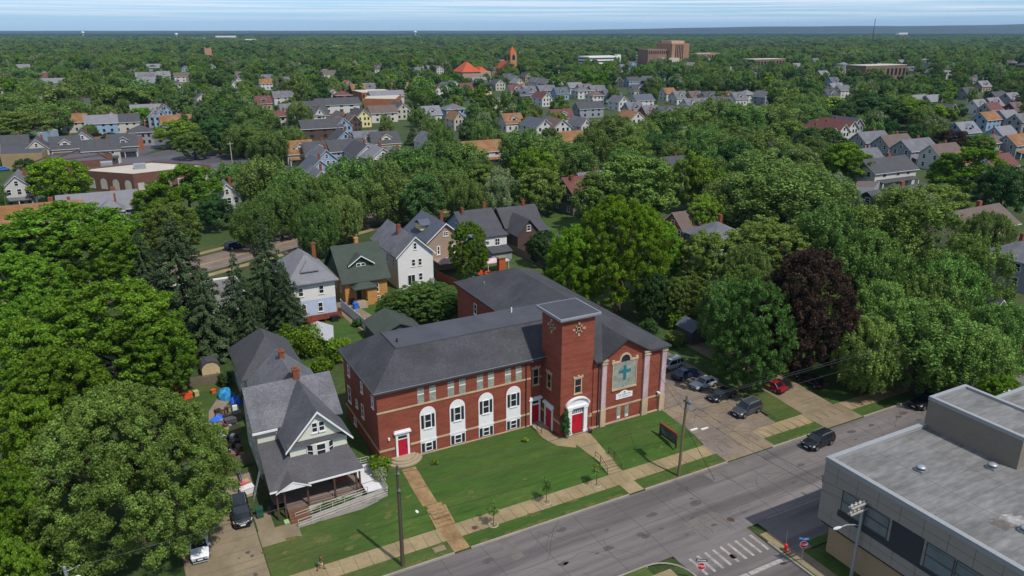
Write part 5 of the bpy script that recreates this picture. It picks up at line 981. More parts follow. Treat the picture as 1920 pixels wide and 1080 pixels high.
skin_body('shorts', [(0, 0, .95, .165, .135), (0, -.1, .84, .125), (.12, -.1, .64, .1), (0, .1, .84, .125), (-.07, .1, .64, .1)], [(0, 1), (1, 2), (0, 3), (3, 4)], mat('white_cloth', 'd8d6d6', var=.04), PE)
for p, q in (((.26, -.1, .1), (.42, -.1, .05)), ((-.4, .1, .18), (-.34, .1, .04))): b = MB(); b.tube([p, tuple(Vector(p).lerp(Vector(q), .5)), q], [.055, .06, .04], 8); b.build('shoe', BLACKMETAL, PE, smooth=True)
skin_body('hair', [(.06, 0, 1.66, .08, .085), (.08, 0, 1.76, .085, .09)], [(0, 1)], mat('dark_hair', '1d1511'), PE, 1)
b = MB(); b.tube([(.17, 0, 1.655), (.205, 0, 1.635), (.175, 0, 1.625)], .014, 6); b.build('nose', SKIN, PE)
for s in (-1, 1): b = MB(); b.tube([(.168, s * .035, 1.68), (.182, s * .035, 1.68)], .012, 6); b.build('eye', BLACKMETAL, PE); b = MB(); b.tube([(.08, s * .088, 1.67), (.085, s * .1, 1.65), (.08, s * .088, 1.62)], .016, 5); b.build('ear', SKIN, PE)
b = MB(); b.tube([(.168, -.025, 1.595), (.176, 0, 1.593), (.168, .025, 1.595)], .007, 5); b.build('mouth', mat('lips', '6d3a33'), PE)
# ------------------------------------------------------------------ yard clutter
def clutter(b, n, x0, x1, y0, y1, zs, s0, s1, rr):
    for _ in range(n): x, y = rr.uniform(x0, x1), rr.uniform(y0, y1); w, d, h = rr.uniform(s0, s1), rr.uniform(s0, s1), rr.uniform(s0, s1); b.box(x, x + w, y, y + d, zs, zs + h)
TARP = mat('blue_tarp', '2f7fae', var=.2, sc=1.5, rough=.5); TARP2 = mat('bright_blue_tarp', '2a62c4', var=.2, sc=1.5, rough=.5); ORG = mat('orange_plastic', 'c4532a', var=.1, rough=.5)
def heap(name, label, cat, x, y, rx, ry, h, mt, seed):
    rr = random.Random(seed); b = MB(); n = 14; rings = []
    for k, f in enumerate((1.0, .92, .7, .38, .08)):
        rings.append([(x + rx * f * rr.uniform(.8, 1.15) * math.cos(t), y + ry * f * rr.uniform(.8, 1.15) * math.sin(t), GZ(x, y) + h * (0, .45, .8, .98, 1.02)[k] * (rr.uniform(.85, 1.15) if k else 0)) for t in np.linspace(0, 2 * math.pi, n + 1)[:-1]])
    loft(b, rings); return tag(b.build(name, mt), label, cat)
heap('tarp_heap', 'teal blue tarpaulin heap on the yard grass', 'tarp', *W(424, 748, -.3), 1.1, 1.5, 1.3, TARP, 1); heap('tarp_heap', 'bright blue tarpaulin heap against the cream house', 'tarp', *W(443, 760, -.3), .8, 1.2, 1.1, TARP2, 2); heap('tarp_heap', 'small blue tarp over boxes in the yard junk', 'tarp', *W(412, 792, -.3), 1.2, .8, .8, TARP2, 3)
def junkbox(name, label, cat, u, v, w, d, h, mt, rz=0, z=-.45):
    x, y = W(u, v, z); o = thing(name, label, cat, (x, y, GZ(x, y)), rz); b = MB(); b.box(-w / 2, w / 2, -d / 2, d / 2, -.1, h); b.build('body', mt, o); b = MB(); b.box(-w / 2 - .04, w / 2 + .04, -d / 2 - .04, d / 2 + .04, h, h + .07); b.build('lid', mt, o); return o
for a in (('toy_chest', 'orange plastic chest on the yard grass near the fence', 'chest', 350, 752, 1.6, .9, .7, ORG, .2), ('toy_chest', 'small orange crate beside the spruce in the yard', 'crate', 317, 732, .8, .8, .9, ORG, .5), ('garden_crate', 'reddish wooden crate below the spruce', 'crate', 340, 735, 1.6, .8, .5, RUSTWOOD, .1), ('garden_crate', 'pale yellow box on the yard grass', 'box', 369, 747, .6, .7, .7, mat('pale_yellow', 'a59d68'), .3),
          ('garden_crate', 'little orange bucket box by the yard track', 'box', 401, 742, .6, .5, .5, ORG, .3), ('wheelie_bin', 'dark green wheelie bin beside the porch stairs', 'bin', 487, 965, .7, .75, 1.05, mat('bin_green', '1f4638')), ('wheelie_bin', 'black bin between green bin and porch', 'bin', 508, 958, .65, .7, 1.0, BLACKMETAL), ('wheelie_bin', 'blue bin by the bungalow porch', 'bin', 667, 579, .8, .8, 1.1, TARP2, .2, 0), ('wheelie_bin', 'second dark blue bin nearer the bungalow wall', 'bin', 660, 570, .8, .8, 1.1, PNAVY, .2, 0), ('barbecue', 'black barbecue box at the deck corner', 'barbecue', 628, 602, 1.2, .8, 1.0, BLACKMETAL, 0, 0),
          ('storage_box', 'grey storage box among the yard junk', 'box', 433, 800, 1.4, 1.0, .9, SIDE_D, .2), ('storage_box', 'dark box stacked by the house wall', 'box', 447, 792, 1.1, 1.0, 1.2, BLACKMETAL, .1), ('storage_box', 'brown wooden box amid the yard junk', 'box', 408, 808, 1.3, .9, .6, mat('brown_board', '7a5a45'), .3), ('storage_box', 'red box in the yard junk', 'box', 404, 806 + 8, 1.0, .7, .45, mat('faded_red', '6f3a34'), .6), ('work_table', 'greenish board table in the yard junk', 'table', 438, 816, 2.0, 1.2, .8, mat('mossy_board', '7d7a50'), .25), ('storage_box', 'white cabinet lying in the yard junk', 'cabinet', 415, 829, 1.3, .7, .4, SIDE_W, .4),
          ('white_bag', 'white sack standing on the yard track', 'sack', 359, 789, .6, .5, .7, SIDE_W, .2), ('white_bag', 'second white sack further down the yard track', 'sack', 372, 797, .6, .6, .6, SIDE_W, .6), ('garden_table', 'white table with coloured things by the picket fence', 'table', 463, 922, 1.5, .9, .7, SIDE_W, .15), ('garden_crate', 'pale pink cardboard box behind the white table', 'box', 460, 910, .9, .7, .6, mat('cardboard', 'b08a72'), .2), ('toy_chest', 'pink plastic tub on the white table side', 'tub', 457, 918, .5, .5, .95, mat('pink_plastic', 'c9546a'), 0), ('sandbags', 'round cream tub by the picket fence', 'tub', 426, 879, 1.0, 1.0, .6, SIDING, 0)):
    junkbox(*a)
for u0, v0, u1, v1, lb in ((329, 799, 344, 817, 'long white plank lying on the yard grass'), (337, 797, 350, 818, 'second white plank next to the first on the yard grass')):
    p, q = W(u0, v0, -.4), W(u1, v1, -.4); b = MB(); b.tube([(*p, -.1), (*q, -.35)], .14, 4); tag(b.build('plank', SIDE_W), lb, 'plank')
LD = thing('ladder', 'grey ladder leaning against the cream house side', 'ladder'); b = MB()
for s in (-.22, .22): b.tube([(-14.9, .6 + s, -.62), (-13.75, 1.2 + s, 2.6)], .04, 5)
b.build('stile', STEEL, LD)
for k in range(9): t = (k + .5) / 9; b = MB(); x, y, z = -14.9 + 1.15 * t, .6 + .6 * t, -.62 + 3.22 * t; b.tube([(x, y - .22, z), (x, y + .22, z)], .025, 5); b.build('rung', STEEL, LD)
b = MB(); p, q = W(449, 890, -.3), W(455, 915, -.5); b.add([(*p, .9), (*q, .8), (*q, -.1), (*p, 0)] + [(p[0] + .05, p[1], .9), (q[0] + .05, q[1], .8), (q[0] + .05, q[1], -.1), (p[0] + .05, p[1], 0)], [[0, 1, 2, 3], [7, 6, 5, 4], [0, 4, 5, 1], [1, 5, 6, 2], [2, 6, 7, 3]]); tag(b.build('banner', mat('navy_white_banner', '4a5a92', var=.5, sc=3)), 'navy and white banner draped by the driveway fence', 'banner')
b = MB(); rj = random.Random(31)
for _ in range(105):
    t = rj.random(); x = -15.6 + rj.gauss(0, .55) + t * .8; y = 8.8 + t * 14.5; zz = GZ(x, y); w, d, h, q = rj.uniform(.2, .8), rj.uniform(.2, .9), rj.uniform(.15, .8), rj.uniform(0, 3); c, s = math.cos(q) * .5, math.sin(q) * .5
    b.prism([(x + c * w - s * d, y + s * w + c * d), (x - c * w - s * d, y - s * w + c * d), (x - c * w + s * d, y - s * w - c * d), (x + c * w + s * d, y + s * w - c * d)], zz - .05, zz + h, rj.choice((0, 0, 0, 0, 0, 1, 1, 1, 2, 2, 3, 4)))
tag(b.build('yard_junk', [mat('dark_junk', '2c2a2a'), mat('brown_board', '7a5a45'), SIDE_E, mat('faded_red', '6f3a34'), SIDE_W]), 'jumbled heap of mixed junk between the yard and the cream house', 'junk', None, 'stuff')
b = MB(); clutter(b, 9, 42.5, 45.5, 58.5, 62.5, 0, .5, 1.2, random.Random(8)); tag(b.build('orange_tarp', ORG), 'orange sheeting spread around the brick garden chimney', 'tarp'); PT = thing('patio_canopy', 'pale pinkish patio canopy behind the brick garden chimney', 'canopy', (47.5, 63.5, 0)); b = MB(); hip_roof(b, -2.6, 2.6, -1.6, 1.6, 2.5, 2.9, .1); b.build('canopy', mat('pale_pink_canvas', 'b9a3a6', var=.15, sc=1), PT)
for sx_ in (-2.5, 2.5):
    for sy_ in (-1.5, 1.5): b = MB(); b.tube([(sx_, sy_, 0), (sx_, sy_, 2.45)], .05, 6); b.build('post', WHITE, PT)
for u, v, lb in ((1221 + 80, 804, 'white parking block near the transformer pole'), (1321, 802, 'second white parking block near the transformer pole')): x, y = W(u, v, -.8); b = MB(); b.box(x - .6, x + .6, y - .12, y + .12, GZ(x, y), GZ(x, y) + .16); tag(b.build('parking_block', SIDE_W), lb, 'parking block')
b = MB(); b.box(52.4, 52.75, -11.5, -8.2, GZ(52.5, -10) - .1, GZ(52.5, -10) + .16); tag(b.build('parking_block', WOOD), 'long wooden parking bumper behind the dark grey SUV', 'parking block')
b = MB(); b.tube([(*W(826, 960, -.4), GZ(-.5, -11)), (*W(833, 972, -.4), GZ(-.5, -11) + .3)], [.25, .1], 8)
x, y = W(782, 962, -.6); b = MB(); b.prism([(x + .16 * math.cos(t), y + .3 * math.sin(t)) for t in np.linspace(0, 6.28, 9)[:-1]], GZ(x, y), GZ(x, y) + .06); tag(b.build('lawn_bag', SIDE_W), 'small white bag lying on the lawn near the tan steps', 'bag')
PN = thing('flower_pot', 'dark pot with pinkish flowers beside the main tower door', 'plant pot', (26.9, -5.3, -.05)); b = MB(); b.tube([(0, 0, 0), (0, 0, .45)], [.2, .28], 10); b.build('pot', BLACKMETAL, PN); b = MB(); rr = random.Random(6)
for _ in range(60): v_ = Vector((rr.gauss(0, .17), rr.gauss(0, .17), .55 + abs(rr.gauss(0, .14)))); b.add([v_, v_ + Vector((.09, 0, .03)), v_ + Vector((.03, .09, .02))], [[0, 1, 2]])
b.build('flowers', mat('pink_petals', 'a5727c'), PN)
# ------------------------------------------------------------------ houses of the neighbourhood
LMK = [('the green-roofed bungalow', 690, 500), ('the white gabled house', 785, 500), ('the maroon-roofed house', 1075, 360), ('the church tower', 1065, 640), ('the blue and white house', 580, 530), ('the cream porch house', 560, 800),
       ('the red-tiled far church', 900, 130), ('the brown hospital tower', 1255, 95), ('the long brick school', 1645, 132), ('the striped white car park', 1120, 115), ('the arched brick shop', 260, 335), ('the dark asphalt car park', 400, 310), ('the office penthouse', 1830, 770), ('the tan gabled house', 830, 440), ('the brown crossed-gable house', 985, 415), ('the long white house', 1655, 310)]
ITEMS = []      # things waiting for a label: (object, description, u, v, category)
HM = {'k': SH_DARK, 'g': SH_GREY, 'l': SH_LGREY, 'b': SH_BROWN, 'o': SH_ORANGE, 'm': SH_MAROON, 's': SH_BLUE, 'r': SH_RED}
HN = {'k': 'charcoal', 'g': 'grey', 'l': 'pale grey', 'b': 'brown', 'o': 'orange-brown', 'm': 'maroon', 's': 'slate-blue', 'r': 'red'}
WM = {'w': mat('aged_white_siding', 'b4b2ae', var=.06, sc=.6, st=(1, 1, 8), var2=.06), 'c': mat('aged_cream_siding', 'a8a596', var=.06, sc=.6, st=(1, 1, 8), var2=.06), 'u': SIDE_LB, 't': SIDE_T, 'y': SIDE_Y, 'n': SIDE_DB, 'e': SIDE_E, 'd': SIDE_D, 'a': mat('red_wall_brick', '7e4434', var=.15, sc=.6)}
WN = {'w': 'white', 'c': 'cream', 'u': 'light blue', 't': 'tan', 'y': 'pale yellow', 'n': 'brown', 'e': 'grey', 'd': 'dark grey', 'a': 'red brick'}
DIM = {'Y': (8, 13, 5.7, 9.2), 'X': (12, 8.6, 5.5, 9.0), 'D': (10.5, 9.6, 4.6, 8.8), 'H': (9.6, 10, 6, 8.9)}
PROTO = {}
def house_geo(t, wall, roof, parts):
    w, d, e, r = DIM[t]; x0, x1, y0, y1 = -w / 2, w / 2, -d / 2, d / 2
    if t == 'Y': gable_wall(wall, x0, x1, y0, y1, -.5, e, r, 'y'); gable_roof(roof, x0, x1, y0, y1, e, r + .1, 'y', .45, me=1)
    elif t == 'X': gable_wall(wall, x0, x1, y0, y1, -.5, e, r, 'x'); gable_roof(roof, x0, x1, y0, y1, e, r + .1, 'x', .5, me=1)
    elif t == 'D': gable_wall(wall, x0, x1, y0, y1, -.5, e, r, 'x'); gable_roof(roof, x0, x1, y0, y1, e, r + .1, 'x', .55, me=1); parts['dormer'] = True
    else: wall.box(x0, x1, y0, y1, -.5, e); hip_roof(roof, x0, x1, y0, y1, e + .05, r, .6, me=1)
    return w, d, e, r
def simple_window(F, a, z, w, h, par):
    b = MB(); b.fbox(F, a - w / 2 - .14, a + w / 2 + .14, -.05, .05, z - .12, z + h + .12, 0); b.fbox(F, a - w / 2, a + w / 2, 0, .065, z, z + h, 1); b.fbox(F, a - w / 2, a + w / 2, .05, .075, z + h / 2 - .04, z + h / 2 + .04, 0)
    return b.build('window', [WHITE, GLASS], par, fix=False)
def house_proto(t, near):
    if (t, near) in PROTO: return PROTO[(t, near)], False
    wl, rf, pt = MB(), MB(), {}; w, d, e, r = house_geo(t, wl, rf, pt); fy = -d / 2
    wn = [(FS(fy), a, z, 1.0, 1.5) for z in ((1.0, 3.9) if t != 'D' else (1.2,)) for a in (-w * .28, w * .05, w * .3)] + [(FL(-w / 2), a, z, 1.0, 1.5) for z in ((1.0, 3.9) if t != 'D' else (1.2,)) for a in (-d * .28, d * .22)]
    if t == 'Y': wn.append((FS(fy), 0, 6.5, .9, 1.3))
    if t in 'XD': wn.append((FL(-w / 2), 0, 6.1, .9, 1.2))
    if near:
        root = thing('house', 'house', 'house'); wl.build('wall', SIDE_W, root); ro = rf.build('roof', [SH_GREY, WHITE], root, fix=False)
        for q in wn: simple_window(*q, root)
        b = MB(); b.box(w * .18, w * .18 + .75, d * .1, d * .1 + .7, e, r + 1.1); b.build('chimney', mat('chimney_brick', '75442f'), root)
        if pt.get('dormer'):
            b = MB(); b.add([(-2, fy + 1.2, e + .3), (2, fy + 1.2, e + .3), (2, fy + 1.2, e + 2.2), (0, fy + 1.2, e + 3.5), (-2, fy + 1.2, e + 2.2), (-2, fy + 4, e + .3), (2, fy + 4, e + .3), (2, fy + 4, e + 2.2), (0, fy + 4, e + 3.5), (-2, fy + 4, e + 2.2)], [[0, 1, 2, 3, 4], [1, 6, 7, 2], [0, 4, 9, 5]]); dm = b.build('dormer', SIDE_W, root)
            b = MB(); gable_roof(b, -2, 2, fy + 1.1, fy + 4.2, e + 2.2, e + 3.6, 'y', .35, me=1); b.build('dormer_roof', [SH_GREY, WHITE], dm, fix=False); simple_window(FS(fy + 1.2), 0, e + .9, 1.7, 1.2, dm)
        b = MB(); b.add([(-w * .45, fy - 2, 2.5), (w * .45, fy - 2, 2.5), (w * .45, fy - .02, 3.1), (-w * .45, fy - .02, 3.1), (-w * .45, fy - 2, 2.3), (w * .45, fy - 2, 2.3), (w * .45, fy - .02, 2.9), (-w * .45, fy - .02, 2.9)], [[0, 1, 2, 3], [7, 6, 5, 4], [0, 4, 5, 1], [1, 5, 6, 2], [0, 3, 7, 4]])
        po = b.build('porch_roof', SH_GREY, root)
        for x in (-w * .43, 0, w * .43): b = MB(); b.box(x - .1, x + .1, fy - 1.9, fy - 1.7, -.3, 2.4); b.build('post', WHITE, po)
    else:
        b = MB(); b.v, b.f, b.m = wl.v, wl.f, wl.m
        o = len(b.v); b.v = b.v + rf.v; b.f = b.f + [[i + o for i in f] for f in rf.f]; b.m = b.m + [1 if q == 0 else 2 for q in rf.m]
        for F, a, z, w_, h_ in wn: b.fbox(F, a - w_ / 2, a + w_ / 2, 0, .06, z, z + h_, 3)
        if pt.get('dormer'):
            b.add([(-2, fy + 1.2, e + .3), (2, fy + 1.2, e + .3), (2, fy + 1.2, e + 2.2), (0, fy + 1.2, e + 3.5), (-2, fy + 1.2, e + 2.2), (-2, fy + 4, e + .3), (2, fy + 4, e + .3), (2, fy + 4, e + 2.2), (-2, fy + 4, e + 2.2)], [[0, 1, 2, 3, 4], [1, 6, 7, 2], [0, 4, 8, 5]], 0)
            q = MB(); gable_roof(q, -2, 2, fy + 1.1, fy + 4.2, e + 2.2, e + 3.6, 'y', .35, me=1); o = len(b.v); b.v = b.v + q.v; b.f = b.f + [[i + o for i in f] for f in q.f]; b.m = b.m + [1 if k == 0 else 2 for k in q.m]
            b.fbox(FS(fy + 1.2), -.9, .9, 0, .06, e + .9, e + 2.1, 3)
        b.box(w * .18, w * .18 + .75, d * .1, d * .1 + .7, e, r + 1.0, 4)
        root = b.build('house', [SIDE_W, SH_GREY, WHITE, GLASS, mat('chimney_brick', '75442f')], fix=False); tag(root, 'house', 'house')
    PROTO[(t, near)] = root; return root, True
HOUSES = []     # (x, y, radius, u, v, half width px, depth scale)
def house(u, v, t, rc, wc, sx=1.0, sy=1.0, rz=0.0, pos=None):
    w, d, e, r = DIM[t]; zz = r
    x, y = pos if pos else W(u, v, zz)
    if not pos and t == 'Y': y += d * sy * .42
    s = PRJ(x, y, 4)[2]; near = s > 4.3
    root, fresh = house_proto(t, near)
    if fresh: o = root; o.location = (x, y, 0); o.rotation_euler = (0, 0, rz); o.scale = (sx, sy, 1)
    if near:
        ms = {'wall': WM[wc], 'roof': HM[rc], 'dormer': WM[wc], 'dormer_roof': HM[rc], 'porch_roof': HM[rc]}
        if fresh:
            def sub(q):
                for c in q.children:
                    k = c.name.split('.')[0]
                    if k in ms: c.material_slots[0].link = 'OBJECT'; c.material_slots[0].material = ms[k]
                    sub(c)
            sub(o)
        else: o = dup(root, (x, y, 0), rz, None, None, (sx, sy, 1), ms)
    else:
        if not fresh: o = root.copy(); COL.objects.link(o); o.location = (x, y, 0); o.rotation_euler = (0, 0, rz); o.scale = (sx, sy, 1)
        o.material_slots[0].link = 'OBJECT'; o.material_slots[0].material = WM[wc]; o.material_slots[1].link = 'OBJECT'; o.material_slots[1].material = HM[rc]
    o['category'] = 'house'; o['group'] = 'houses of the neighbourhood'
    cu, cv, cs = PRJ(x, y, 5); HOUSES.append((x, y, max(w * sx, d * sy) * .62, cu, cv, max(w * sx, d * sy * .6) * .5 * cs, cs))
    pat = {'Y': 'gabled', 'X': 'long-roofed', 'D': 'dormered', 'H': 'hip-roofed'}[t]
    ITEMS.append((o, f'{WN[wc]} {pat} house, {HN[rc]} roof', cu, cv, 'house'))
T_ = '''28 330 Y g w 1 1|120 256 D k w 1 1|152 248 Y k w 1 1|186 262 X k c 1.1 1|228 252 D k e 1 1|66 262 Y k c 1 1|22 254 X k e .9 1|262 234 H k e 1 1|62 383 X o u 1.5 1.2|112 380 D o c .9 1|182 362 X l e 1.5 1.25|205 372 H l e .6 .6|424 345 Y l w .9 .8|437 340 H m a .6 .6
307 196 Y k u 1 1|346 188 X k e 1 1|300 206 Y l u 1 1|328 216 X o e 1.2 1|522 206 H m c 1.4 1.2|557 264 D o c 1 1|594 266 D k w 1 1|611 281 Y g u 1 1.2|598 300 Y s u 1 1
578 190 X k w 1.5 1|598 203 Y k w .8 1|531 171 D l w 1.1 1|600 224 X k n 1.6 1.1|641 170 H m n 1.2 1|670 158 D o n 1.1 1|654 152 Y r e 1 1|690 156 D g e 1 1|723 170 X l w 2 1.2|749 155 D o c 1.3 1
631 184 X k w 2.2 1.2|715 198 X b w 1.3 1.2|755 194 Y k c 1.2 1.2|590 203 X k w 1.1 1|645 212 Y b n 1 1.2|680 206 Y k y 1 1.2|643 222 Y g u 1 1|664 216 Y b n .9 1|684 246 D g e 1 1|719 247 D k y 1.1 1
647 246 Y k u 1 1|686 272 Y k w 1.1 1.2|644 262 X k u 1.1 1.2|715 278 Y l w 1.3 1.2|749 284 Y l w 1 1|813 252 Y g w .9 1.1|806 199 D l w 1 1|861 211 Y o c .8 1|825 160 Y m w 1.2 1.2|839 155 Y g w 1 1|853 152 Y g w 1 1|872 156 D m a 1 1
601 321 Y g w 1 1|902 264 X o w 1.3 1|958 213 D o w 1 1|932 183 Y s o 1 1|1020 224 Y s w 1.2 1.3|1053 224 Y b w 1.2 1.3|1092 245 X o c 2.1 1.2|1098 222 Y g w .8 1|1134 224 X b t 1 1|1025 174 Y m w 1 1.2|1023 160 X g e 1.2 1
1008 146 Y g w .9 1|1018 147 Y g w .9 1|1028 149 Y g e .9 1|1050 164 D s u 1 1|1145 168 D s u 1.3 1|1118 160 X g t 1.1 1|1103 191 X k e 1.4 1|1108 323 X g e .8 .8
1169 181 Y g w 1 1|1204 177 X s w 1.2 1|1187 192 D g e 1 1|1195 210 Y o w 1.2 1|1218 198 D g m 1 1|1247 199 D k e 1 1|1253 165 X o w .8 1|1273 171 D g w 1 1|1302 171 D b t 1 1|1295 185 D g w 1 1|1314 184 D g e 1 1
1328 172 D k e 1 1|1341 184 D k w 1.1 1|1360 172 D m w 1.1 1|1383 173 D g w 1 1|1364 183 Y g e 1.1 1.1|1262 294 X k d .7 1|1442 172 Y g e 1 1|1567 156 D l w 1.3 1|1562 145 D s u 1 1|1580 160 X g w 1 1
1560 240 Y m w 1 1.5|1580 233 Y m w 1 1.5|1596 227 Y m w 1 1.5|1607 222 Y k e 1 1.3|1437 262 D k w .9 1|1633 247 X g e 1.3 1|1676 253 X b e 1.3 1|1716 261 X g e 1.4 1.1|1768 270 X b w 1.2 1|1812 284 X o e 1 1|1868 290 X m w 1.2 1
1657 296 X k w 1.7 1.3|1624 279 X g e .9 1|1680 352 X k d 1.9 1.4|1830 390 X b y 1.5 1.3|1917 452 H g e 1 1|1908 252 X o e 1.2 1.1|1862 251 H b e 1.2 1|1880 237 X l u 1 1|1808 229 D l u 1.2 1|1852 210 X o u 1.1 1|1888 207 X l u 1.1 1|1916 213 X g e 1 1
1859 193 X m e 1 1|1834 187 D l w 1 1|1786 196 Y k d 1.2 1.2|1722 178 X l w 1.2 1|1748 178 X l e 1.1 1|1815 164 D k e 1.3 1|1871 172 X k d 1.2 1|1896 174 D l e 1.2 1|1903 192 D b n 1 1|46 233 Y m w 1 1|113 209 X m c 1.2 1|137 214 X o c 1 1
188 216 X l u 1.2 1|208 214 Y l u 1 1|232 214 X k c 1.1 1|272 196 X l w 1.3 1|290 206 Y l e 1 1|143 185 X k w 1.2 1|85 178 D l e 1 1|92 147 X l w 2 1.6|285 120 D l e 2 1.6|272 136 X l w 1.5 1.3|495 140 D g w 1.3 1|530 171 X g w 1.2 1|440 152 Y g w .9 1|1555 168 D k w 1 1'''
for row in T_.replace('\n', '|').split('|'):
    q = row.split(); wc = q[4] if q[4] in WM else {'o': 'c', 'm': 'a'}[q[4]]
    house(float(q[0]), float(q[1]), q[2], q[3], wc, float(q[5]), float(q[6]), RNG.uniform(-.03, .03))
# right-edge pale house partly behind the feathery trees
for (u, v, t, rc, wc) in ((1760, 590, 'H', 'b', 't'), (1865, 560, 'Y', 'k', 'c'), (1300, 395, 'X', 'b', 'a'), (1345, 415, 'H', 'g', 'd')): house(u, v, t, rc, wc)
# flat-roofed commercial blocks
def block(pts, h, wm, rm, label, cat='building', name='shop_building', arches=None, par=.5, win=None):
    r = thing(name, label, cat); b = MB(); b.prism(pts, -.3, h); b.build('wall', wm, r)
    c = Vector((sum(p[0] for p in pts) / len(pts), sum(p[1] for p in pts) / len(pts))); ins = [tuple(c + (Vector(p) - c) * .985) for p in pts]
    b = MB(); b.prism(ins, h - .1, h + .02); b.build('roof', rm, r)
    n = len(pts); b = MB()
    for i in range(n): (ax, ay), (bx, by), (cx, cy), (ex, ey) = pts[i], pts[(i + 1) % n], ins[(i + 1) % n], ins[i]; b.hexa([(ax, ay, h), (bx, by, h), (cx, cy, h), (ex, ey, h), (ax, ay, h + par), (bx, by, h + par), (cx, cy, h + par), (ex, ey, h + par)])
    b.build('parapet', wm, r)
    for (i, cnt, a0, z0, w_, hh, arched, m_) in (win or []):
        p, q = Vector((*pts[i], 0)), Vector((*pts[(i + 1) % n], 0)); d = q - p; ln = d.length; d.normalize(); F = Face(p, d, Vector((d.y, -d.x, 0)))
        for k in range(cnt):
            a = ln * (k + .5) / cnt; z = [(a - w_ / 2, z0), (a + w_ / 2, z0)] + ([(a + w_ / 2 * math.cos(t), z0 + hh + w_ / 2 * math.sin(t)) for t in np.linspace(0, math.pi, 9)] if arched else [(a + w_ / 2, z0 + hh), (a - w_ / 2, z0 + hh)])
            b = MB(); b.fprism(F, z, -.05, .06); b.build('window', m_, r)
    u, v, s = PRJ(c.x, c.y, h); HOUSES.append((c.x, c.y, max((Vector(p) - c).length for p in pts), u, v, max((Vector(p) - c).length for p in pts) * .8 * s, s)); return r
BRK2 = mat('brown_shop_brick', '63463b', var=.14, sc=.5, st=(1, 1, 3)); PALE = mat('pale_panel', 'a8a39a'); WROOF = mat('white_membrane', 'a8a196', var=.1, sc=.2)
s1, s2, s3 = Vector(W(136, 321, 6)), Vector(W(249, 329, 6)), Vector(W(395, 312, 6)); s4 = s1 + (s3 - s2)
bs = block([tuple(s1), tuple(s2), tuple(s3), tuple(s4)], 6, BRK2, WROOF, 'brown brick shop with pale arched windows and a white flat roof', win=[(0, 5, 0, .8, 2.6, 2.2, True, PALE), (1, 6, 0, 1, 2, 2.4, False, PALE)])
for u, v in ((200, 309), (262, 313)): x, y = W(u, v, 6.5); b = MB(); b.box(x - 1.8, x + 1.8, y - 1.6, y + 1.6, 6, 7.6); b.build('roof_unit', STEEL, bs)
def pq(*a, h=4): return [W(u, v, h) for u, v in a]
block(pq((48, 312), (128, 306), (205, 300), (180, 286), (95, 292), h=4.5), 4.5, BRK2, mat('dark_shop_roof', '4d4e55', var=.12, sc=.2), 'low brick shop with a dark flat roof behind the tall bright tree', win=[(0, 4, 0, .6, 2.4, 2, False, GLASS)])
block(pq((88, 305), (160, 296), (210, 290), (155, 280), h=4.5)[:4], 4.6, BRK2, mat('dark_shop_roof', '4d4e55'), 'dark-roofed brick strip shop beside the far asphalt lot')
block(pq((145, 275), (240, 262), (268, 262), (262, 250), (150, 262), h=4.5), 4.5, mat('orange_shop_brick', '96603f'), mat('dark_shop_roof', '4d4e55'), 'long strip of orange brick shops with a dark roof', win=[(0, 7, 0, .6, 2.2, 1.8, False, PALE)])
block(pq((0, 290), (78, 287), (92, 272), (0, 266), h=6), 6, mat('tan_hall_wall', '8d7c5c'), SH_DARK, 'long dark-roofed tan hall at the left edge', par=.1)
flat('parking_lot', [W(40, 300), W(75, 262), W(290, 245), W(330, 262), W(250, 300)], .02, ASPH_DARK)
block(pq((45, 250), (72, 250), (108, 243), (80, 238), h=6.5), 6.5, mat('dull_blue_panels', '7f8d98'), mat('light_metal_roof', '8d9299'), 'light blue flat-roofed block near the left edge', par=.1, win=[(0, 4, 0, 3.8, 2, 1.4, False, GLASS)])
block(pq((682, 186), (742, 187), (752, 178), (690, 178), h=6), 6, mat('orange_shop_brick', '96603f'), WROOF, 'flat-roofed orange brick block with a white roof among houses')
block(pq((1230, 208), (1322, 208), (1330, 200), (1240, 199), h=6), 6, SIDE_D, mat('dark_shop_roof', '4d4e55'), 'long dark flat-roofed hall with an orange end behind the trees'); block(pq((1324, 212), (1342, 212), (1344, 203), (1326, 203), h=6.5), 6.5, mat('orange_shop_brick', '96603f'), WROOF, 'small orange brick end block beside the long dark hall')
block(pq((1600, 352), (1640, 352), (1650, 340), (1608, 340), h=4), 4, SIDE_E, SH_BROWN, 'low brown-grey lean-to block beside the long white house', par=.05)
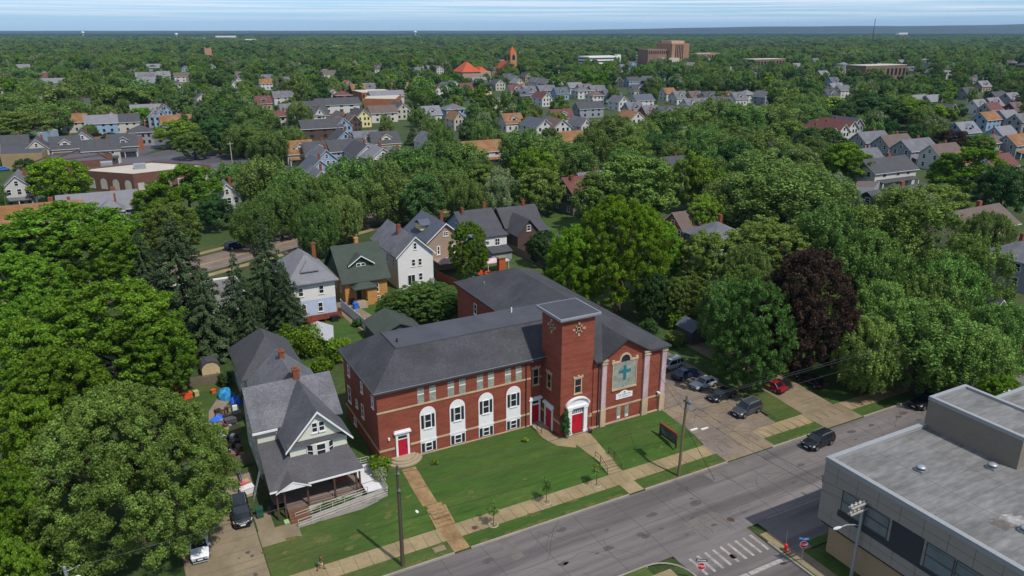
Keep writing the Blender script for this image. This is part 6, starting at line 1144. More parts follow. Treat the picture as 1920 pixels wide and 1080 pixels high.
# ------------------------------------------------------------------ far landmarks
def px(u, v0, h_px):   # ground point and height of something hidden at its foot
    x, y = W(u, v0, 0); s = PRJ(x, y, 0)[2]; return x, y, s
def tower(name, label, cat, u, vb, wpx, vt, wm, extra): x, y, s = px(u, vb, 0); w = wpx / s; h = (vb - vt) / s / .97; r = thing(name, label, cat, (x, y, 0)); extra(r, w, h); HOUSES.append((x, y, w, u, (vb + vt) / 2, wpx * .5, s)); return r
def spire(r, w, h):
    b = MB(); b.box(-w / 2, w / 2, -w / 2, w / 2, -.5, h * .78); b.build('tower', mat('tan_orange_stone', 'a2704c', var=.12, sc=.2), r); b = MB(); q = w * .5
    b.add([(-q, -q, h * .78), (q, -q, h * .78), (q, q, h * .78), (-q, q, h * .78), (0, 0, h)], [[0, 1, 4], [1, 2, 4], [2, 3, 4], [3, 0, 4]]); b.build('spire', SH_RED, r)
    for F in (FS(-w / 2), FL(-w / 2)): b = MB(); b.fprism(F, [(-w * .22, h * .55), (w * .22, h * .55), (w * .22, h * .68), (0, h * .74), (-w * .22, h * .68)], -.1, .1); b.build('belfry_opening', GLASS, r)
    b = MB(); gable_roof(b, -w * .8, w * .9, -w * .2, w * 3.5, h * .25, h * .5, 'y', .3); b.build('nave_roof', SH_RED, r); b = MB(); gable_wall(b, -w * .8, w * .9, -w * .19, w * 3.5, -.5, h * .25, h * .49); b.build('nave_wall', mat('tan_orange_stone', 'a2704c'), r)
tower('church_with_spire', 'distant church with a slim orange stone tower and red roof', 'church', 960, 143, 13, 91, None, spire)
def hall(r, w, h):
    b = MB(); b.box(-w / 2, w / 2, -10, 14, -.5, h * .5); b.build('wall', SIDE_T, r); b = MB(); hip_roof(b, -w / 2, w * .1, -10, 14, h * .5, h, .8); hip_roof(b, w * .1, w / 2, -6, 14, h * .42, h * .75, .6); b.build('roof', SH_RED, r)
tower('church_hall', 'distant hall with broad red tiled roofs left of the slim spire', 'church hall', 887, 152, 58, 118, None, hall)
HB, HB2 = mat('hospital_brick', '765c4e', var=.08, sc=.1), mat('hospital_orange', '8e6c54', var=.08, sc=.1)
def hosp(r, w, h):
    b = MB(); b.box(-w * .5, w * .5, -18, 18, -.5, h * .9); t = b.build('tower', HB2, r); b = MB(); b.box(-w * .4, w * .35, -12, 12, h * .9, h); b.build('roof_plant', mat('pink_plant', 'b08d7c'), t)
    for k in range(5): b = MB(); b.fbox(FS(-18), -w * .3 + k * w * .1, -w * .3 + k * w * .1 + 1.6, -.1, .2, h * .3, h * .85); b.build('window_strip', GLASS, t)
    b = MB(); b.box(-w * 1.65, -w * .5, -10, 14, -.5, h * .68); b.build('wing', HB, r); b = MB(); b.box(-w * 1.1, -w * .2, -24, -10.1, -.5, h * .35); b.build('annexe', PALE, r)
    for k in range(9): b = MB(); b.fbox(FS(-10), -w * 1.6 + k * w * .12, -w * 1.6 + k * w * .12 + 2, -.1, .2, h * .5, h * .62); b.build('window_strip', GLASS, r)
tower('hospital', 'distant brown brick hospital tower with lower wings', 'hospital', 1259, 124, 40, 80, None, hosp)
def deck(r, w, h):
    n = 4
    for k in range(n): b = MB(); b.box(-w / 2, w / 2, -14, 14, h * k / n + h * .1, h * k / n + h * .22); b.build('deck', SIDE_W, r)
    b = MB(); b.box(-w / 2 + .6, w / 2 - .6, -13.4, 13.4, -.5, h * .86); b.build('core', SIDE_D, r); b = MB(); b.box(w * .38, w * .5 + .3, -14.3, -8, -.5, h * 1.08); b.build('stair_tower', SIDE_W, r)
tower('parking_garage', 'distant white striped parking garage left of the hospital', 'car park', 1123, 127, 70, 106, None, deck); tower('parking_garage', 'distant white parking deck in front of the hospital', 'car park', 1233, 122, 76, 104, None, deck)
def blk(wm, rm=None, d=12, cols=10):
    def f(r, w, h):
        b = MB(); b.box(-w / 2, w / 2, -d, d, -.5, h); b.build('wall', wm, r); b = MB(); b.box(-w / 2 - .3, w / 2 + .3, -d - .3, d + .3, h, h + .5); b.build('roof', rm or PALE, r)
        for k in range(cols): b = MB(); a = -w / 2 + (k + .5) * w / cols; b.fbox(FS(-d), a - w / cols * .28, a + w / cols * .28, -.1, .15, h * .35, h * .8); b.build('window_strip', GLASS, r)
    return f
for u, vb, wp, vt, wm, lb in ((1320, 113, 56, 101, HB2, 'distant orange brick block right of the hospital tower'), (1430, 128, 78, 112, mat('dull_red_brick', '6e544a'), 'distant long red brick apartment block'), (1640, 150, 112, 124, mat('school_brick', '6f574a'), 'long brown brick school with flat roof on the right'), (628, 98, 32, 87, SH_ORANGE, 'distant long orange-roofed block in the trees'), (1668, 93, 40, 84, SIDE_W, 'distant white-roofed hall near the thin mast'),
                              (372, 80, 26, 72, SIDE_W, 'distant white warehouse furthest left of the three'), (424, 77, 36, 68, SIDE_W, 'distant white warehouse in the middle of the three'), (470, 82, 20, 74, SIDE_W, 'distant white warehouse furthest right of the three'), (1690, 70, 26, 62, SIDE_W, 'very distant white hall under the right-hand hills'), (1030, 108, 40, 99, PALE, 'distant pale block between spire and parking garage'), (270, 102, 26, 95, SIDE_W, 'distant white low block in the left woods'), (700, 186, 60, 172, mat('orange_shop_brick', '96603f'), 'orange brick block with pale roof above the brown house')):
    tower('distant_block', lb, 'building', u, vb, wp, vt, None, blk(wm, WROOF))
def ctower(r, w, h):
    b = MB(); b.box(-w / 2, w / 2, -w / 2, w / 2, -.5, h); b.build('tower', mat('pink_stone', '9a7560'), r); b = MB(); b.box(-w, w, -w / 2, w, -.5, h * .5); b.build('nave', mat('pink_stone', '9a7560'), r); b = MB()
    for s in (-1, 1): b.box(s * w * .42 - w * .08, s * w * .42 + w * .08, -w / 2, -w / 2 + w * .16, h, h * 1.12)
    b.build('pinnacle', mat('pink_stone', '9a7560'), r)
tower('church_with_tower', 'distant square pinkish church tower in the left woods', 'church', 392, 116, 12, 93, None, ctower)
def wtower(r, w, h):
    b = MB(); b.tube([(0, 0, 0), (0, 0, h * .7)], w * .15, 8); b.build('stem', SIDE_W, r); b = MB(); b.tube([(0, 0, h * .66), (0, 0, h * .74), (0, 0, h * .86), (0, 0, h * .96), (0, 0, h)], [w * .15, w * .45, w * .5, w * .36, w * .05], 12); b.build('tank', SIDE_W, r)
for u, vb, lb in ((779, 70, 'tiny white water tower on the skyline above the spire'), (157, 71, 'tiny white water tower on the far left skyline'), (332, 74, 'tiny white water tower above the warehouses')): tower('water_tower', lb, 'water tower', u, vb, 6, vb - 11, None, wtower)
def mast(r, w, h):
    b = MB()
    for k in range(3): t = k * 2.094; b.tube([(1.6 * math.cos(t), 1.6 * math.sin(t), 0), (.5 * math.cos(t), .5 * math.sin(t), h)], .3, 5)
    for k in range(16): z = h * k / 16; q = 1.6 - 1.1 * k / 16; b.tube([(q, 0, z), (-q * .5, q * .87, z + 3)], .12, 4)
    b.build('lattice', BLACKMETAL, r)
tower('radio_mast', 'thin dark radio mast on the right skyline', 'mast', 1633, 94, 3, 40, None, mast)
# low wooded hills closing the horizon on the right
hl = MB(); n_ = 140
prof = [(-300, 57.6), (1000, 57.2), (1100, 56), (1250, 53.5), (1400, 51), (1550, 50), (1750, 49.5), (1850, 48), (1930, 46.5), (2150, 44)]
for k, (D, f) in enumerate(((8600, -.15), (9600, .55), (11000, 1.0), (13000, .9), (15000, -.2))):
    for i in range(n_ + 1):
        u = -350 + 2560 * i / n_; v = np.interp(u, [p[0] for p in prof], [p[1] for p in prof]); ang = math.atan((u - 960) / math.hypot(FPX, 483)); q = CAM[:2] + (FW + RT * math.tan(ang)) * D
        hh = 50 + (57 - v) / FPX * 11000 * math.hypot(1, 483 / FPX) 
        hl.v.append((q[0], q[1], (hh * (.985 + .015 * math.sin(i * .7 + k))) * f if f > 0 else -20))
hl.f = [[k * (n_ + 1) + i, k * (n_ + 1) + i + 1, (k + 1) * (n_ + 1) + i + 1, (k + 1) * (n_ + 1) + i] for k in range(4) for i in range(n_)]; hl.m = [0] * len(hl.f)
struct(hl.build('hills', mat('wooded_hill', '1d2c1c', var=.3, sc=.002, var2=.2, sc2=.02), smooth=True, fix=False))
# ------------------------------------------------------------------ vegetation
LEAF = {}
for k, c, v, h in (('maple', '5d7b26', .4, .012), ('bright', '648624', .4, .012), ('round', '4a6630', .4, .012), ('olive', '637838', .42, .012), ('elm', '627a3e', .42, .02), ('dark', '435d32', .4, .02), ('spruce', '46563a', .45, .012), ('beech', '3f322b', .45, .01), ('yellow', '6f8830', .35, .015), ('willow', '688440', .45, .018), ('open', '688440', .45, .015), ('pale', '75835a', .4, .015), ('far', '5c7340', .45, .025), ('deep', '30452e', .4, .02)):
    LEAF[k] = leafmat('leaf_' + k, c, v, h)
npr = np.random.default_rng(5)
def leaf_mesh(name, P, Nn, S, mts, mi=None, asp=.62):
    n = len(P); a = npr.normal(size=(n, 3)); t = np.cross(Nn, a); t /= np.linalg.norm(t, axis=1)[:, None] + 1e-9; b = np.cross(Nn, t); S = S[:, None]
    j = lambda: npr.uniform(.7, 1.25, (n, 1))
    V = np.stack([P - t * S * j() * .6, P - b * S * asp * j() * .6 + Nn * S * .1, P + t * S * j() * .6, P + b * S * asp * j() * .6 + Nn * S * .1], 1).reshape(-1, 3)
    me = bpy.data.meshes.new(name); me.vertices.add(4 * n); me.vertices.foreach_set('co', V.astype(np.float32).ravel()); me.loops.add(4 * n); me.loops.foreach_set('vertex_index', np.arange(4 * n, dtype=np.int32))
    me.polygons.add(n); me.polygons.foreach_set('loop_start', np.arange(0, 4 * n, 4, dtype=np.int32))
    for m_ in mts: me.materials.append(m_)
    me.update(calc_edges=True); me.validate(); return me
def unit(n): d = npr.normal(size=(n, 3)); return d / np.linalg.norm(d, axis=1)[:, None]
def broad(n, R, H, z0, nl, lr, size, fill=.12, up=.35, shell=.7, vs=1.0, droop=0):
    """crown points: lobes over an uneven ellipsoid, leaves on the outside of each lobe"""
    hz = (H - z0) / 2; c0 = np.array([0, 0, z0 + hz]); d = unit(nl); d[:, 2] = np.where(d[:, 2] < -.85, -d[:, 2], d[:, 2])
    rr = npr.uniform(.82, 1.12, nl)[:, None]; C = c0 + d * np.array([R, R, hz]) * shell * rr; C[: nl // 5] = c0 + d[: nl // 5] * np.array([R, R, hz]) * .3; L = R * lr * npr.uniform(.65, 1.3, nl)
    pts, nn = [], []; need = n
    while need > 0:
        k = npr.choice(nl, need * 2, p=L ** 2 / (L ** 2).sum()); q = unit(need * 2); q[:, 2] = q[:, 2] + up * .5; q /= np.linalg.norm(q, axis=1)[:, None]
        p = C[k] + q * (L[k] * npr.uniform(.5, 1.22, need * 2))[:, None] * np.array([1, 1, vs])
        ok = np.ones(need * 2, bool)
        for j in range(nl):
            idx = np.nonzero(k == j)[0]; near_ = np.nonzero(np.linalg.norm((C - C[j]) / np.array([1, 1, vs]), axis=1) < L[j] * 1.1 + L * .72)[0]; pj = p[idx]; bad = np.zeros(len(idx), bool)
            for i in near_:
                if i != j: e_ = (pj - C[i]) / np.array([1, 1, vs]); bad |= (e_ * e_).sum(1) < (L[i] * .5) ** 2
            ok[idx[bad & (npr.random(len(idx)) > fill)]] = False
        ok &= p[:, 2] > z0 * .75
        p, q = p[ok][:need], q[ok][:need]; pts.append(p); nn.append(q); need -= len(p)
    P = np.concatenate(pts); Q = np.concatenate(nn) + npr.normal(0, .6, (n, 3)); Q /= np.linalg.norm(Q, axis=1)[:, None]
    if droop: P[:, 2] -= droop * npr.random(n) ** 2
    return P, Q, size * npr.uniform(.6, 1.45, n), C, L
def conifer(n, R, H, z0=1.0, size=.5, ragged=.25):
    t = 1 - np.sqrt(npr.random(n)); lv = np.floor(t * H * 1.25); bi = np.floor(npr.random(n) * 10); hsh = np.abs(np.sin(lv * 12.9898 + bi * 78.233) * 43758.5453) % 1.0; h2 = np.abs(np.sin(lv * 39.34 + bi * 11.13) * 24634.63) % 1.0
    t = (lv + h2 * .7) / (H * 1.25); u = npr.random(n) ** .55; ang = (bi + hsh * .8) / 10 * 2 * np.pi + lv * .9 + npr.normal(0, .1, n) * (1.1 - .5 * u)
    br = R * np.clip(1 - t, 0, 1) * (1 - ragged + 2 * ragged * hsh) + .12; r = br * u
    P = np.stack([r * np.cos(ang), r * np.sin(ang), z0 + np.clip(t, 0, 1) * (H - z0) - r * .34 + .1 * r * u + npr.normal(0, .07, n) - npr.random(n) ** 3 * .35], 1); Q = np.stack([np.cos(ang) * .5, np.sin(ang) * .5, np.full(n, .9)], 1) + npr.normal(0, .4, (n, 3)); Q /= np.linalg.norm(Q, axis=1)[:, None]
    return P, Q, size * npr.uniform(.6, 1.4, n) * (1.1 - .5 * t), None, None
def trunk_mb(H, r, lobes=None, n=7, stems=1):
    b = MB(); rr = random.Random(int(H * 100))
    for s in range(stems):
        ox = (s - (stems - 1) / 2) * r * 2.2; top = H * .62
        b.tube([(ox, 0, -.4), (ox * 1.2 + rr.uniform(-.1, .1), rr.uniform(-.1, .1), H * .2), (ox * 2 + rr.uniform(-.3, .3), rr.uniform(-.3, .3), top)], [r * 1.35, r, r * .45], 8)
    if lobes is not None:
        for i in range(min(n, len(lobes))):
            c = lobes[-1 - i * 2 % len(lobes)]; z = H * rr.uniform(.22, .45); m_ = (c * .5 + np.array([0, 0, z]) * .5); m_[2] += .1 * H * .3
            b.tube([(0, 0, z), tuple(m_), tuple(c * .93 + np.array([0, 0, z]) * .07)], [r * .5, r * .32, r * .1], 6)
    return b
TP = {}
def proto(sp, lod):
    """one tree of a kind at R = 6 m, H = 14 m: (crown mesh, trunk mesh)"""
    if (sp, lod) in TP: return TP[(sp, lod)]
    n, s = ((60000, .225), (24000, .34), (4800, .68))[lod]; mt = LEAF[sp if sp in LEAF else 'far']; lob = None
    if sp == 'spruce': P, Q, S, C, L = conifer(int(n * .6), 6, 14, .8, s * 1.1)
    elif sp in ('willow', 'elm', 'pale'): P, Q, S, C, L = broad(n, 6, 14, 1.4, (560, 150, 40)[lod], (.075, .13, .22)[lod], s * .95, .15, .4, .88, 1.6, .9)
    elif sp == 'open': P, Q, S, C, L = broad(int(n * .55), 6, 14, 2.2, 220, .09, s * .95, .1, .4, .84, 1.3, 1.1)
    elif sp == 'olive': P, Q, S, C, L = broad(n, 6, 14, .9, (620, 160, 40)[lod], (.07, .13, .22)[lod], s * .95, .15, .35, .9, .85)
    elif sp == 'maple': P, Q, S, C, L = broad(n, 6, 14, 1.0, (620, 170, 40)[lod], (.072, .13, .22)[lod], s * .95, .15, .45, .9, .75)
    elif sp == 'round': P, Q, S, C, L = broad(n, 6, 14, .5, (620, 160, 40)[lod], (.07, .13, .22)[lod], s * .95, .15, .45, .92, .85)
    elif sp == 'beech': P, Q, S, C, L = broad(n, 6, 14, 1.0, (560, 150, 40)[lod], (.075, .13, .22)[lod], s * .95, .15, .4, .9, 1.0)
    else: P, Q, S, C, L = broad(n, 6, 14, 1.0, (520, 140, 38)[lod], (.08, .14, .23)[lod], s, .15, .4, .88, .9)
    cm = leaf_mesh('crown', P, Q, S, [mt])
    tb = trunk_mb(14, .33, C, (22 if sp == 'open' else 9) if lod == 0 else 5)
    if lod < 2: o = tb.build('trunk', BARK, fix=False); tm = o.data; bpy.data.objects.remove(o)
    else: tm = None
    TP[(sp, lod)] = (cm, tm); return TP[(sp, lod)]
SPN = {'maple': ('broadleaf_tree', 'fresh green layered tree'), 'bright': ('broadleaf_tree', 'bright green spreading tree'), 'round': ('maple_tree', 'dense rounded green tree'), 'olive': ('broadleaf_tree', 'olive green leafy tree'), 'elm': ('street_tree', 'muted green feathery tree'), 'dark': ('broadleaf_tree', 'dark green rounded tree'), 'spruce': ('spruce_tree', 'dark pointed spruce'), 'beech': ('beech_tree', 'dark purple-leaved tree'), 'yellow': ('broadleaf_tree', 'yellow-green airy tree'), 'willow': ('feathery_tree', 'loose light green tree'), 'open': ('feathery_tree', 'open-crowned feathery tree'), 'pale': ('broadleaf_tree', 'pale grey-green tree'), 'far': ('broadleaf_tree', 'mid green tree')}
NT = [0]
def tree(sp, x, y, H, R, lod=None, label=None, group='trees of the neighbourhood'):
    u, v, s = PRJ(x, y, H * .5)
    if lod is None: lod = 0 if s > 7.2 else (1 if s > 3.2 else 2)
    cm, tm = proto(sp, lod); nm, ds = SPN[sp]; NT[0] += 1; rz = RNG.uniform(0, 6.28); sc = (R / 6, R / 6, H / 14); g = GZ(x, y) if y < 60 else 0
    if lod == 2:
        o = bpy.data.objects.new(nm, cm); COL.objects.link(o); r = o
    else:
        r = bpy.data.objects.new(nm, None); COL.objects.link(r)
        for k, me in (('crown', cm), ('trunk', tm)): o = bpy.data.objects.new(k, me); COL.objects.link(o); o.parent = r
    r.location = (x, y, g); r.rotation_euler = (0, 0, rz); r.scale = sc; r['category'] = 'tree'; r['group'] = group
    if label: r['label'] = label
    else: ITEMS.append((r, ds, u, v, 'tree'))
    return r
def ptree(u, vt, H, rpx, sp, label=None, own=None):
    x, y = W(u, vt, H * .96); s = PRJ(x, y, H * .6)[2]; R = rpx / s * 1.1; PLACED.append((x, y, R)); return tree(sp, x, y, H, R, label=label)
PLACED = []
# the giant olive tree in front: its own dense crown
P, Q, S, C, L = broad(260000, 10.2, 17.4, .5, 1500, .05, .17, .15, .35, .92, .65, .5); P[:, :2] *= (1.2 - .46 * np.clip(P[:, 2] / 17.4, 0, 1))[:, None]; x, y = -26.7, -1.6
r = thing('giant_tree', 'huge olive green tree filling the lower left corner beside the driveway', 'tree', (x, y, -.6), 0, None); o = bpy.data.objects.new('crown', leaf_mesh('crown', P, Q, S, [LEAF['olive']])); COL.objects.link(o); o.parent = r; trunk_mb(15, .6, C, 16).build('trunk', BARK, r, fix=False); PLACED.append((x, y, 10))
P, Q, S, C, L = broad(190000, 9.2, 22, .5, 900, .062, .2, .15, .45, .88, .9, .4); x, y = 56.5, 30.5
r = thing('giant_tree', 'big bright green tree towering behind the church right of its tower', 'tree', (x, y, 0)); o = bpy.data.objects.new('crown', leaf_mesh('crown', P, Q, S, [LEAF['bright']])); COL.objects.link(o); o.parent = r; trunk_mb(21, .5, C, 14).build('trunk', BARK, r, fix=False); PLACED.append((x, y, 9))
TT = '''198 540 17 118 maple|285 600 13 60 maple|110 388 17 120 maple|190 430 15 70 maple|20 480 15 80 maple|25 610 15 85 maple|20 750 14 80 maple|5 880 13 70 maple|90 660 14 80 maple|60 560 14 70 maple|5 1000 11 50 maple|40 415 13 55 dark
318 405 23 100 spruce|372 500 16 60 spruce|435 472 17 56 spruce|488 402 22 66 spruce|528 490 15 52 spruce|465 560 11 40 spruce|255 430 15 50 spruce
800 537 6.5 62 round|745 552 5.5 38 round|850 553 6 42 round|878 420 13 34 maple|1080 430 17 52 bright|1240 420 15 45 bright|1185 298 19 80 olive|1120 330 15 45 olive|1305 293 17 40 yellow|1325 370 13 36 yellow|1330 440 14 55 olive|1300 520 9 40 olive
1480 316 20 118 elm|1400 330 17 80 elm|1570 390 18 70 elm|1560 330 16 55 pale|1440 420 15 80 olive|1700 362 21 112 open|1640 440 18 75 willow|1830 440 19 80 open|1745 560 14 100 willow|1640 590 12 60 willow|1890 560 13 60 willow|1840 600 12 70 willow|1790 480 16 70 willow|1890 690 8 40 maple
1890 318 14 46 dark|1830 283 15 58 maple|1700 352 13 56 pale|1760 350 12 50 olive|1600 285 11 34 bright|1020 436 8 30 dark|1045 470 7 26 dark|1860 400 13 45 elm|1780 300 11 30 maple
490 300 16 46 elm|548 322 15 44 elm|600 332 15 48 elm|655 302 16 48 elm|710 300 15 46 elm|765 283 16 50 elm|822 268 16 44 elm|872 272 15 40 elm|905 300 13 30 elm|940 320 11 30 pale|985 248 18 46 elm|1032 262 16 46 elm|1078 272 15 40 elm|1112 243 15 34 elm|590 385 13 40 elm|520 350 14 40 elm|680 340 13 42 elm|740 335 13 42 elm|800 320 13 40 elm|400 372 9 32 dark|345 316 15 56 maple|318 385 13 48 olive|290 350 12 40 maple|104 300 14 52 bright|430 310 13 40 elm|470 380 12 40 elm|640 370 12 36 elm
332 228 12 40 yellow|384 208 15 22 spruce|430 198 17 40 dark|480 203 17 40 elm|520 222 15 36 spruce|560 193 14 22 elm|265 203 10 22 bright|405 225 15 36 dark|455 235 14 36 elm|500 250 13 36 elm|360 250 11 30 olive|545 240 12 26 elm
1150 222 15 44 elm|1200 232 15 44 elm|1250 212 16 46 elm|1292 203 17 40 elm|1342 188 17 40 elm|1392 198 17 44 elm|1430 248 15 40 elm|1372 258 16 48 elm|1424 288 17 58 elm|1230 255 13 40 dark|1310 240 15 40 elm|1180 262 13 36 elm|1540 243 14 48 dark|1590 272 14 42 maple|1482 230 14 40 olive|1500 180 15 44 elm|1562 183 13 28 yellow|1650 186 16 52 dark|1722 190 15 46 maple|1690 180 15 40 elm|1450 200 15 44 elm|1520 200 14 36 elm|1840 255 9 26 maple|1790 247 10 32 beech|1480 270 14 44 elm|1520 310 14 40 elm|1340 300 14 40 elm
30 213 15 50 olive|72 198 15 52 elm|18 178 16 50 elm|104 166 16 46 elm|46 300 8 20 dark|165 235 8 16 elm|180 250 6 12 beech|205 250 7 16 dark|170 160 15 40 elm|225 165 15 40 olive|130 190 14 36 elm|240 150 14 36 elm|300 160 14 36 elm|200 200 8 22 elm|20 130 15 40 elm|60 150 14 34 elm'''
for row in TT.replace('\n', '|').split('|'): q = row.split(); ptree(float(q[0]), float(q[1]), float(q[2]), float(q[3]), q[4])
for sp, x, y, H, R, lb in (('round', 54.4, -5.0, 17.2, 5.9, 'dense round maple overhanging the parked cars beside the church'), ('beech', 65.0, -5.2, 20, 7.4, 'tall dark brown-purple leaved tree beside the neighbouring drive')): PLACED.append((x, y, R)); tree(sp, x, y, H, R, label=lb)
for sp, x, y, H, R in (('willow', 74, 2, 15, 5.5), ('elm', 60, 6, 13, 4.5), ('olive', 66, 8, 14, 5), ('willow', 82, -6, 13, 5.5), ('elm', 72, 14, 15, 5), ('dark', 58, 22, 10, 3.5), ('olive', 62, 20, 9, 3.2), ('elm', 92, -8, 14, 5.5)): PLACED.append((x, y, R)); tree(sp, x, y, H, R)
# shrubs and saplings by the church
def shrub(name, label, x, y, H, R, sp, n=900, size=.28, lobes=14, flowers=False, cat='shrub'):
    g = GZ(x, y) if y < 60 else 0; P, Q, S, C, L = broad(n, R, H, .1, lobes, .42, size, .1, .4, .62, .9); mts = [LEAF[sp]]; o = bpy.data.objects.new(name, leaf_mesh(name, P, Q, S, mts)); COL.objects.link(o); o.location = (x, y, g); tag(o, label, cat)
    return o
shrub('green_bush', 'rounded green bush at the church corner by the stone steps', -.6, -1.6, 2.2, 1.25, 'maple', 1400); x, y = -1.0, -2.9; shrub('flowering_bush', 'low whitish flowering bush in front of the green corner bush', x, y, 1.2, .95, 'pale', 800, .22)
for (u, v, R, H, lb) in ((575, 655, 3.0, 5, 'large green bush behind the dark rear roof'), (632, 668, 2.2, 4, 'rounded green bush beside the church rear corner'), (540, 640, 2.4, 4.5, 'green bush under the spruces by the rear roof'), (606, 690, 1.6, 2.6, 'low green bush in front of the pale tent')): x, y = W(u, v, 1); shrub('green_bush', lb, x, y, H, R, 'maple', 2600, .36, 26)
for (u, v, lb) in ((816, 870, 'small yellow-green shrub on the lawn by the rounded steps'), (985, 828, 'small yellow-green shrub on the lawn near the wing end')): x, y = W(u, v, 0); shrub('lawn_shrub', lb, x, y, .6, .45, 'yellow', 200, .16, 7)
P, Q, S, C, L = broad(3000, .72, 4.3, .05, 60, .3, .17, .1, .3, .8, 1.2); P[:, :2] *= (1.15 - .7 * np.clip(P[:, 2] / 4.3, 0, 1))[:, None]; o = bpy.data.objects.new('columnar_evergreen', leaf_mesh('crown', P * np.array([1, 1, 1]), Q, S, [LEAF['dark']])); COL.objects.link(o); o.location = (23.2, -5.0, -.1); tag(o, 'narrow pointed evergreen beside the main tower door', 'shrub')
for (u, v, lb) in ((925, 985, 'thin young street tree nearest the tan steps'), (1024, 943, 'thin young street tree between the other two'), (1118, 911, 'thin young street tree nearest the pale lawn steps')):
    x, y = W(u, v, -1.25); r = thing('street_sapling', lb, 'tree', (x, y, GZ(x, y)), 0, 'young trees in the grass strip'); b = MB(); b.tube([(0, 0, 0), (.03, 0, 1.4), (.05, .02, 2.4)], [.05, .04, .02], 6); b.build('trunk', BARK, r, fix=False)
    P, Q, S, C, L = broad(260, .85, 3.1, 1.2, 12, .34, .2, .1, .2, .7); o = bpy.data.objects.new('crown', leaf_mesh('crown', P, Q, S, [LEAF['elm']])); COL.objects.link(o); o.parent = r
    b = MB(); b.tube([(.5 * math.cos(t), .5 * math.sin(t), .05) for t in np.linspace(0, 6.28, 13)], .09, 5); b.build('edging_ring', STEP, r)
x0, y0 = -10.0, -4.9; shrub('planting_bed', 'green bed of low plants between porch and ramp', -6.6, -4.75, .7, 1.0, 'maple', 500, .2, 10).scale = (2.6, .35, 1)
for (x, y, R, H, sp, lb) in ((60.5, 18.5, 2.2, 3.2, 'maple', 'bright shrub patch on the grass behind the grey shed'), (55.5, 12.5, 1.8, 3, 'olive', 'leafy shrub between parked cars and grey shed'), (48.5, 20, 1.6, 2.6, 'maple', 'light green shrub at the end of the church lot'), (54.5, 17.5, 2.0, 3.2, 'dark', 'dark shrub at the back of the church lot'), (10.9, 45.5, .8, 1.3, 'dark', 'dark climbing plant along the white panel fence'), (38.5, 58, 1.6, 2, 'olive', 'bushy garden growth inside the red-brown fence'), (41, 53, 1.4, 1.6, 'pale', 'pale garden plants near the orange sheeting'), (-13.2, 31.5, 1.2, 2, 'dark', 'dark bush against the rear house wall')): shrub('garden_shrub', lb, x, y, H, R, sp, 1500, .3, 16)
# random planting between the surveyed trees; nothing where it would stand in a road, a house or hide a surveyed building
def free(x, y, R, H, thin=.93):
    for (hx, hy, hr, *_r) in HOUSES:
        if (x - hx) ** 2 + (y - hy) ** 2 < (hr + R * .55) ** 2: return False
    for (tx, ty, tr) in PLACED:
        if abs(tx - x) < 14 and (x - tx) ** 2 + (y - ty) ** 2 < (.55 * (R + tr)) ** 2: return False
    q = (Vector((x, y)) - p1); a = q.dot(dd); s = abs(q.dot(Vector((-dd.y, dd.x))))
    if s < 8 and -150 < a < 62: return False
    u, v, sc = PRJ(x, y, H * .55)
    if (205 < u < 560 and 276 < v < 350 and sc > 4.2) or (200 < u < 490 and 258 < v < 352): return False
    for (hx, hy, hr, hu, hv, hw, hs) in HOUSES:
        if sc > hs * 1.002 and abs(u - hu) < hw + R * sc * .7 and abs(v - hv) < 4.5 * hs + R * .8 * sc and RNG.random() < (thin if hs > 2.7 else .8): return False
    return True
CANDS = []
def scatter(d0, d1, cell, seed, thin=.93):
    rr = random.Random(seed); lo = CAM[:2] + FW * d0; n = int(d1 / cell) + 2
    for i in range(-n, n + 1):
        for j in range(0, n + 1):
            a = (j + rr.random()) * cell; l = (i + rr.random()) * cell
            if a < d0 or a > d1 or abs(l) > a * .72 + 12: continue
            q = CAM[:2] + FW * a + RT * l; x, y = float(q[0]), float(q[1])
            if y < 100 and x < 112: continue
            if y < 60: continue
            H = rr.uniform(9, 17); R = H * rr.uniform(.34, .5); sp = rr.choices(['elm', 'olive', 'dark', 'maple', 'far', 'spruce', 'pale', 'yellow'], [32, 18, 17, 9, 16, 3, 4, 1])[0]
            cl = math.sin(x * .011 + 2) * math.sin(y * .013) + .5 * math.sin(x * .03 + y * .021); H *= 1 + .22 * cl; R *= 1 + .2 * cl
            if free(x, y, R, H, thin): CANDS.append((PRJ(x, y, 6)[2] * H, sp, x, y, H, R)); PLACED_FAR.append((x, y, R))
PLACED_FAR = []
# quieter houses that only peep out of the woods
rr = random.Random(21)
for k in range(400):
    a = rr.uniform(420, 1250); l = rr.uniform(-.66, .66) * a; q = CAM[:2] + FW * a + RT * l; x = round(q[0] / 18) * 18 + rr.uniform(-2, 2); y = round(q[1] / 42) * 42 + rr.choice((-9, 9))
    if any((x - h[0]) ** 2 + (y - h[1]) ** 2 < 15 ** 2 for h in HOUSES): continue
    t = rr.choice('XYDDH'); hs_ = len(HOUSES); house(0, 0, t, rr.choices('kglbomsr', [26, 26, 20, 13, 2.5, 4, 5, 1])[0], rr.choices('wcutyned', [30, 16, 10, 8, 6, 6, 14, 6])[0], rr.uniform(.9, 1.3), 1, 0, (x, y))
    h = HOUSES[-1]; HOUSES[-1] = (h[0], h[1], h[2] * .8, h[3], h[4] + 900 * (rr.random() < .25), h[5], h[6])
    if sum(1 for i in ITEMS if i[4] == 'house') > 292: break
scatter(175, 640, 10.5, 3)
scatter(640, 1300, 13.5, 4)
CANDS.sort(reverse=True); room = 286 - NT[0]
print('surveyed trees', NT[0], 'candidates', len(CANDS), 'houses', len(HOUSES))
for c in CANDS[:room]: tree(*c[1:])
rest = [c[1:] for c in CANDS[room:]]
rr = random.Random(9)
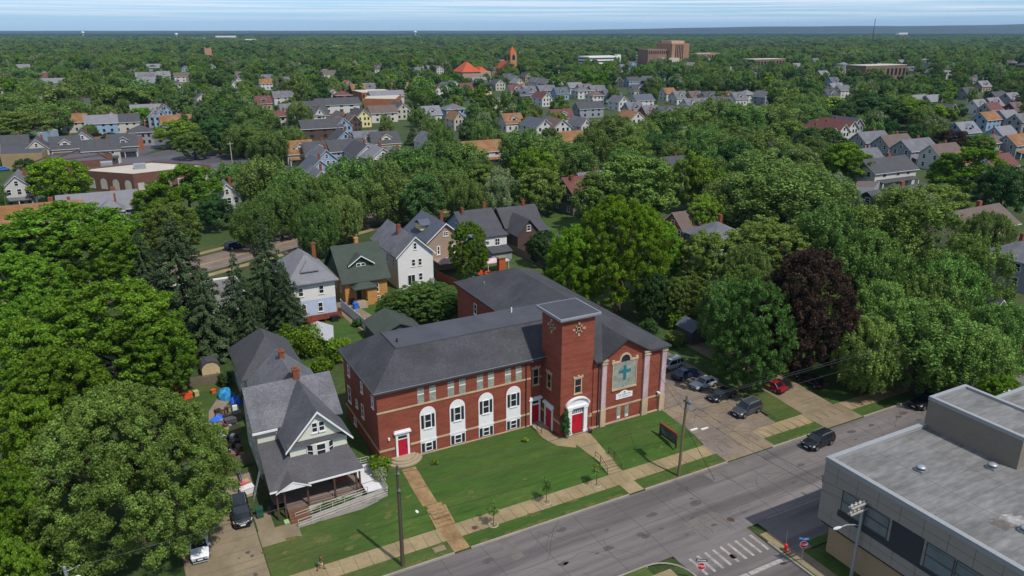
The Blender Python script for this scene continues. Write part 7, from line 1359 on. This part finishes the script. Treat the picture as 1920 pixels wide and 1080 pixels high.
for d0, d1, cell in ((1300, 2600, 17), (2600, 5200, 23)):
    n = int(d1 / cell)
    for j in range(int(d0 / cell), n):
        for i in range(-int(n * .74), int(n * .74)):
            a = (j + rr.random()) * cell; l = (i + rr.random()) * cell
            if abs(l) > a * .71: continue
            q = CAM[:2] + FW * a + RT * l; H = rr.uniform(8, 17) * (1 + .3 * math.sin(q[0] * .006) * math.sin(q[1] * .0075 + 1))
            if math.sin(q[0] * .0043 + 1) * math.sin(q[1] * .0051) + .4 * math.sin(q[0] * .013 - q[1] * .009) > .82 and rr.random() < .8: continue
            rest.append((rr.choices(['elm', 'olive', 'dark', 'far', 'pale'], [30, 15, 25, 26, 4])[0], float(q[0]), float(q[1]), H, H * rr.uniform(.5, .78) * (1 if d0 < 2000 else 1.3)))
# far belts: clumps of crowns
def clump_mesh(n, ext, seed):
    r = np.random.default_rng(seed); V, F = [], []
    for _ in range(n):
        c = np.array([*r.uniform(-ext, ext, 2), 0]); R = r.uniform(4, 8); H = r.uniform(8, 16); k = 6
        ring = [[c[0] + R * f * math.cos(t + q) * r.uniform(.8, 1.2), c[1] + R * f * math.sin(t + q) * r.uniform(.8, 1.2), z * H] for f, z, q in ((.75, 0, 0), (1.0, .5, .5), (.62, .88, 0)) for t in np.linspace(0, 2 * math.pi, k + 1)[:-1]]
        o = len(V); V += ring + [[c[0], c[1], H]]
        for a in range(2):
            for b_ in range(k): F.append([o + a * k + b_, o + a * k + (b_ + 1) % k, o + (a + 1) * k + (b_ + 1) % k, o + (a + 1) * k + b_])
        for b_ in range(k): F.append([o + 2 * k + b_, o + 2 * k + (b_ + 1) % k, o + 3 * k])
    me = bpy.data.meshes.new('clump'); me.from_pydata(V, [], F); me.materials.append(LEAF['deep']); return me
def instancer(name, label, pts, objs):
    """pts: (x, y, z, sx, sz, rot, pick); one object whose geometry nodes place the picked crown at each point"""
    me = bpy.data.meshes.new(name); me.from_pydata([p[:3] for p in pts], [], []); A = np.array(pts, dtype=np.float32)
    at_ = me.attributes.new('siz', 'FLOAT_VECTOR', 'POINT'); at_.data.foreach_set('vector', np.stack([A[:, 3], A[:, 3], A[:, 4]], 1).ravel())
    at_ = me.attributes.new('turn', 'FLOAT_VECTOR', 'POINT'); at_.data.foreach_set('vector', np.stack([A[:, 5] * 0, A[:, 5] * 0, A[:, 5]], 1).ravel())
    at_ = me.attributes.new('pick', 'INT', 'POINT'); at_.data.foreach_set('value', A[:, 6].astype(np.int32))
    o = bpy.data.objects.new(name, me); COL.objects.link(o); g = bpy.data.node_groups.new(name, 'GeometryNodeTree'); g.interface.new_socket('Geometry', in_out='INPUT', socket_type='NodeSocketGeometry'); g.interface.new_socket('Geometry', in_out='OUTPUT', socket_type='NodeSocketGeometry')
    n = g.nodes; l = g.links; gi, go = n.new('NodeGroupInput'), n.new('NodeGroupOutput'); last = n.new('GeometryNodeJoinGeometry'); pk = n.new('GeometryNodeInputNamedAttribute'); pk.data_type = 'INT'; pk.inputs['Name'].default_value = 'pick'
    sz = n.new('GeometryNodeInputNamedAttribute'); sz.data_type = 'FLOAT_VECTOR'; sz.inputs['Name'].default_value = 'siz'; tn = n.new('GeometryNodeInputNamedAttribute'); tn.data_type = 'FLOAT_VECTOR'; tn.inputs['Name'].default_value = 'turn'
    for k, ob in enumerate(objs):
        oi = n.new('GeometryNodeObjectInfo'); oi.inputs['Object'].default_value = ob; oi.inputs['As Instance'].default_value = True
        cmp_ = n.new('FunctionNodeCompare'); cmp_.data_type = 'INT'; cmp_.operation = 'EQUAL'; l.new(pk.outputs['Attribute'], cmp_.inputs[2]); cmp_.inputs[3].default_value = k
        ip = n.new('GeometryNodeInstanceOnPoints'); l.new(gi.outputs[0], ip.inputs['Points']); l.new(cmp_.outputs[0], ip.inputs['Selection']); l.new(oi.outputs['Geometry'], ip.inputs['Instance']); l.new(sz.outputs['Attribute'], ip.inputs['Scale'])
        er = n.new('FunctionNodeEulerToRotation'); l.new(tn.outputs['Attribute'], er.inputs[0]); l.new(er.outputs[0], ip.inputs['Rotation']); l.new(ip.outputs[0], last.inputs[0])
    l.new(last.outputs[0], go.inputs[0]); m_ = o.modifiers.new('planting', 'NODES'); m_.node_group = g
    tag(o, label, 'woodland', None, 'stuff'); return o
KS = ['elm', 'olive', 'dark', 'far', 'maple', 'spruce', 'pale', 'yellow']; OB = [bpy.data.objects.new('crown', proto(k, 2)[0]) for k in KS]
instancer('woodland', 'deep green mass of distant trees between far streets', [(x, y, 0, R / 6, H / 14, rr.uniform(0, 6.28), KS.index(sp)) for sp, x, y, H, R in rest], OB)
CL = [bpy.data.objects.new('clump', clump_mesh(44, 62, s)) for s in (1, 2, 3)]; pts = []
for d0, d1, cell in ((5100, 9000, 78), (9000, 15500, 130)):
    for j in range(int(d0 / cell), int(d1 / cell)):
        for i in range(-int(d1 / cell * .74), int(d1 / cell * .74)):
            a = (j + rr.random()) * cell; l_ = (i + rr.random()) * cell
            if abs(l_) < a * .71: q = CAM[:2] + FW * a + RT * l_; pts.append((float(q[0]), float(q[1]), 0, cell / 100 * 1.05, rr.uniform(.9, 1.3), rr.uniform(0, 6.28), rr.randrange(3)))
instancer('woodland', 'dark blue-green band of the farthest woods below the skyline', pts, CL)
# ------------------------------------------------------------------ air
hz = MB(); hz.box(-25600, 25600, -25600, 25600, -60, 330); HZ = hz.build('haze', []); HZ['kind'] = 'stuff'; HZ['label'] = 'thin blue haze lying over the far woods'; HZ['category'] = 'haze'
hm = bpy.data.materials.new('haze_air'); hm.use_nodes = True; n = hm.node_tree.nodes; n.clear(); ho = n.new('ShaderNodeOutputMaterial'); hv = n.new('ShaderNodeVolumePrincipled'); hv.inputs['Color'].default_value = (.42, .66, 1, 1); hv.inputs['Density'].default_value = 3.3e-5; hv.inputs['Anisotropy'].default_value = 0.0
hm.node_tree.links.new(hv.outputs[0], ho.inputs['Volume']); HZ.data.materials.append(hm)
# ------------------------------------------------------------------ labels that single each thing out
def rel(u, v, lu, lv):
    du, dv = u - lu, v - lv
    if abs(du) > 1.3 * abs(dv): return 'right of' if du > 0 else 'left of'
    return 'behind' if dv < 0 else 'in front of'
ORD = ['', 'second', 'third', 'fourth', 'fifth', 'sixth', 'seventh', 'eighth', 'ninth', 'tenth', 'eleventh', 'twelfth', 'thirteenth', 'fourteenth', 'fifteenth', 'sixteenth', 'seventeenth', 'eighteenth', 'nineteenth', 'twentieth']
buck = {}
for (o, ds, u, v, cat) in ITEMS:
    nm, lu, lv = min(LMK, key=lambda q: math.hypot(u - q[1], (v - q[2]) * 2.2)); buck.setdefault((ds, rel(u, v, lu, lv), nm), []).append((math.hypot(u - lu, v - lv), o))
for (ds, rl, nm), li in buck.items():
    li.sort(key=lambda q: q[0])
    for k, (_, o) in enumerate(li):
        if len(li) == 1: o['label'] = f'{ds} {rl} {nm}'
        else: o['label'] = f'{ds} {rl} {nm}, ' + ('very' if k == 0 else (ORD[k] if k < len(ORD) else f'number {k + 1}')) + ' nearest'
